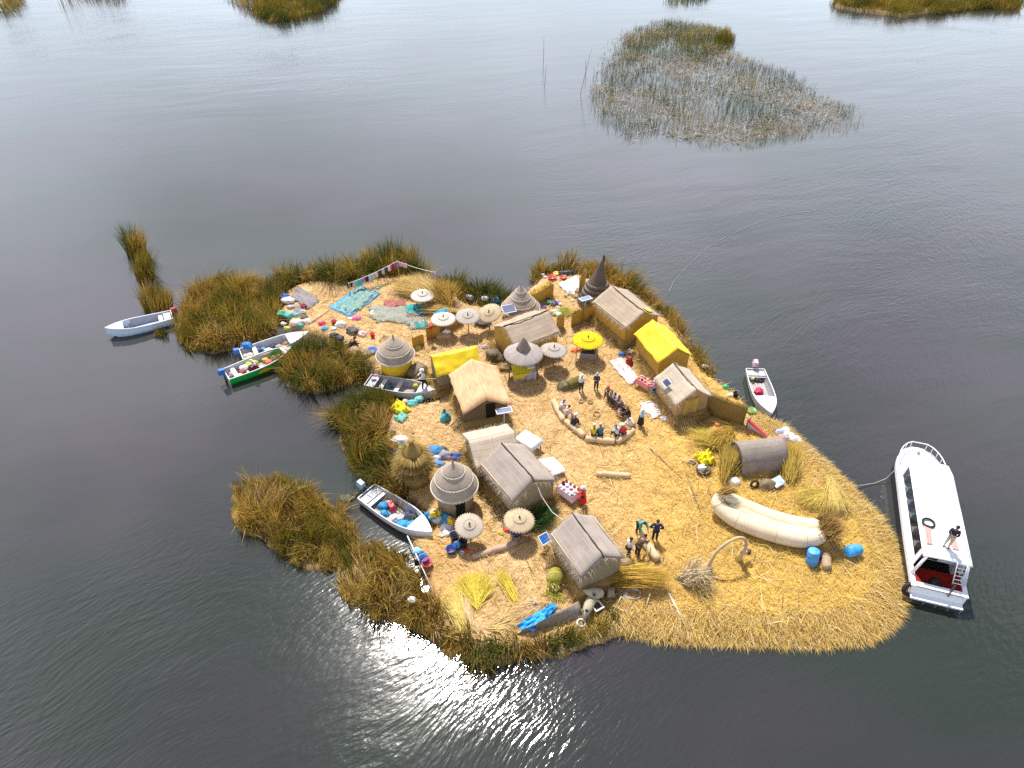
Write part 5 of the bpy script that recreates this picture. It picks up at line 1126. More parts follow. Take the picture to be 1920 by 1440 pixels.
mb = MB(); q0 = at(762,712,1.75); q1 = at(817,710,1.95); mb.tube([(0, 0, 0), q1-q0], .025, 6); solo(mb, 'punting_pole', BAMBOO, 'long cane held by the white dressed person on the grey boat', 'pole', q0)
person('person in pink jacket with pink hat seated in the green boat', 481,690, 'sit', (.62, .42, .50), (.05, .01, .02), (.66, .48, .54), arm='knees', z=.42, face=(420, 700), skirt=(.10, .01, .02))
person('person in black shawl and dark red cap crouching behind the middle reed bed', 657,655, 'crouch', (.012, .012, .014), hat=(.16, .02, .03), hatkind='beanie', arm='reach', skirt=(.012, .012, .014), face=(690, 640), h=1.15)
person('person in purple and red clothes sitting by the white mat at the pale hut', 1262,779, 'sit', (.42, .04, .18), hat=(.55, .50, .68), hatkind='beanie', arm='knees', z=DK+.1, face=(1235, 775), skirt=(.06, .06, .16))
person('person in red and dark clothes sitting at the back of the covered stall', 1049,917, 'sit', (.52, .03, .05), hat=None, arm='knees', z=DK+.15, face=(1070, 925), skirt=(.06, .05, .07))
person('person in teal clothes sitting against the left wall of the tan roofed hut', 840,782, 'sit', (.03, .30, .38), hat=None, arm='knees', z=DK+.12, face=(800, 800), skirt=(.06, .38, .40))

# ------------------------------------------------------------------ small things
def bundle(label, px, py, r, col, z=DK, name='cloth_bundle', cat='bundle', seed=None, rough=.35, group=None, gl=.75):
    c = at(px, py, z); mb = MB(); s_ = seed if seed is not None else px*.13+py*.07
    mb.blob((0, 0, -.02), r if isinstance(r, tuple) else (r, r*.8, r*.62), rough, s_, 3); return solo(mb, name, clothmat(col) if gl > .45 else paint(col, gl, .2, .3, 5, .01), label, cat, c, 0, group)
def bucket(label, px, py, r, h, col, z=DK, name='bucket', cat='bucket', tilt=0, group=None):
    c = at(px, py, z); t = thing(name, label, cat, c, 0, group); mb = MB()
    mb.lathe([(r*.78, 0), (r, h), (r*1.06, h+.005), (r*1.06, h-.03), (r*.95, h-.02), (r*.72, .03), (0, .03)], 24); b_ = mb.build('tub', paint(col, .4, .08, .4), t)
    if h > r*1.2:
        mb = MB(); mb.tube([(r*math.cos(a), .02, h-.02-.3*r*math.sin(a)*0+.0+(-.0)) for a in (0,)]+[(r*1.02*math.cos(a), r*.5*math.sin(a), h-.02+.12*math.sin(a)) for a in np.linspace(.2, math.pi-.2, 8)], .012, 5); mb.build('handle', paint((.5, .5, .5), .4), t)
    if tilt: t.rotation_euler = (tilt, 0, .4)
    return t
def barrel(label, px, py, r, h, col, rx=0.0, rz=0.0, z=DK):
    c = at(px, py, z); t = thing('barrel', label, 'barrel', c+Vector((0, 0, r*abs(math.sin(rx))*.95)), rz); t.rotation_euler = (rx, 0, rz)
    mb = MB(); mb.lathe([(r*.9, 0), (r, .05), (r, h*.32), (r*1.04, h*.34), (r*1.04, h*.37), (r, h*.39), (r, h*.64), (r*1.04, h*.66), (r*1.04, h*.69), (r, h*.71), (r, h-.05), (r*.93, h)], 28); mb.build('drum', paint(col, .45, .30, .4, 4), t)
    mb = MB(); mb.lathe([(r*.9, h), (r*.86, h+.012), (0, h+.012)], 28); mb.lathe([(.05, h+.012), (.05, h+.045), (0, h+.045)], 12, (r*.5, 0, 0)); mb.build('lid', paint(tuple(min(x*1.35, .9) for x in col), .4, .08), t); return t
def sheet(label, corners, col=None, m_=None, z=.08, wr=.06, name='tarp', cat='tarp', seed=None, n=14, group=None, fr=5.0, edge=.05):
    P_ = [at(u, v, DK+z) for u, v in corners]; o_ = (P_[0]+P_[2])/2; s_ = seed if seed is not None else corners[0][0]*.1
    def fn(u, v):
        p_ = P_[0].lerp(P_[1], u).lerp(P_[3].lerp(P_[2], u), v)-o_
        w = Vector((u*fr+s_, v*fr, s_)); k = min(1, 8*min(u, 1-u, v, 1-v)+.15)
        j = Vector((mnoise.noise(w*1.7+Vector((9, 0, 0))), mnoise.noise(w*1.7+Vector((0, 9, 0))), 0))*edge*4*(1-k)
        return p_+j+Vector((0, 0, (abs(mnoise.noise(w))+.5*abs(mnoise.noise(w*2.3)))*wr*2*k-.02*(1-k)))
    mb = MB(); mb.grid(fn, n, n, True, (0, 0, -.012)); return solo(mb, name, m_ or paint(col, .6, .12, .3, 4), label, cat, o_, 0, group)
def log(label, a, b, r, m_, name='reed_log', cat='log', n=9, group=None, taper=.72, z=None, sag=0.0):
    A, B = at(*a, DK+(z if z is not None else r*.8)), at(*b, DK+(z if z is not None else r*.8)); d = B-A; mb = MB(); sd = a[0]*.37
    L_ = math.hypot(d.x, d.y); yaw = math.atan2(d.y, d.x)
    mb.tube([(L_*i/n, .05*mnoise.noise(Vector((i*.6, sd, 0))), .03*mnoise.noise(Vector((i*.6, 0, sd)))-sag*math.sin(math.pi*i/n)) for i in range(n+1)], [r*(1-(1-taper)*abs(2*i/n-1)**2.5)*(1+.06*mnoise.noise(Vector((i, sd, 2)))) for i in range(n+1)], 14)
    return solo(mb, name, m_, label, cat, A, yaw, group)
LOGM = thatch('bench_log', (.42, .27, .13), (.58, .42, .25), (.68, .54, .37), (1.5, 16, 16))
GL = 'reed log benches set in a circle'
log('reed log bench under the purple capped visitor, left side of the circle', (1037,751), (1057,789), .22, LOGM, group=GL)
log('reed log bench at the lower left of the circle, under the navy jacket', (1061,789), (1096,818), .22, LOGM, group=GL)
log('reed log bench nearest the camera, under the yellow and teal jackets', (1098,822), (1153,828), .22, LOGM, group=GL)
log('reed log bench at the lower right of the circle, under the red jacket', (1156,829), (1188,806), .22, LOGM, group=GL)
log('reed log bench on the right of the circle, under the black coats', (1188,798), (1172,768), .22, LOGM, group=GL)
log('reed log bench at the upper right of the circle, under the red beanie', (1172,762), (1138,733), .22, LOGM, group=GL)
log('single reed log lying in the middle of the open straw', (1119,888), (1182,892), .17, LOGM, taper=.85)
log('pale reed roll the four men are working on', (1201,1004), (1233,1050), .24, LOGM, 'reed_roll', 'reed roll', taper=.8)
log('long pinkish log lying behind the front yard', (886,1045), (970,1017), .16, thatch('grey_log', (.30, .19, .13), (.42, .29, .21), (.5, .37, .28), (1.5, 14, 14)), taper=.8)
log('grey driftwood log at the top of the long log in the front yard', (968,1018), (992,1010), .13, WOOD, taper=.6)
log('tan log stump standing at the stern of the reed boat', (1548,1040), (1551,1066), .24, thatch('stump', (.28, .19, .11), (.40, .29, .19), (.5, .38, .27), (2, 12, 12)), 'log_stump', taper=.9)
log('dark mossy log behind the white topped person at the circle', (1065,723), (1086,712), .32, thatch('mossy_log', (.06, .05, .015), (.14, .12, .035), (.24, .2, .08), (3, 10, 10)), taper=.9)
bundle('dark mossy straw roll with frayed top, left of the standing pair', 1057,728, (.45, .4, .4), (.12, .10, .03), name='straw_roll', cat='straw roll', rough=.25)
for (u, v, lb) in ((1089,752, 'small straw ring on the ground, nearest the white topped standing person'), (1107,753, 'small straw ring on the ground between the standing pair and the circle centre'), (1119,776, 'dark straw ring on the ground in the centre of the log circle')):
    tyre(lb, u, v, DK+.06, .22 if v > 770 else .16, .05, 0, paint((.30, .19, .07), .9, .25), 'straw_ring', 'straw ring')
barrel('upright blue plastic barrel leaning below the reed boat stern', 1521,1057, .30, .85, (.06, .27, .60), -.18, .3)
barrel('blue plastic barrel lying on its side near the straw rim', 1608,1036, .30, .8, (.05, .30, .62), 1.35, -1.2)
barrel('dark blue barrel half hidden behind the upright blue barrel', 1514,1037, .28, .6, (.01, .05, .25), 1.3, .6)
bundle('turquoise cloth on the reed boat stern', 1536,980, (.18, .14, .12), (.02, .46, .33), z=DK+.9)
# tarps, nets and mats on the north west drying ground
GNET = netmat('grey_net', [(.06, .05, .05), (.17, .15, .155), (.27, .245, .26), (.11, .09, .095)], 4.0, (1, 4, 1))
BTARP = netmat('blue_tarp_nets', [(.01, .15, .48), (.04, .24, .44), (.14, .26, .14), (.32, .36, .34), (.02, .20, .48)], 4.0, (1, 2, 1))
GRNET = netmat('green_net', [(.05, .08, .06), (.16, .21, .17), (.34, .30, .25), (.05, .15, .14), (.22, .2, .18)], 5.0, (1, 3, 1))
REDNET = netmat('red_net', [(.22, .03, .02), (.46, .09, .06), (.16, .09, .08), (.40, .10, .08)], 4.5)
TEAL = netmat('teal_net', [(.005, .11, .12), (.01, .24, .24), (.04, .36, .32)], 3.0)
BLUET = paint((.015, .29, .66), .5, .25, .35, 4)
sheet('grey fishing net spread at the far left of the drying ground', [(560,538), (600,562), (578,580), (545,556)], m_=GNET, wr=.16, name='fishing_net', cat='net')
sheet('dark grey net heap trailing below the spread grey net', [(553,572), (575,573), (570,592), (549,592)], m_=GNET, wr=.13, name='fishing_net', cat='net')
sheet('bright blue tarp under a spread fishing net', [(616,576), (676,536), (714,549), (657,594)], m_=BLUET, wr=.06, n=18)
sheet('multicoloured fishing net drying on the blue tarp', [(629,574), (678,538), (708,549), (660,589)], m_=BTARP, z=.13, wr=.13, edge=.14, n=22, name='fishing_net', cat='net')
sheet('red fishing net at the back of the net pile', [(718,563), (755,561), (765,574), (725,580)], m_=REDNET, wr=.12, name='fishing_net', cat='net')
sheet('pale green fishing net in the middle of the net pile', [(690,572), (762,574), (774,608), (702,600)], m_=GRNET, wr=.15, edge=.14, name='fishing_net', cat='net')
sheet('teal fishing net at the right of the net pile', [(757,573), (794,570), (804,590), (766,597)], m_=TEAL, wr=.2, edge=.12, z=.08, name='fishing_net', cat='net')
sheet('small red net strip on the teal net', [(761,588), (783,586), (790,593), (764,595)], m_=REDNET, wr=.1, z=.14, name='fishing_net', cat='net')
sheet('light grey net at the lower right of the net pile', [(757,594), (795,594), (799,614), (760,610)], m_=GRNET, wr=.12, z=.07, name='fishing_net', cat='net')
sheet('dark green net corner below the net pile', [(784,604), (801,602), (799,616), (762,616)], m_=TEAL, wr=.1, z=.1, name='fishing_net', cat='net')
sheet('white paper sheet beside the green net', [(695,582), (706,580), (706,590), (694,590)], (.72, .70, .66), wr=.03, name='paper_sheet', cat='sheet')
sheet('pinkish woven mat in front of the yellow tarp hut', [(1141,677), (1166,668), (1202,712), (1180,721)], (.60, .47, .51), wr=.02, name='woven_mat', cat='mat', z=.10)
sheet('white mat with a bag on it in front of the small pale hut', [(1197,756), (1224,748), (1247,774), (1224,785)], (.66, .62, .66), wr=.02, name='woven_mat', cat='mat', z=.10)
bundle('grey and white bag on the white mat', 1232,764, (.32, .22, .16), (.42, .42, .48), name='bag', cat='bag')
bundle('dark brown cloth beside the white mat', 1244,764, (.28, .12, .08), (.12, .06, .05), name='cloth', cat='cloth')
sheet('white tarpaulin draped in folds near the pointed tower', [(1046,532), (1083,518), (1095,545), (1064,552)], (.70, .70, .73), wr=.20, z=.10, fr=2.6, name='tarpaulin', n=26)
sheet('bright blue crumpled tarp at the front of the island', [(962,1176), (1032,1132), (1050,1140), (1004,1180)], m_=BLUET, wr=.14, z=.30, fr=4, n=24)
sheet('smaller blue tarp flap behind the crumpled blue tarp', [(977,1143), (999,1128), (1013,1136), (990,1141)], m_=BLUET, wr=.14, z=.06, fr=4)
sheet('bright yellow tarp crumpled beside the black basin', [(1299,852), (1330,845), (1343,866), (1320,874)], (.70, .58, .01), wr=.26, z=.22, fr=3, n=24)
sheet('bright yellow tarp thrown over the reeds by the creek yard', [(727,765), (746,750), (771,768), (750,778)], (.70, .60, .02), wr=.26, z=.1, fr=2.6, n=24)
sheet('turquoise net lying in front of the yellow tarp in the creek yard', [(737,783), (755,773), (766,782), (752,792)], m_=netmat('turq_net', [(.01, .28, .24), (.03, .42, .34), (.25, .5, .42), (.01, .2, .18)], 4.5), wr=.14, name='fishing_net', cat='net')
sheet('bright white board lying beside the long grey hut', [(1008,861), (1038,856), (1062,882), (1032,895)], (.64, .63, .66), wr=.015, z=.35, edge=.0, name='white_board', cat='board', n=6)
# white table beside the rounded hut
c = at(990,840,DK); t = thing('white_table', 'square table under a white plastic cloth beside the long grey hut', 'table', c, -.75)
mb = MB(); mb.grid(lambda u, v: (((u-.5)*1.5), (v-.5)*1.15, .8-.28*max(0, max(abs(u-.5), abs(v-.5))-.42)/.08*.9+.02*mnoise.noise(Vector((u*5, v*5, 1)))), 24, 24, True, (0, 0, -.02)); mb.build('tablecloth', paint((.66, .66, .68), .4, .06), t)
for x in (-.6, .6):
    for y in (-.45, .45): mb = MB(); mb.tube([(x, y, -.05), (x, y, .74)], .03, 6); mb.build('leg', WOOD, t)
# stalls
def stall(label, px, py, w, d, rz, col, h=.7):
    c = at(px, py); t = thing('stall_table', label, 'stall', c, rz); mb = MB()
    mb.grid(lambda u, v: ((u-.5)*w, (v-.5)*d, h-(.3 if u in (0, 1) or v in (0, 1) else 0)+.01*mnoise.noise(Vector((u*6, v*6, 0)))), 10, 8, False, (0, 0, -.015)); mb.build('cloth', paint(col, .7, .1), t)
    for x in (-1, 1):
        for y in (-1, 1): mb = MB(); mb.tube([(x*w*.42, y*d*.40, -.05), (x*w*.42, y*d*.40, h-.03)], .025, 6); mb.build('leg', WOOD, t)
    return t, c
def goods(base, c, rz, w, d, h, rows, cols, pal_, what):
    Mz = Matrix.Rotation(rz, 4, 'Z'); k = 0
    for i in range(cols):
        for j in range(rows):
            nm, cl_ = pal_[k % len(pal_)]; k += 1; x = (i+.5)/cols-.5; y = (j+.5)/rows-.5; q = c+(Mz @ Vector((x*w*.86, y*d*.8, h+.005))); mb = MB()
            if k % 3 == 0: mb.lathe([(.07, 0), (.09, .06), (.05, .12), (.03, .16), (0, .165)], 12)
            elif k % 3 == 1: mb.box((0, 0, .04), (.17, .13, .08), k*.7, 0, 0, .85)
            else: mb.blob((0, 0, -.02), (.11, .08, .08), .3, k, 2)
            solo(mb, 'craft_item', paint(cl_, .6, .15), f'{nm} craft item for sale on the {what}', 'craft item', q, 0, f'craft goods on the {what}')
st1, c1_ = stall('red cloth stall with small goods in front of the small pale hut', 1207,728, 1.25, .75, -.85, (.62, .22, .20))
pal1 = [('orange', (.62, .20, .04)), ('cream', (.66, .52, .36)), ('blue', (.05, .10, .42)), ('brown', (.30, .15, .06)), ('dark red', (.40, .03, .03)), ('white', (.70, .67, .66)), ('pink', (.64, .30, .34)), ('tan', (.5, .33, .16))]
goods(st1, c1_, -.85, 1.25, .75, .7, 2, 4, pal1, 'red stall')
st2, c2_ = stall('pale pink cloth stall crowded with crafts beside the long grey hut', 1066,931, 1.35, 1.0, -.78, (.70, .50, .56))
pal2 = [('white', (.72, .70, .70)), ('black', (.03, .03, .035)), ('red', (.60, .04, .05)), ('rose', (.64, .26, .34)), ('grey', (.32, .30, .32)), ('orange', (.62, .22, .05)), ('cream', (.68, .56, .42)), ('purple', (.26, .08, .30)), ('brown', (.26, .14, .07)), ('teal', (.03, .26, .28)), ('yellow', (.62, .46, .05)), ('crimson', (.45, .01, .06))]
goods(st2, c2_, -.78, 1.35, 1.0, .7, 3, 4, pal2, 'pink stall')
st3, c3_ = stall('low wooden tray table beside the crouching person by the yellow tarp hut', 1186,664, .9, .6, .5, (.34, .23, .14), .4)
pal3 = [('yellow', (.66, .50, .06)), ('white', (.68, .66, .60)), ('brown', (.24, .12, .06)), ('golden', (.58, .36, .06))]
goods(st3, c3_, .5, .9, .6, .4, 2, 2, pal3, 'tray table')
bundle('bright blue sack at the end of the pink mat', 1166,667, (.28, .2, .22), (.01, .10, .38), name='sack', cat='sack')
bundle('white and red bag on the ground in front of the small pale hut', 1248,786, (.36, .3, .18), (.68, .62, .62), name='bag', cat='bag')
bundle('orange toy like bundle by the gold straw screen', 1273,790, (.3, .12, .12), (.60, .32, .03), name='bundle')
bundle('navy cloth on the ground beside the red and white bag', 1252,772, (.3, .2, .16), (.03, .05, .22), name='cloth', cat='cloth')

# washing line
t = thing('washing_line', 'washing line strung on poles at the back of the drying ground', 'washing line', at(748,517))
o_ = at(748,517); LP = [(655,541,1.0), (700,527,1.05), (750,512,1.9), (815,520,1.2)]
W_ = [at(u, v+0, DK)-o_ for u, v in ((657,552), (748,517), (818,530))]; W_ = [W_[0]+Vector((0, 0, 1.0)), W_[1]+Vector((0, 0, 1.35)), W_[2]+Vector((0, 0, .95))]
for k, w_ in enumerate(W_):
    mb = MB(); mb.tube([(w_.x, w_.y, -.1), (w_.x, w_.y, w_.z+.08)], .035, 6); mb.build('post', BAMBOO, t)
mb = MB(); ln_pts = []
for a_, b_ in ((W_[0], W_[1]), (W_[1], W_[2])):
    for i in range(8): q = a_.lerp(b_, i/8); ln_pts.append(q-Vector((0, 0, .10*math.sin(math.pi*i/8))))
ln_pts.append(W_[2]); mb.tube(ln_pts, .02, 5); mb.build('line', WHITEP, t)
GARM = [('black trousers at the left end', (.02, .01, .012), .55, .42), ('pale pink top', (.62, .42, .46), .36, .5), ('mint green shirt', (.12, .48, .36), .38, .55), ('turquoise shirt', (.05, .46, .40), .42, .6), ('magenta top', (.52, .12, .56), .36, .42), ('black shirt', (.025, .025, .03), .36, .5), ('pale blue shirt', (.42, .52, .64), .36, .52), ('grey and white top', (.5, .5, .5), .34, .48), ('cream top', (.62, .54, .42), .34, .5), ('dark brown trousers', (.08, .04, .03), .4, .6), ('pale violet top', (.52, .46, .60), .34, .48), ('charcoal jumper', (.05, .05, .06), .4, .5), ('white shirt', (.70, .70, .72), .36, .5), ('deep red skirt', (.42, .02, .03), .5, .6), ('purple jumper', (.26, .12, .40), .42, .5)]
n = len(GARM)
for k, (nm, cl_, w, h) in enumerate(GARM):
    f = (k+.4)/n; q = W_[0].lerp(W_[1], f)-Vector((0, 0, .10*math.sin(math.pi*f))); dv = (W_[1]-W_[0]); yaw = math.atan2(dv.y, dv.x); mb = MB()
    if 'trousers' in nm:
        for s in (-1, 1): mb.grid(lambda u, v, s=s: (s*w*.26+(u-.5)*w*.4, .02*math.sin(u*6+v*4), -h*v), 4, 6, True, (0, .03, 0))
        mb.box((0, .015, -.04), (w*.9, .034, .1))
    elif 'skirt' in nm: mb.grid(lambda u, v: ((u-.5)*w*(.6+.4*v), .03*math.sin(u*14), -h*v), 10, 5, True, (0, .03, 0))
    else:
        mb.grid(lambda u, v: ((u-.5)*w*(.72+.05*math.sin(v*5)), .025*math.sin(u*8+v*3), -h*v), 6, 6, True, (0, .03, 0))
        for s in (-1, 1): mb.grid(lambda u, v, s=s: (s*(w*.34+u*w*.18), .02, -h*(.02+.3*u)-h*.22*v), 2, 2, True, (0, .03, 0))
    solo(mb, 'garment', paint(cl_, .85, .12), f'{nm} hanging on the washing line', 'garment', o_+q, yaw, 'washing hung on the line')
for (u, v, lb, cl_) in ((754,507, 'pink top hanging right of the tall line post', (.62, .34, .42)), (762,508, 'rose shirt hanging at the right end of the washing', (.60, .40, .46))):
    f = (u-748)/70; q = W_[1].lerp(W_[2], f); mb = MB(); mb.grid(lambda a, b: ((a-.5)*.32, .02*math.sin(a*8), -.42*b), 5, 5, True, (0, .03, 0)); solo(mb, 'garment', paint(cl_, .85, .12), lb, 'garment', o_+q, -.2, 'washing hung on the line')

# straw bundles, heaps and fans
def fan(label, a, b, spread, n, col, w=.03, name='straw_bundle', lift=.1, kinds=None, neck=.18, lean=.994):
    A = at(*a); B = at(*b); d = B-A; Ln = math.hypot(d.x, d.y); yaw = math.atan2(d.y, d.x)
    b_ = np.stack([RNG.normal(0, neck, n), RNG.normal(0, neck*.5, n)], 1); th = yaw+RNG.normal(0, spread, n)
    P_ = np.stack([b_[:, 0]*math.cos(yaw)-b_[:, 1]*math.sin(yaw), b_[:, 0]*math.sin(yaw)+b_[:, 1]*math.cos(yaw), RNG.uniform(.02, lift+.05, n)], 1)
    lean_ = np.stack([np.cos(th), np.sin(th)], 1)*RNG.uniform(lean-(.015 if lean > .99 else .05), lean, n)[:, None]
    cc = np.asarray(col)*RNG.uniform(.65, 1.25, (n, 1)); q = blades(name, P_, lean_, RNG.uniform(Ln*.7, Ln, n), np.full(n, w), cc, STRAW, .06); q.location = A
    return tag(q, label, 'straw')
YEL = (.62, .48, .06); GLD = (.52, .34, .08); PALS = (.66, .48, .24)
fan('wide fan of fresh yellow reeds spread in the front yard', (893,1132), (885,1078), .42, 900, YEL, .035)
fan('narrow sheaf of yellow reeds beside the wide fan in the front yard', (962,1120), (937,1075), .12, 350, YEL, .03)
fan('long pale straw sheaf along the left edge of the front yard', (866,1178), (842,1112), .12, 600, (.64, .48, .14), .04)
fan('short pale straw sheaf with cut ends in the front yard', (880,1172), (868,1125), .10, 420, PALS, .035)
fan('small bundle of pale straw by the front reeds', (893,1180), (880,1168), .25, 260, PALS, .03)
fan('loose cane stalks spread towards the blue tarp', (925,1176), (970,1168), .4, 260, (.62, .45, .18), .03)
fan('brushy tan sheaf lying over the blue tarp', (1012,1138), (962,1160), .22, 420, (.62, .42, .20), .03)
fan('long golden straw heap behind the front hut corner', (1155,1090), (1248,1100), .10, 1500, (.50, .31, .05), .035, lift=.35, neck=.35, lean=.97)
fan('bright yellow straw spread beside the front hut gable', (1158,1072), (1222,1082), .2, 500, (.60, .44, .05), .03, lift=.2)
fan('fan of pale fresh reeds near the straw rim, left of a pair', (1546,925), (1498,952), .26, 700, (.52, .38, .075), .035, lift=.15)
fan('fan of pale fresh reeds near the straw rim, right of a pair', (1556,905), (1568,972), .16, 700, (.56, .42, .12), .035, lift=.2)
fan('sheaf of yellow reeds standing beside the barrel shelter wall', (1358,896), (1364,860), .25, 800, (.46, .31, .06), .035, lift=.5, neck=.3, lean=.8)
fan('long yellow straw sweep left of the barrel shelter', (1368,842), (1300,822), .16, 800, (.56, .42, .07), .03, lift=.3, neck=.4)
fan('golden straw heap against the brown reed screen', (1362,818), (1336,842), .3, 700, (.46, .29, .05), .035, lift=.3, neck=.35, lean=.95)
fan('straw sheaf leaning at the right end of the barrel shelter', (1478,896), (1475,850), .2, 800, (.52, .36, .07), .035, lift=.4, neck=.3, lean=.85)
fan('long straw bundle lying under the gold straw screen', (1272,776), (1290,810), .2, 700, (.58, .42, .18), .035, lift=.3, neck=.25)
fan('yellow reeds spread on the ground below the rear cone hut yard', (1052,585), (1072,590), .7, 400, (.34, .36, .04), .03)
fan('green cut reeds lying beside the front gable of the long grey hut', (1002,985), (1035,968), .6, 900, (.025, .07, .008), .03, lift=.35, neck=.35, lean=.9)
fan('dry orange brown reeds lying in the creek yard', (712,800), (700,772), .5, 700, (.34, .19, .04), .035, lift=.3, neck=.3, lean=.93)
fan('small heap of green cut grass at the top of the drying ground', (640,530), (648,535), .8, 300, (.16, .18, .04), .03)
fan('golden straw sweep on the slope under the far parasol', (800,562), (742,536), .2, 1300, (.52, .35, .10), .035, lift=.2, neck=.3)
fan('second straw sweep on the slope towards the washing line', (815,555), (765,528), .25, 900, (.58, .40, .15), .035, lift=.2, neck=.3)
fan('shaggy brown straw heap at the right end of the drying ground', (838,575), (822,548), .5, 900, (.40, .24, .04), .04, lift=.5, neck=.3, lean=.85)
fan('straw sheaves lying below the far parasol', (850,588), (790,582), .18, 700, (.54, .37, .12), .035, lift=.25, neck=.25)
fan('greenish straw stalks in the front yard near the front hut', (1048,1122), (1026,1112), .4, 220, (.40, .36, .06), .03)
# bales and rolls
c = at(1040,1092); t = thing('reed_bale', 'round green and yellow reed bale beside the front hut', 'bale', c)
mb = MB(); mb.tube([(-.08, -.38, .38), (-.06, -.2, .43), (0, 0, .44), (.05, .2, .43), (.08, .36, .38)], [.28, .40, .42, .40, .30], 18); mb.build('bundle', thatch('green_bale', (.12, .11, .015), (.28, .26, .04), (.46, .42, .09), (10, 2, 10)), t)
tuft('cut_ends', (-.06, -.35, .4), 220, (0, -1, .4), .3, .28, np.array([.52, .44, .12]), t, .16, .03)
mb = MB(); mb.lathe([(.43, -.03), (.45, 0), (.43, .03)], 20); b_ = mb.build('binding', BAMBOO, t); b_.rotation_euler = (R(90), 0, 0); b_.location = (0, 0, .44)
bundle('brown straw ball at the front hut corner', 1175,1062, (.38, .34, .4), (.26, .18, .07), name='straw_ball', cat='straw ball', rough=.2)
log('grey mat roll beside the straw animal heads', (1138,1112), (1152,1110), .26, GREYWALL, 'mat_roll', 'mat roll', taper=.9)
mb = MB()
for k in range(6): mb.tube([(.5*(1-.06*k)*math.cos(a)+.04*k, .32*math.sin(a), .03+.02*k) for a in np.linspace(0, 2*math.pi, 21)], .012, 5, False)
solo(mb, 'wire_coil', paint((.55, .53, .52), .5), 'pale coil of wire lying near the straw animal heads', 'coil', at(1180,1115))
c = at(1119,1142); t = thing('square_box', 'small open square box with white rim by the straw animal heads', 'box', c, .55)
mb = MB()
for x, y, sx, sy in ((0, -.22, .5, .06), (0, .22, .5, .06), (-.22, 0, .06, .38), (.22, 0, .06, .38)): mb.box((x, y, .28), (sx, sy, .06))
mb.build('rim', WHITEP, t); mb = MB(); mb.box((0, 0, .12), (.46, .46, .24)); mb.build('box', paint((.10, .05, .03), .9), t)
tyre('white ring lying in the reeds at the front shore', 1090,1168, DK+.1, .2, .05, 0, paint((.66, .66, .70), .5), 'float_ring', 'ring')
# heap with mud block by the barrel shelter
bundle('dark earthy root block in front of the barrel shelter', 1437,913, (.55, .38, .38), (.18, .12, .06), name='root_block', cat='root block', rough=.3)
tyre('dark ring leaning on the root block', 1415,908, DK+.25, .2, .07, 1.2, paint((.04, .03, .02), .9), 'dark_ring', 'ring')
sheet('white board with blue stains leaning by the root block', [(1444,900), (1462,890), (1474,905), (1456,915)], m_=netmat('blue_stain', [(.72, .70, .72), (.70, .70, .74), (.10, .34, .56), (.6, .66, .72)], 2.0), wr=.02, z=.3, name='white_board', cat='board', n=6, edge=0)
bundle('white bag with dark straps in front of the barrel shelter', 1374,905, (.36, .3, .3), (.70, .67, .66), name='bag', cat='bag')
bucket('black basin beside the bright yellow tarp, holding a white bag', 1318,884, .42, .22, (.03, .025, .02), name='basin', cat='basin')
bundle('white crumpled bag in the black basin', 1316,878, (.26, .22, .22), (.70, .68, .72), z=DK+.12, name='bag', cat='bag')
bundle('dark brown pouch left of the black basin', 1296,870, (.26, .18, .18), (.10, .06, .04), name='bag', cat='bag')
bundle('small white scrap near the straw rim', 1492,882, (.2, .15, .12), (.68, .62, .58), name='scrap', cat='scrap')
bundle('red round float in the straw by the brown reed screen', 1345,797, (.2, .16, .14), (.58, .16, .06), name='float', cat='float', rough=.1)
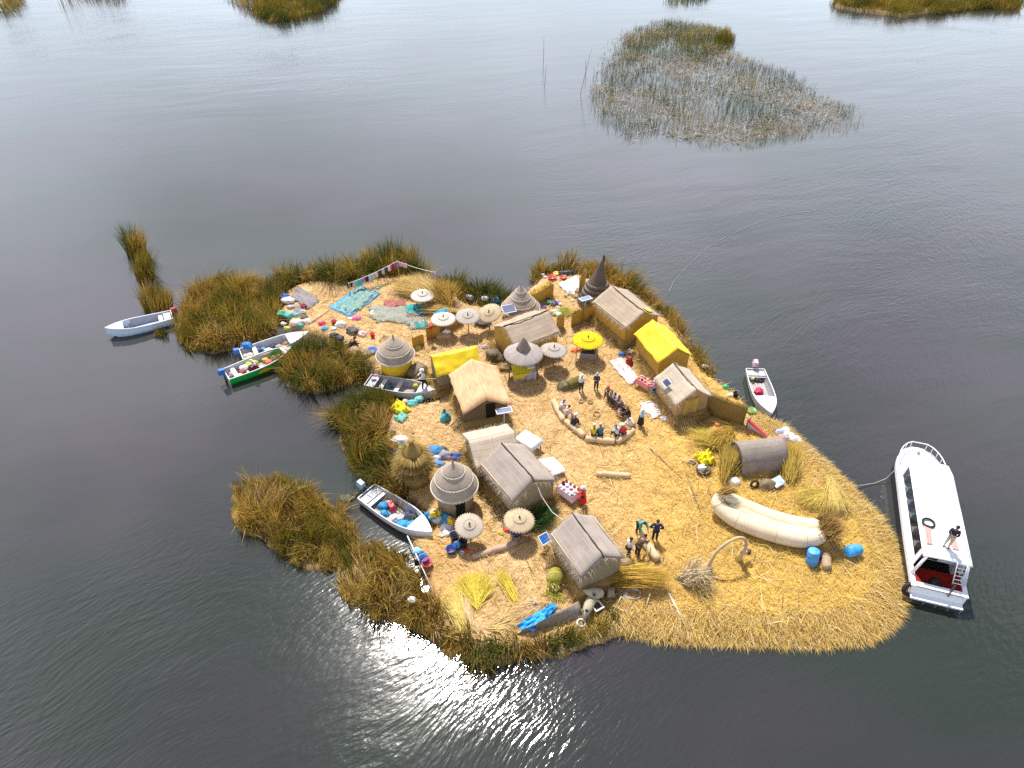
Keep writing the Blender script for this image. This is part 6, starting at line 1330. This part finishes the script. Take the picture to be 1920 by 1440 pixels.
# north east clutter
for (u, v, r_, h_, cl_, nm, lb) in ((1035,523, .36, .24, (.46, .06, .05), 'basin', 'upturned red basin on the back yard near the white tarpaulin'), (1056,522, .3, .16, (.36, .02, .03), 'basin', 'dark red basin beside the white tarpaulin'), (1043,514, .26, .12, (.72, .42, .05), 'basin', 'orange and white basin behind the red basins'), (1060,556, .13, .2, (.68, .62, .45), 'pot', 'cream pot left of the white pots below the white tarpaulin'), (1074,554, .17, .22, (.70, .68, .62), 'pot', 'large white pot below the white tarpaulin'), (1079,558, .15, .18, (.50, .34, .22), 'pot', 'brown pot below the white tarpaulin'), (1074,564, .13, .1, (.72, .70, .68), 'bowl', 'white bowl on the ground below the pots'), (1085,563, .12, .1, (.70, .70, .72), 'bowl', 'small white bowl at the foot of the solar panel pole'),
        (1030,571, .17, .25, (.02, .34, .20), 'bucket', 'green bucket behind the brown mat roofed hut'), (1037,574, .14, .2, (.04, .04, .05), 'bucket', 'black pot behind the brown mat roofed hut'), (1043,571, .16, .22, (.02, .05, .46), 'bucket', 'blue bucket behind the brown mat roofed hut'), (1049,572, .15, .15, (.62, .58, .74), 'basin', 'lilac basin behind the brown mat roofed hut'), (1029,564, .1, .25, (.05, .05, .06), 'canister', 'dark canister behind the brown mat roofed hut'),
        (570,578, .22, .3, (.34, .01, .02), 'bucket', 'dark red bucket at the end of the grey net'), (569,588, .2, .22, (.66, .62, .60), 'bucket', 'white bucket below the dark red bucket'), (627,607, .2, .25, (.36, .01, .02), 'bucket', 'dark red bucket behind the middle reed bed'), (611,607, .01, .01, (.5, .5, .5), None, ''), (698,660, .36, .2, (.02, .14, .50), 'basin', 'large blue basin beside the low round hut'), (833,778, .2, .2, (.02, .42, .38), 'bucket', 'turquoise bucket at the feet of the teal dressed person'),
        (1411,769, .01, .01, (.5, .5, .5), None, ''), (846,1035, .26, .3, (.02, .05, .28), 'bucket', 'navy blue bucket by the near creek parasol'), (858,1028, .2, .36, (.03, .16, .46), 'bucket', 'bright blue bucket by the near creek parasol'), (869,1024, .24, .5, (.035, .04, .05), 'bucket', 'tall dark grey bucket by the near creek parasol'), (853,1012, .26, .5, (.03, .035, .055), 'bucket', 'black bucket behind the blue ones by the near creek parasol'), (828,1004, .14, .1, (.74, .72, .70), 'bowl', 'white bowl on the straw at the bow of the inlet boat'), (866,1038, .12, .1, (.72, .7, .68), 'bowl', 'white bowl beside the red scrap at the near creek parasol')):
    if nm: bucket(lb, u, v, r_, h_, cl_, name=nm, cat=nm)
bundle('black plastic heap behind the white tarpaulin', 1062,514, (.7, .32, .25), (.03, .032, .04), name='plastic_heap', gl=.35)
for (u, v, r_, cl_, lb) in ((1022,520, .18, (.70, .62, .55), 'small cream sack left of the red basin'), (1018,515, .14, (.68, .66, .70), 'small white sack at the back shore'), (1012,574, .35, (.20, .14, .36), 'purple cloth heap beside the pointed cone hut'), (1020,577, .22, (.10, .08, .30), 'dark violet bag in the clutter behind the brown hut'), (1033,583, .22, (.56, .12, .14), 'red cloth in the clutter behind the brown hut'), (1040,588, .4, (.42, .52, .34), 'pale green plastic bag behind the brown hut'), (1050,592, .34, (.62, .64, .56), 'whitish plastic sheet heap behind the brown hut'), (1046,578, .2, (.66, .56, .52), 'pale pink bag behind the brown hut'), (1011,579, .12, (.66, .52, .04), 'small yellow bag beside the pointed cone hut')):
    bundle(lb, u, v, r_, cl_, gl=.5)
# back row behind the parasols
barrel('grey metal drum lying by the reeds behind the parasols', 876,560, .2, .55, (.22, .22, .24), 1.4, .9)
barrel('white drum lying by the reeds behind the tilted parasol', 905,563, .2, .5, (.62, .62, .66), 1.4, 1.0)
sheet('small bright blue tarp by the reeds behind the parasols', [(918,560), (930,556), (941,566), (922,570)], m_=BLUET, wr=.25, fr=3)
bundle('white enamel basin behind the solar panel', 950,592, (.3, .26, .2), (.74, .72, .70), name='basin', cat='basin', rough=.1)
bundle('dark pile of tools and rubbish below the middle parasols', 905,610, (.6, .35, .3), (.06, .045, .035), rough=.6, name='rubbish_pile', cat='pile')
bundle('yellow canister in the dark pile below the parasols', 899,607, (.18, .12, .16), (.44, .36, .05), name='canister', cat='canister', rough=.1)
sheet('blue cloth sheltering behind the whitest parasol', [(812,588), (835,578), (838,584), (815,594)], (.02, .30, .52), wr=.1, z=1.2, name='cloth', cat='cloth')
c = at(832,634); t = thing('wooden_crate', 'pale wooden crate below the whitest parasol', 'crate', c, .12); mb = MB()
for k in range(2): mb.box((0, -.25, .09+.2*k), (1.0, .03, .17)); mb.box((0, .25, .09+.2*k), (1.0, .03, .17))
for sx in (-.49, .49): mb.box((sx, 0, .2), (.03, .47, .4))
mb.box((0, 0, .38), (1.02, .54, .03)); mb.build('boards', paint((.46, .30, .18), .8, .15), t)
bundle('white bag lying on the wooden crate', 838,623, (.28, .16, .2), (.72, .71, .72), z=DK+.4, name='bag', cat='bag')
mb = MB(); mb.tube([(0, 0, -.1), (0, 0, 1.3)], .03, 6); mb.lathe([(.04, 1.1), (.22, 1.45), (.23, 1.46), (0, 1.38)], 16); solo(mb, 'red_shovel', paint((.36, .03, .02), .6), 'dark red funnel on a stick by the ochre screens', 'funnel', at(810,640))
mb = MB(); mb.tube([(0, 0, -.1), (0, 0, 1.9)], .025, 6); mb.grid(lambda u, v: (u*.35-.05, .01*math.sin(u*7), 1.9-.3*v), 6, 3, True, (0, .015, 0)); solo(mb, 'white_flag', paint((.72, .70, .68), .7), 'white flag on a thin stick above the low round hut', 'flag', at(775,650))
c = at(722,640); t = thing('metal_stand', 'spidery metal frame standing above the low round hut', 'frame', c)
for k in range(4):
    a = k*math.pi/2+.4; mb = MB(); mb.tube([(0, 0, .55), (.4*math.cos(a), .4*math.sin(a), 0)], .018, 5); mb.build('leg', paint((.09, .09, .10), .5), t)
mb = MB(); mb.tube([(.4*math.cos(a), .4*math.sin(a), .12) for a in np.linspace(0, 2*math.pi, 13)], .015, 5, False); mb.build('hoop', paint((.09, .09, .10), .5), t)
c = at(688,678); t = thing('folding_rack', 'folding pole frame leaning beside the low round hut', 'frame', c)
for (a, b) in (((-.5, -.3, 0), (.3, .3, .8)), ((.5, -.4, 0), (-.3, .3, .8)), ((-.3, .3, .8), (.3, .3, .8)), ((0, -.3, 0), (.1, .5, 1.0))):
    mb = MB(); mb.tube([a, b], .022, 5); mb.build('strut', BAMBOO, t)
bucket('red and white bucket on the open straw above the low round hut', 699,632, .17, .34, (.60, .03, .03), name='bucket', cat='bucket')
for (u, v, r_, cl_, lb, nm) in ((534,558, .4, (.02, .12, .50), 'blue sack at the left edge of the drying ground', 'sack'), (541,566, .5, (.60, .54, .56), 'pale bags heaped below the blue sack', 'bag'), (545,577, .3, (.48, .40, .36), 'brownish bag left of the dark red bucket', 'bag'), (529,590, .42, (.06, .36, .20), 'green net bag at the western edge of the drying ground', 'net_bag'), (541,594, .42, (.05, .30, .28), 'teal net bag at the western edge of the drying ground', 'net_bag'), (556,592, .3, (.10, .36, .32), 'small teal net bag beside the dark bundle', 'net_bag'), (571,597, .32, (.08, .06, .05), 'dark brown bundle below the white bucket', 'bundle'), (557,608, .5, (.60, .48, .42), 'pinkish sacks lying by the white boat bow', 'sack'), (576,604, .36, (.66, .60, .54), 'cream sack right of the pinkish sacks', 'sack'), (563,611, .3, (.06, .36, .30), 'turquoise cloth on the pinkish sacks', 'cloth'), (538,616, .24, (.64, .54, .04), 'yellow bag by the stem of the white boat', 'bag'), (532,608, .22, (.68, .66, .62), 'white bag by the green net bag', 'bag'), (604,608, .3, (.66, .02, .14), 'bright pink red ball shaped bag behind the middle reeds', 'bag'), (639,610, .42, (.72, .70, .70), 'white dome shaped bag behind the middle reeds', 'bag'), (626,617, .24, (.66, .66, .64), 'small white box like bag under the dark red bucket', 'bag'), (609,617, .26, (.03, .26, .42), 'blue bag behind the middle reeds', 'bag'), (626,630, .36, (.02, .02, .03), 'black crate shaped bag behind the middle reeds', 'bag'), (638,635, .32, (.03, .035, .10), 'navy cloth beside the black bag', 'cloth'), (662,623, .5, (.05, .04, .04), 'black cloth spread near the crouching person', 'cloth'), (680,628, .36, (.60, .46, .46), 'pale pink cloth near the crouching person', 'cloth'), (669,598, .34, (.62, .10, .30), 'magenta and white cloth below the blue tarp', 'cloth'), (657,598, .2, (.70, .66, .66), 'white bowl shaped bag below the blue tarp', 'bag'), (687,665, .4, (.22, .14, .08), 'brown heap beside the blue basin', 'heap'), (663,664, .6, (.30, .19, .08), 'straw heap behind the crouching person', 'heap'), (785,652, .22, (.50, .55, .06), 'yellow green bag beside the low round hut', 'bag'), (909,652, .28, (.46, .36, .56), 'lilac bag by the brown mat roofed hut', 'bag'), (930,672, .8, (.10, .065, .025), 'dark heap of old straw beside the brown mat roofed hut', 'straw_heap'), (948,692, .5, (.22, .13, .04), 'brown straw heap left of the grey straw kiosk', 'straw_heap'), (709,541, .22, (.10, .46, .36), 'mint green cloth at the top corner of the blue tarp', 'cloth'), (785,700, .8, (.16, .11, .05), 'dark brown matting heap between the low round hut and the yellow tarp hut', 'mat_heap')):
    bundle(lb, u, v, r_, cl_, name=nm, cat=nm.replace('_', ' '), rough=.4, gl=.65)
# creek yard
for (u, v, r_, cl_, lb, nm) in ((774,757, .36, (.10, .42, .42), 'turquoise sack by the bow of the grey boat', 'sack'), (786,750, .32, (.14, .46, .40), 'pale turquoise sack next to the turquoise one', 'sack'), (783,747, .16, (.70, .66, .64), 'white jug on the turquoise sacks', 'jug'), (760,753, .2, (.60, .46, .40), 'pinkish bag left of the turquoise sacks', 'bag'), (714,770, .18, (.55, .36, .04), 'small yellow can in the dry reeds of the creek yard', 'can'), (703,789, .12, (.72, .70, .68), 'white bowl in the dry reeds of the creek yard', 'bowl'), (738,793, .12, (.70, .62, .58), 'white scrap below the turquoise net', 'scrap'), (751,828, .5, (.64, .62, .64), 'white plastic sheets heaped in the creek yard', 'plastic_heap'), (738,832, .36, (.60, .44, .36), 'pink beige bags left of the white plastic', 'bag'), (735,841, .34, (.40, .05, .06), 'red cloth heap at the edge of the inner reeds', 'cloth'), (741,853, .36, (.02, .10, .50), 'bright blue bag at the edge of the inner reeds', 'bag'), (753,843, .28, (.18, .42, .12), 'light green bag beside the straw cone hut', 'bag'), (737,812, .2, (.03, .025, .02), 'black pot in the creek yard', 'pot'), (775,813, .12, (.14, .08, .05), 'small brown pot above the straw cone hut', 'pot'), (764,829, .2, (.70, .64, .58), 'cream bag above the straw cone hut', 'bag'), (815,848, .5, (.01, .20, .46), 'bright blue bundle right of the straw cone hut', 'bundle'), (829,846, .36, (.05, .035, .04), 'black bundle in the heap beside the straw cone hut', 'bundle'), (837,855, .45, (.24, .22, .28), 'grey bundle in the heap beside the straw cone hut', 'bundle'), (821,860, .32, (.50, .46, .52), 'white striped bundle in the heap beside the straw cone hut', 'bundle'), (818,870, .34, (.10, .28, .55), 'pale blue bundle at the bottom of the heap', 'bundle'), (826,872, .3, (.06, .20, .50), 'blue white bundle right at the bottom of the heap', 'bundle'), (859,858, .4, (.03, .07, .30), 'dark blue bundle at the wall of the rounded hut', 'bundle'), (868,862, .22, (.62, .44, .03), 'yellow bag at the wall of the rounded hut', 'bag'),
        (805,966, .32, (.02, .16, .40), 'blue sack at the left end of the sack row by the inlet boat', 'sack'), (813,972, .32, (.03, .26, .50), 'bright blue sack in front of the yellow canisters', 'sack'), (822,976, .36, (.60, .60, .60), 'white sack beneath the yellow canisters', 'sack'), (814,958, .16, (.66, .64, .62), 'white ball shaped bag above the sack row', 'bag'), (832,966, .34, (.02, .22, .40), 'deep blue sack in the middle of the sack row', 'sack'), (838,975, .4, (.05, .26, .44), 'large blue and white sack by the near creek parasol', 'sack'), (838,990, .38, (.62, .62, .64), 'white sack below the large blue sack', 'sack'), (839,1000, .28, (.68, .67, .68), 'small white sack by the black bucket', 'sack'), (836,958, .22, (.36, .33, .38), 'grey ball shaped bag at the tall round hut', 'bag'), (860,960, .14, (.56, .06, .06), 'red scrap at the door of the tall round hut', 'scrap'), (874,1033, .18, (.62, .03, .02), 'red scrap beside the tall dark grey bucket', 'scrap'), (954,993, .28, (.60, .02, .02), 'red bag under the gable parasol', 'bag'), (967,1001, .34, (.02, .02, .12), 'navy bag under the gable parasol', 'bag'), (939,983, .13, (.72, .70, .66), 'white bowl left of the gable parasol', 'bowl'), (940,1000, .18, (.52, .36, .02), 'yellow tube shaped bag left of the gable parasol', 'bag'), (784,1035, .3, (.22, .46, .60), 'pale blue plastic at the deck edge', 'plastic_bag')):
    bundle(lb, u, v, r_, cl_, name=nm, cat=nm.replace('_', ' '), rough=.4, gl=.6)
def canister(label, px, py, z, col, s=.3, rz=0):
    c = at(px, py, DK+z); t = thing('canister', label, 'canister', c, rz); mb = MB(); mb.box((0, 0, s*.55), (s*.9, s*.55, s*1.1), 0, 0, 0, .9); mb.build('body', paint(col, .45, .08, .4), t)
    mb = MB(); mb.lathe([(.04, s*1.1), (.04, s*1.22), (0, s*1.22)], 10, (s*.25, 0, 0)); mb.build('cap', paint((.05, .05, .06), .5), t)
    mb = MB(); mb.tube([(-s*.3, 0, s*1.08), (-s*.25, 0, s*1.24), (s*.08, 0, s*1.24), (s*.12, 0, s*1.08)], .022, 6); mb.build('handle', paint(col, .45), t); return t
canister('yellow canister on the white sack, leftmost of the three yellow canisters', 812,968, .3, (.70, .50, .02), .36, .3)
canister('yellow canister on the white sack, middle of the three yellow canisters', 822,964, .3, (.68, .50, .02), .32, -.4)
canister('orange yellow canister on the large blue sack, rightmost of the three', 846,981, .3, (.70, .42, .01), .38, -.6)
bucket('blue bucket standing at the guard pole on the deck edge', 795,1052, .26, .34, (.03, .14, .42))
bucket('rose red bucket standing at the guard pole on the deck edge', 802,1061, .27, .32, (.55, .12, .16))
# east shore clutter
bucket('green rectangular tub on the east shore boardwalk', 1408,772, .3, .16, (.03, .36, .10), name='tub', cat='tub')
bundle('bright green bag on the straw behind the small pale hut', 1360,727, (.24, .18, .16), (.04, .42, .13), name='bag', cat='bag')
bundle('cream bag beside the black pot on the east shore', 1369,742, (.25, .16, .15), (.64, .58, .44), name='bag', cat='bag')
bucket('black pot on the straw of the east shore', 1379,743, .2, .32, (.02, .012, .01), name='pot', cat='pot')
bundle('white scrap in the reeds behind the yellow tarp hut', 1322,688, (.26, .18, .16), (.66, .58, .48), name='scrap', cat='scrap')
c = at(1398,793); t = thing('boardwalk', 'small plank boardwalk on the east shore by the green tub', 'boardwalk', c, -.5)
for k in range(5): mb = MB(); mb.box((0, k*.26-.5, .05), (1.6, .2, .05)); mb.build('plank', paint((.40, .29, .12), .85, .18), t)
A_ = at(1413,790); t = thing('upturned_boat_end', 'broken white and red boat bow standing in the straw behind the barrel shelter', 'boat part', at(1418,812), -.7)
mb = MB(); mb.grid(lambda u, v: ((u-.5)*1.3, .02-.12*v, .75*v*(1-.75*u)), 8, 4, False, (0, .05, 0)); mb.build('side', paint((.58, .52, .50), .5, .1), t)
mb = MB(); mb.grid(lambda u, v: ((u-.5)*1.32, -.105, (.62+.14*v)*(1-.75*u)), 8, 1, False, (0, .16, 0)); mb.build('red_band', paint((.55, .03, .06), .5), t)
mb = MB(); mb.box((-.68, .15, .36), (.06, .5, .72)); mb.build('transom', paint((.20, .15, .10), .8), t)
for (u, v, r_, cl_, lb, nm) in ((1462,812, .34, (.30, .36, .50), 'blue grey bag at the left of the bag heap on the east rim', 'bag'), (1473,808, .3, (.62, .60, .58), 'white bag at the top of the bag heap on the east rim', 'bag'), (1466,822, .3, (.56, .26, .26), 'pink bag in the bag heap on the east rim', 'bag'), (1478,818, .36, (.64, .60, .54), 'cream bag in the middle of the bag heap on the east rim', 'bag'), (1489,826, .4, (.66, .62, .56), 'white sack at the right end of the bag heap on the east rim', 'sack'), (1473,828, .26, (.05, .07, .22), 'navy bag in the bag heap on the east rim', 'bag'), (1458,826, .22, (.62, .40, .04), 'orange bag beside the barrel shelter', 'bag'), (1465,834, .3, (.42, .30, .34), 'mauve bag at the bottom of the bag heap on the east rim', 'bag'), (1477,835, .22, (.26, .08, .08), 'maroon bag at the bottom of the bag heap on the east rim', 'bag')):
    bundle(lb, u, v, r_, cl_, name=nm, cat=nm, rough=.4, gl=.6)
# cargo in the boats
def cargo(b, items):
    for (s, y, z, r_, cl_, lb, nm) in items:
        Mz = b.matrix_basis; q = Vector(b.location)+Matrix.Rotation(b.rotation_euler.z, 3, 'Z') @ Vector((s*b['ln'], y, z)); mb = MB(); mb.blob((0, 0, -.02), (r_, r_*.8, r_*.66), .4, s*31+y*17, 3)
        solo(mb, nm, clothmat(cl_), lb, nm.replace('_', ' '), q)
cargo(b3, [(.10, .25, .15, .30, (.56, .40, .40), 'pinkish sack at the stern of the green boat', 'sack'), (.16, -.25, .15, .28, (.62, .60, .56), 'white sack at the stern of the green boat', 'sack'), (.15, .42, .15, .22, (.04, .03, .03), 'black bundle at the stern of the green boat', 'bundle'), (.22, .1, .15, .24, (.40, .02, .02), 'dark red bundle at the stern of the green boat', 'bundle'), (.28, .32, .2, .36, (.62, .56, .50), 'cream sack in the green boat', 'sack'), (.32, -.3, .18, .26, (.66, .62, .60), 'white bundle along the near side of the green boat', 'bundle'), (.36, .42, .25, .34, (.36, .62, .02), 'lime green cloth in the green boat', 'cloth'), (.44, .48, .25, .30, (.40, .60, .03), 'second lime green cloth in the green boat', 'cloth'), (.42, -.05, .2, .32, (.58, .22, .20), 'coral cloth in the middle of the green boat', 'cloth'), (.47, -.35, .2, .28, (.68, .65, .62), 'white round bag in the middle of the green boat', 'bag'), (.60, .4, .2, .26, (.64, .44, .03), 'yellow bag behind the pink person in the green boat', 'bag'), (.63, -.1, .2, .34, (.60, .12, .06), 'red orange bag near the bow of the green boat', 'bag'), (.70, -.3, .2, .22, (.64, .58, .56), 'white bag near the bow of the green boat', 'bag'), (.72, .2, .2, .30, (.30, .18, .12), 'brown bundle near the bow of the green boat', 'bundle'), (.78, .0, .2, .24, (.50, .30, .26), 'reddish bundle near the bow of the green boat', 'bundle'), (.80, .3, .25, .2, (.50, .44, .62), 'lilac bag near the bow of the green boat', 'bag')])
cargo(b2, [(.10, -.1, .15, .42, (.50, .42, .36), 'mottled cream sack at the stern of the heaped white boat', 'sack'), (.14, -.45, .15, .26, (.30, .14, .12), 'brownish red bundle at the stern of the heaped white boat', 'bundle'), (.20, .1, .15, .26, (.05, .05, .06), 'dark bundle in the heaped white boat', 'bundle'), (.24, .4, .2, .26, (.08, .05, .30), 'violet bundle in the heaped white boat', 'bundle'), (.28, -.3, .2, .2, (.60, .52, .10), 'yellow bag in the heaped white boat', 'bag'), (.32, .35, .2, .2, (.05, .25, .45), 'small blue bag in the heaped white boat', 'bag'), (.38, -.1, .15, .36, (.60, .60, .62), 'white sheet heap in the heaped white boat', 'plastic_heap'), (.46, .3, .15, .26, (.04, .04, .05), 'black strap heap in the heaped white boat', 'bundle'), (.54, .1, .15, .26, (.36, .35, .36), 'grey bundle in the heaped white boat', 'bundle'), (.60, -.3, .2, .26, (.62, .46, .24), 'yellowish bundle in the heaped white boat', 'bundle'), (.66, .0, .2, .36, (.30, .16, .10), 'brown bundle under the foredeck of the heaped white boat', 'bundle'), (.70, -.4, .25, .26, (.62, .14, .05), 'orange red basin shaped bag beside the heaped white boat bow', 'bag'), (.12, .80, .45, .42, (.01, .16, .50), 'bright blue sack on the far gunwale of the heaped white boat', 'sack')])
cargo(b5, [(.26, .05, .12, .34, (.01, .24, .54), 'blue tarp heap at the stern end of the inlet boat', 'tarp_heap'), (.34, -.3, .12, .26, (.02, .28, .56), 'small blue tarp heap in the inlet boat', 'tarp_heap'), (.27, .32, .3, .14, (.62, .62, .62), 'white jug on the blue tarp in the inlet boat', 'jug'), (.48, -.25, .14, .32, (.66, .64, .62), 'white sack in the middle of the inlet boat', 'sack'), (.52, .05, .14, .26, (.62, .60, .58), 'smaller white sack in the middle of the inlet boat', 'sack'), (.62, -.3, .12, .40, (.01, .26, .60), 'bright blue tarp heap near the bow of the inlet boat', 'tarp_heap'), (.68, -.1, .12, .38, (.02, .28, .60), 'long blue tarp heap below the foredeck of the inlet boat', 'tarp_heap'), (.62, .35, .12, .38, (.03, .03, .04), 'black net heap in the inlet boat', 'net_heap'), (.55, .45, .2, .18, (.02, .06, .28), 'navy bag in the inlet boat', 'bag')])
q = Vector(b5.location)+Matrix.Rotation(b5.rotation_euler.z, 3, 'Z') @ Vector((.34*b5['ln'], .22, .14)); mb = MB(); mb.box((0, 0, .18), (.5, .32, .34), -.4, 0, 0, .85); solo(mb, 'canister', paint((.60, .02, .05), .45, .08, .4), 'red fuel canister in the inlet boat', 'canister', q, b5.rotation_euler.z)
cargo(b6, [(.42, -.1, .14, .30, (.60, .01, .08), 'crimson bag in the pale grey boat', 'bag'), (.36, -.02, .14, .24, (.52, .02, .10), 'dark crimson cloth in the pale grey boat', 'cloth'), (.18, -.3, .4, .12, (.55, .55, .03), 'small yellow float in the pale grey boat', 'float'), (.15, .15, .14, .3, (.05, .03, .03), 'dark bundle under the bench of the pale grey boat', 'bundle')])
cargo(b4, [(.05, .55, .35, .24, (.56, .02, .05), 'red and white float at the stern of the shabby grey boat', 'float'), (.28, .1, .14, .30, (.02, .16, .20), 'teal net in the shabby grey boat', 'net'), (.40, -.1, .14, .26, (.10, .12, .16), 'dark bundle in the shabby grey boat', 'bundle'), (.62, -.2, .14, .4, (.34, .28, .24), 'grey brown boards heap in the shabby grey boat', 'heap'), (.68, .42, .45, .2, (.60, .46, .02), 'yellow bag on the far gunwale of the shabby grey boat', 'bag'), (.08, .1, .5, .16, (.06, .10, .32), 'blue cup on the stern of the shabby grey boat', 'cup')])
cargo(b1, [(.70, .1, .14, .2, (.60, .62, .20), 'yellow green cloth in the western boat', 'cloth'), (.72, -.3, .14, .16, (.05, .05, .06), 'black pad in the western boat', 'pad')])
bundle('dark weed clump floating at the stern of the inlet boat', 652,935, (.5, .28, .12), (.03, .035, .02), z=0, name='water_weed', cat='weed')
bundle('small dark weed clump between the floating weed and the inlet boat', 668,928, (.22, .16, .14), (.05, .05, .02), z=0, name='water_weed', cat='weed')
bundle('white litter caught in the shore reeds at lower left', 772,1126, (.22, .18, .16), (.70, .70, .72), z=.8, name='litter', cat='litter')
bundle('grey round float at the spit by the small reed clump', 673,1026, (.16, .14, .14), (.34, .30, .32), z=.1, name='float', cat='float', rough=.1)
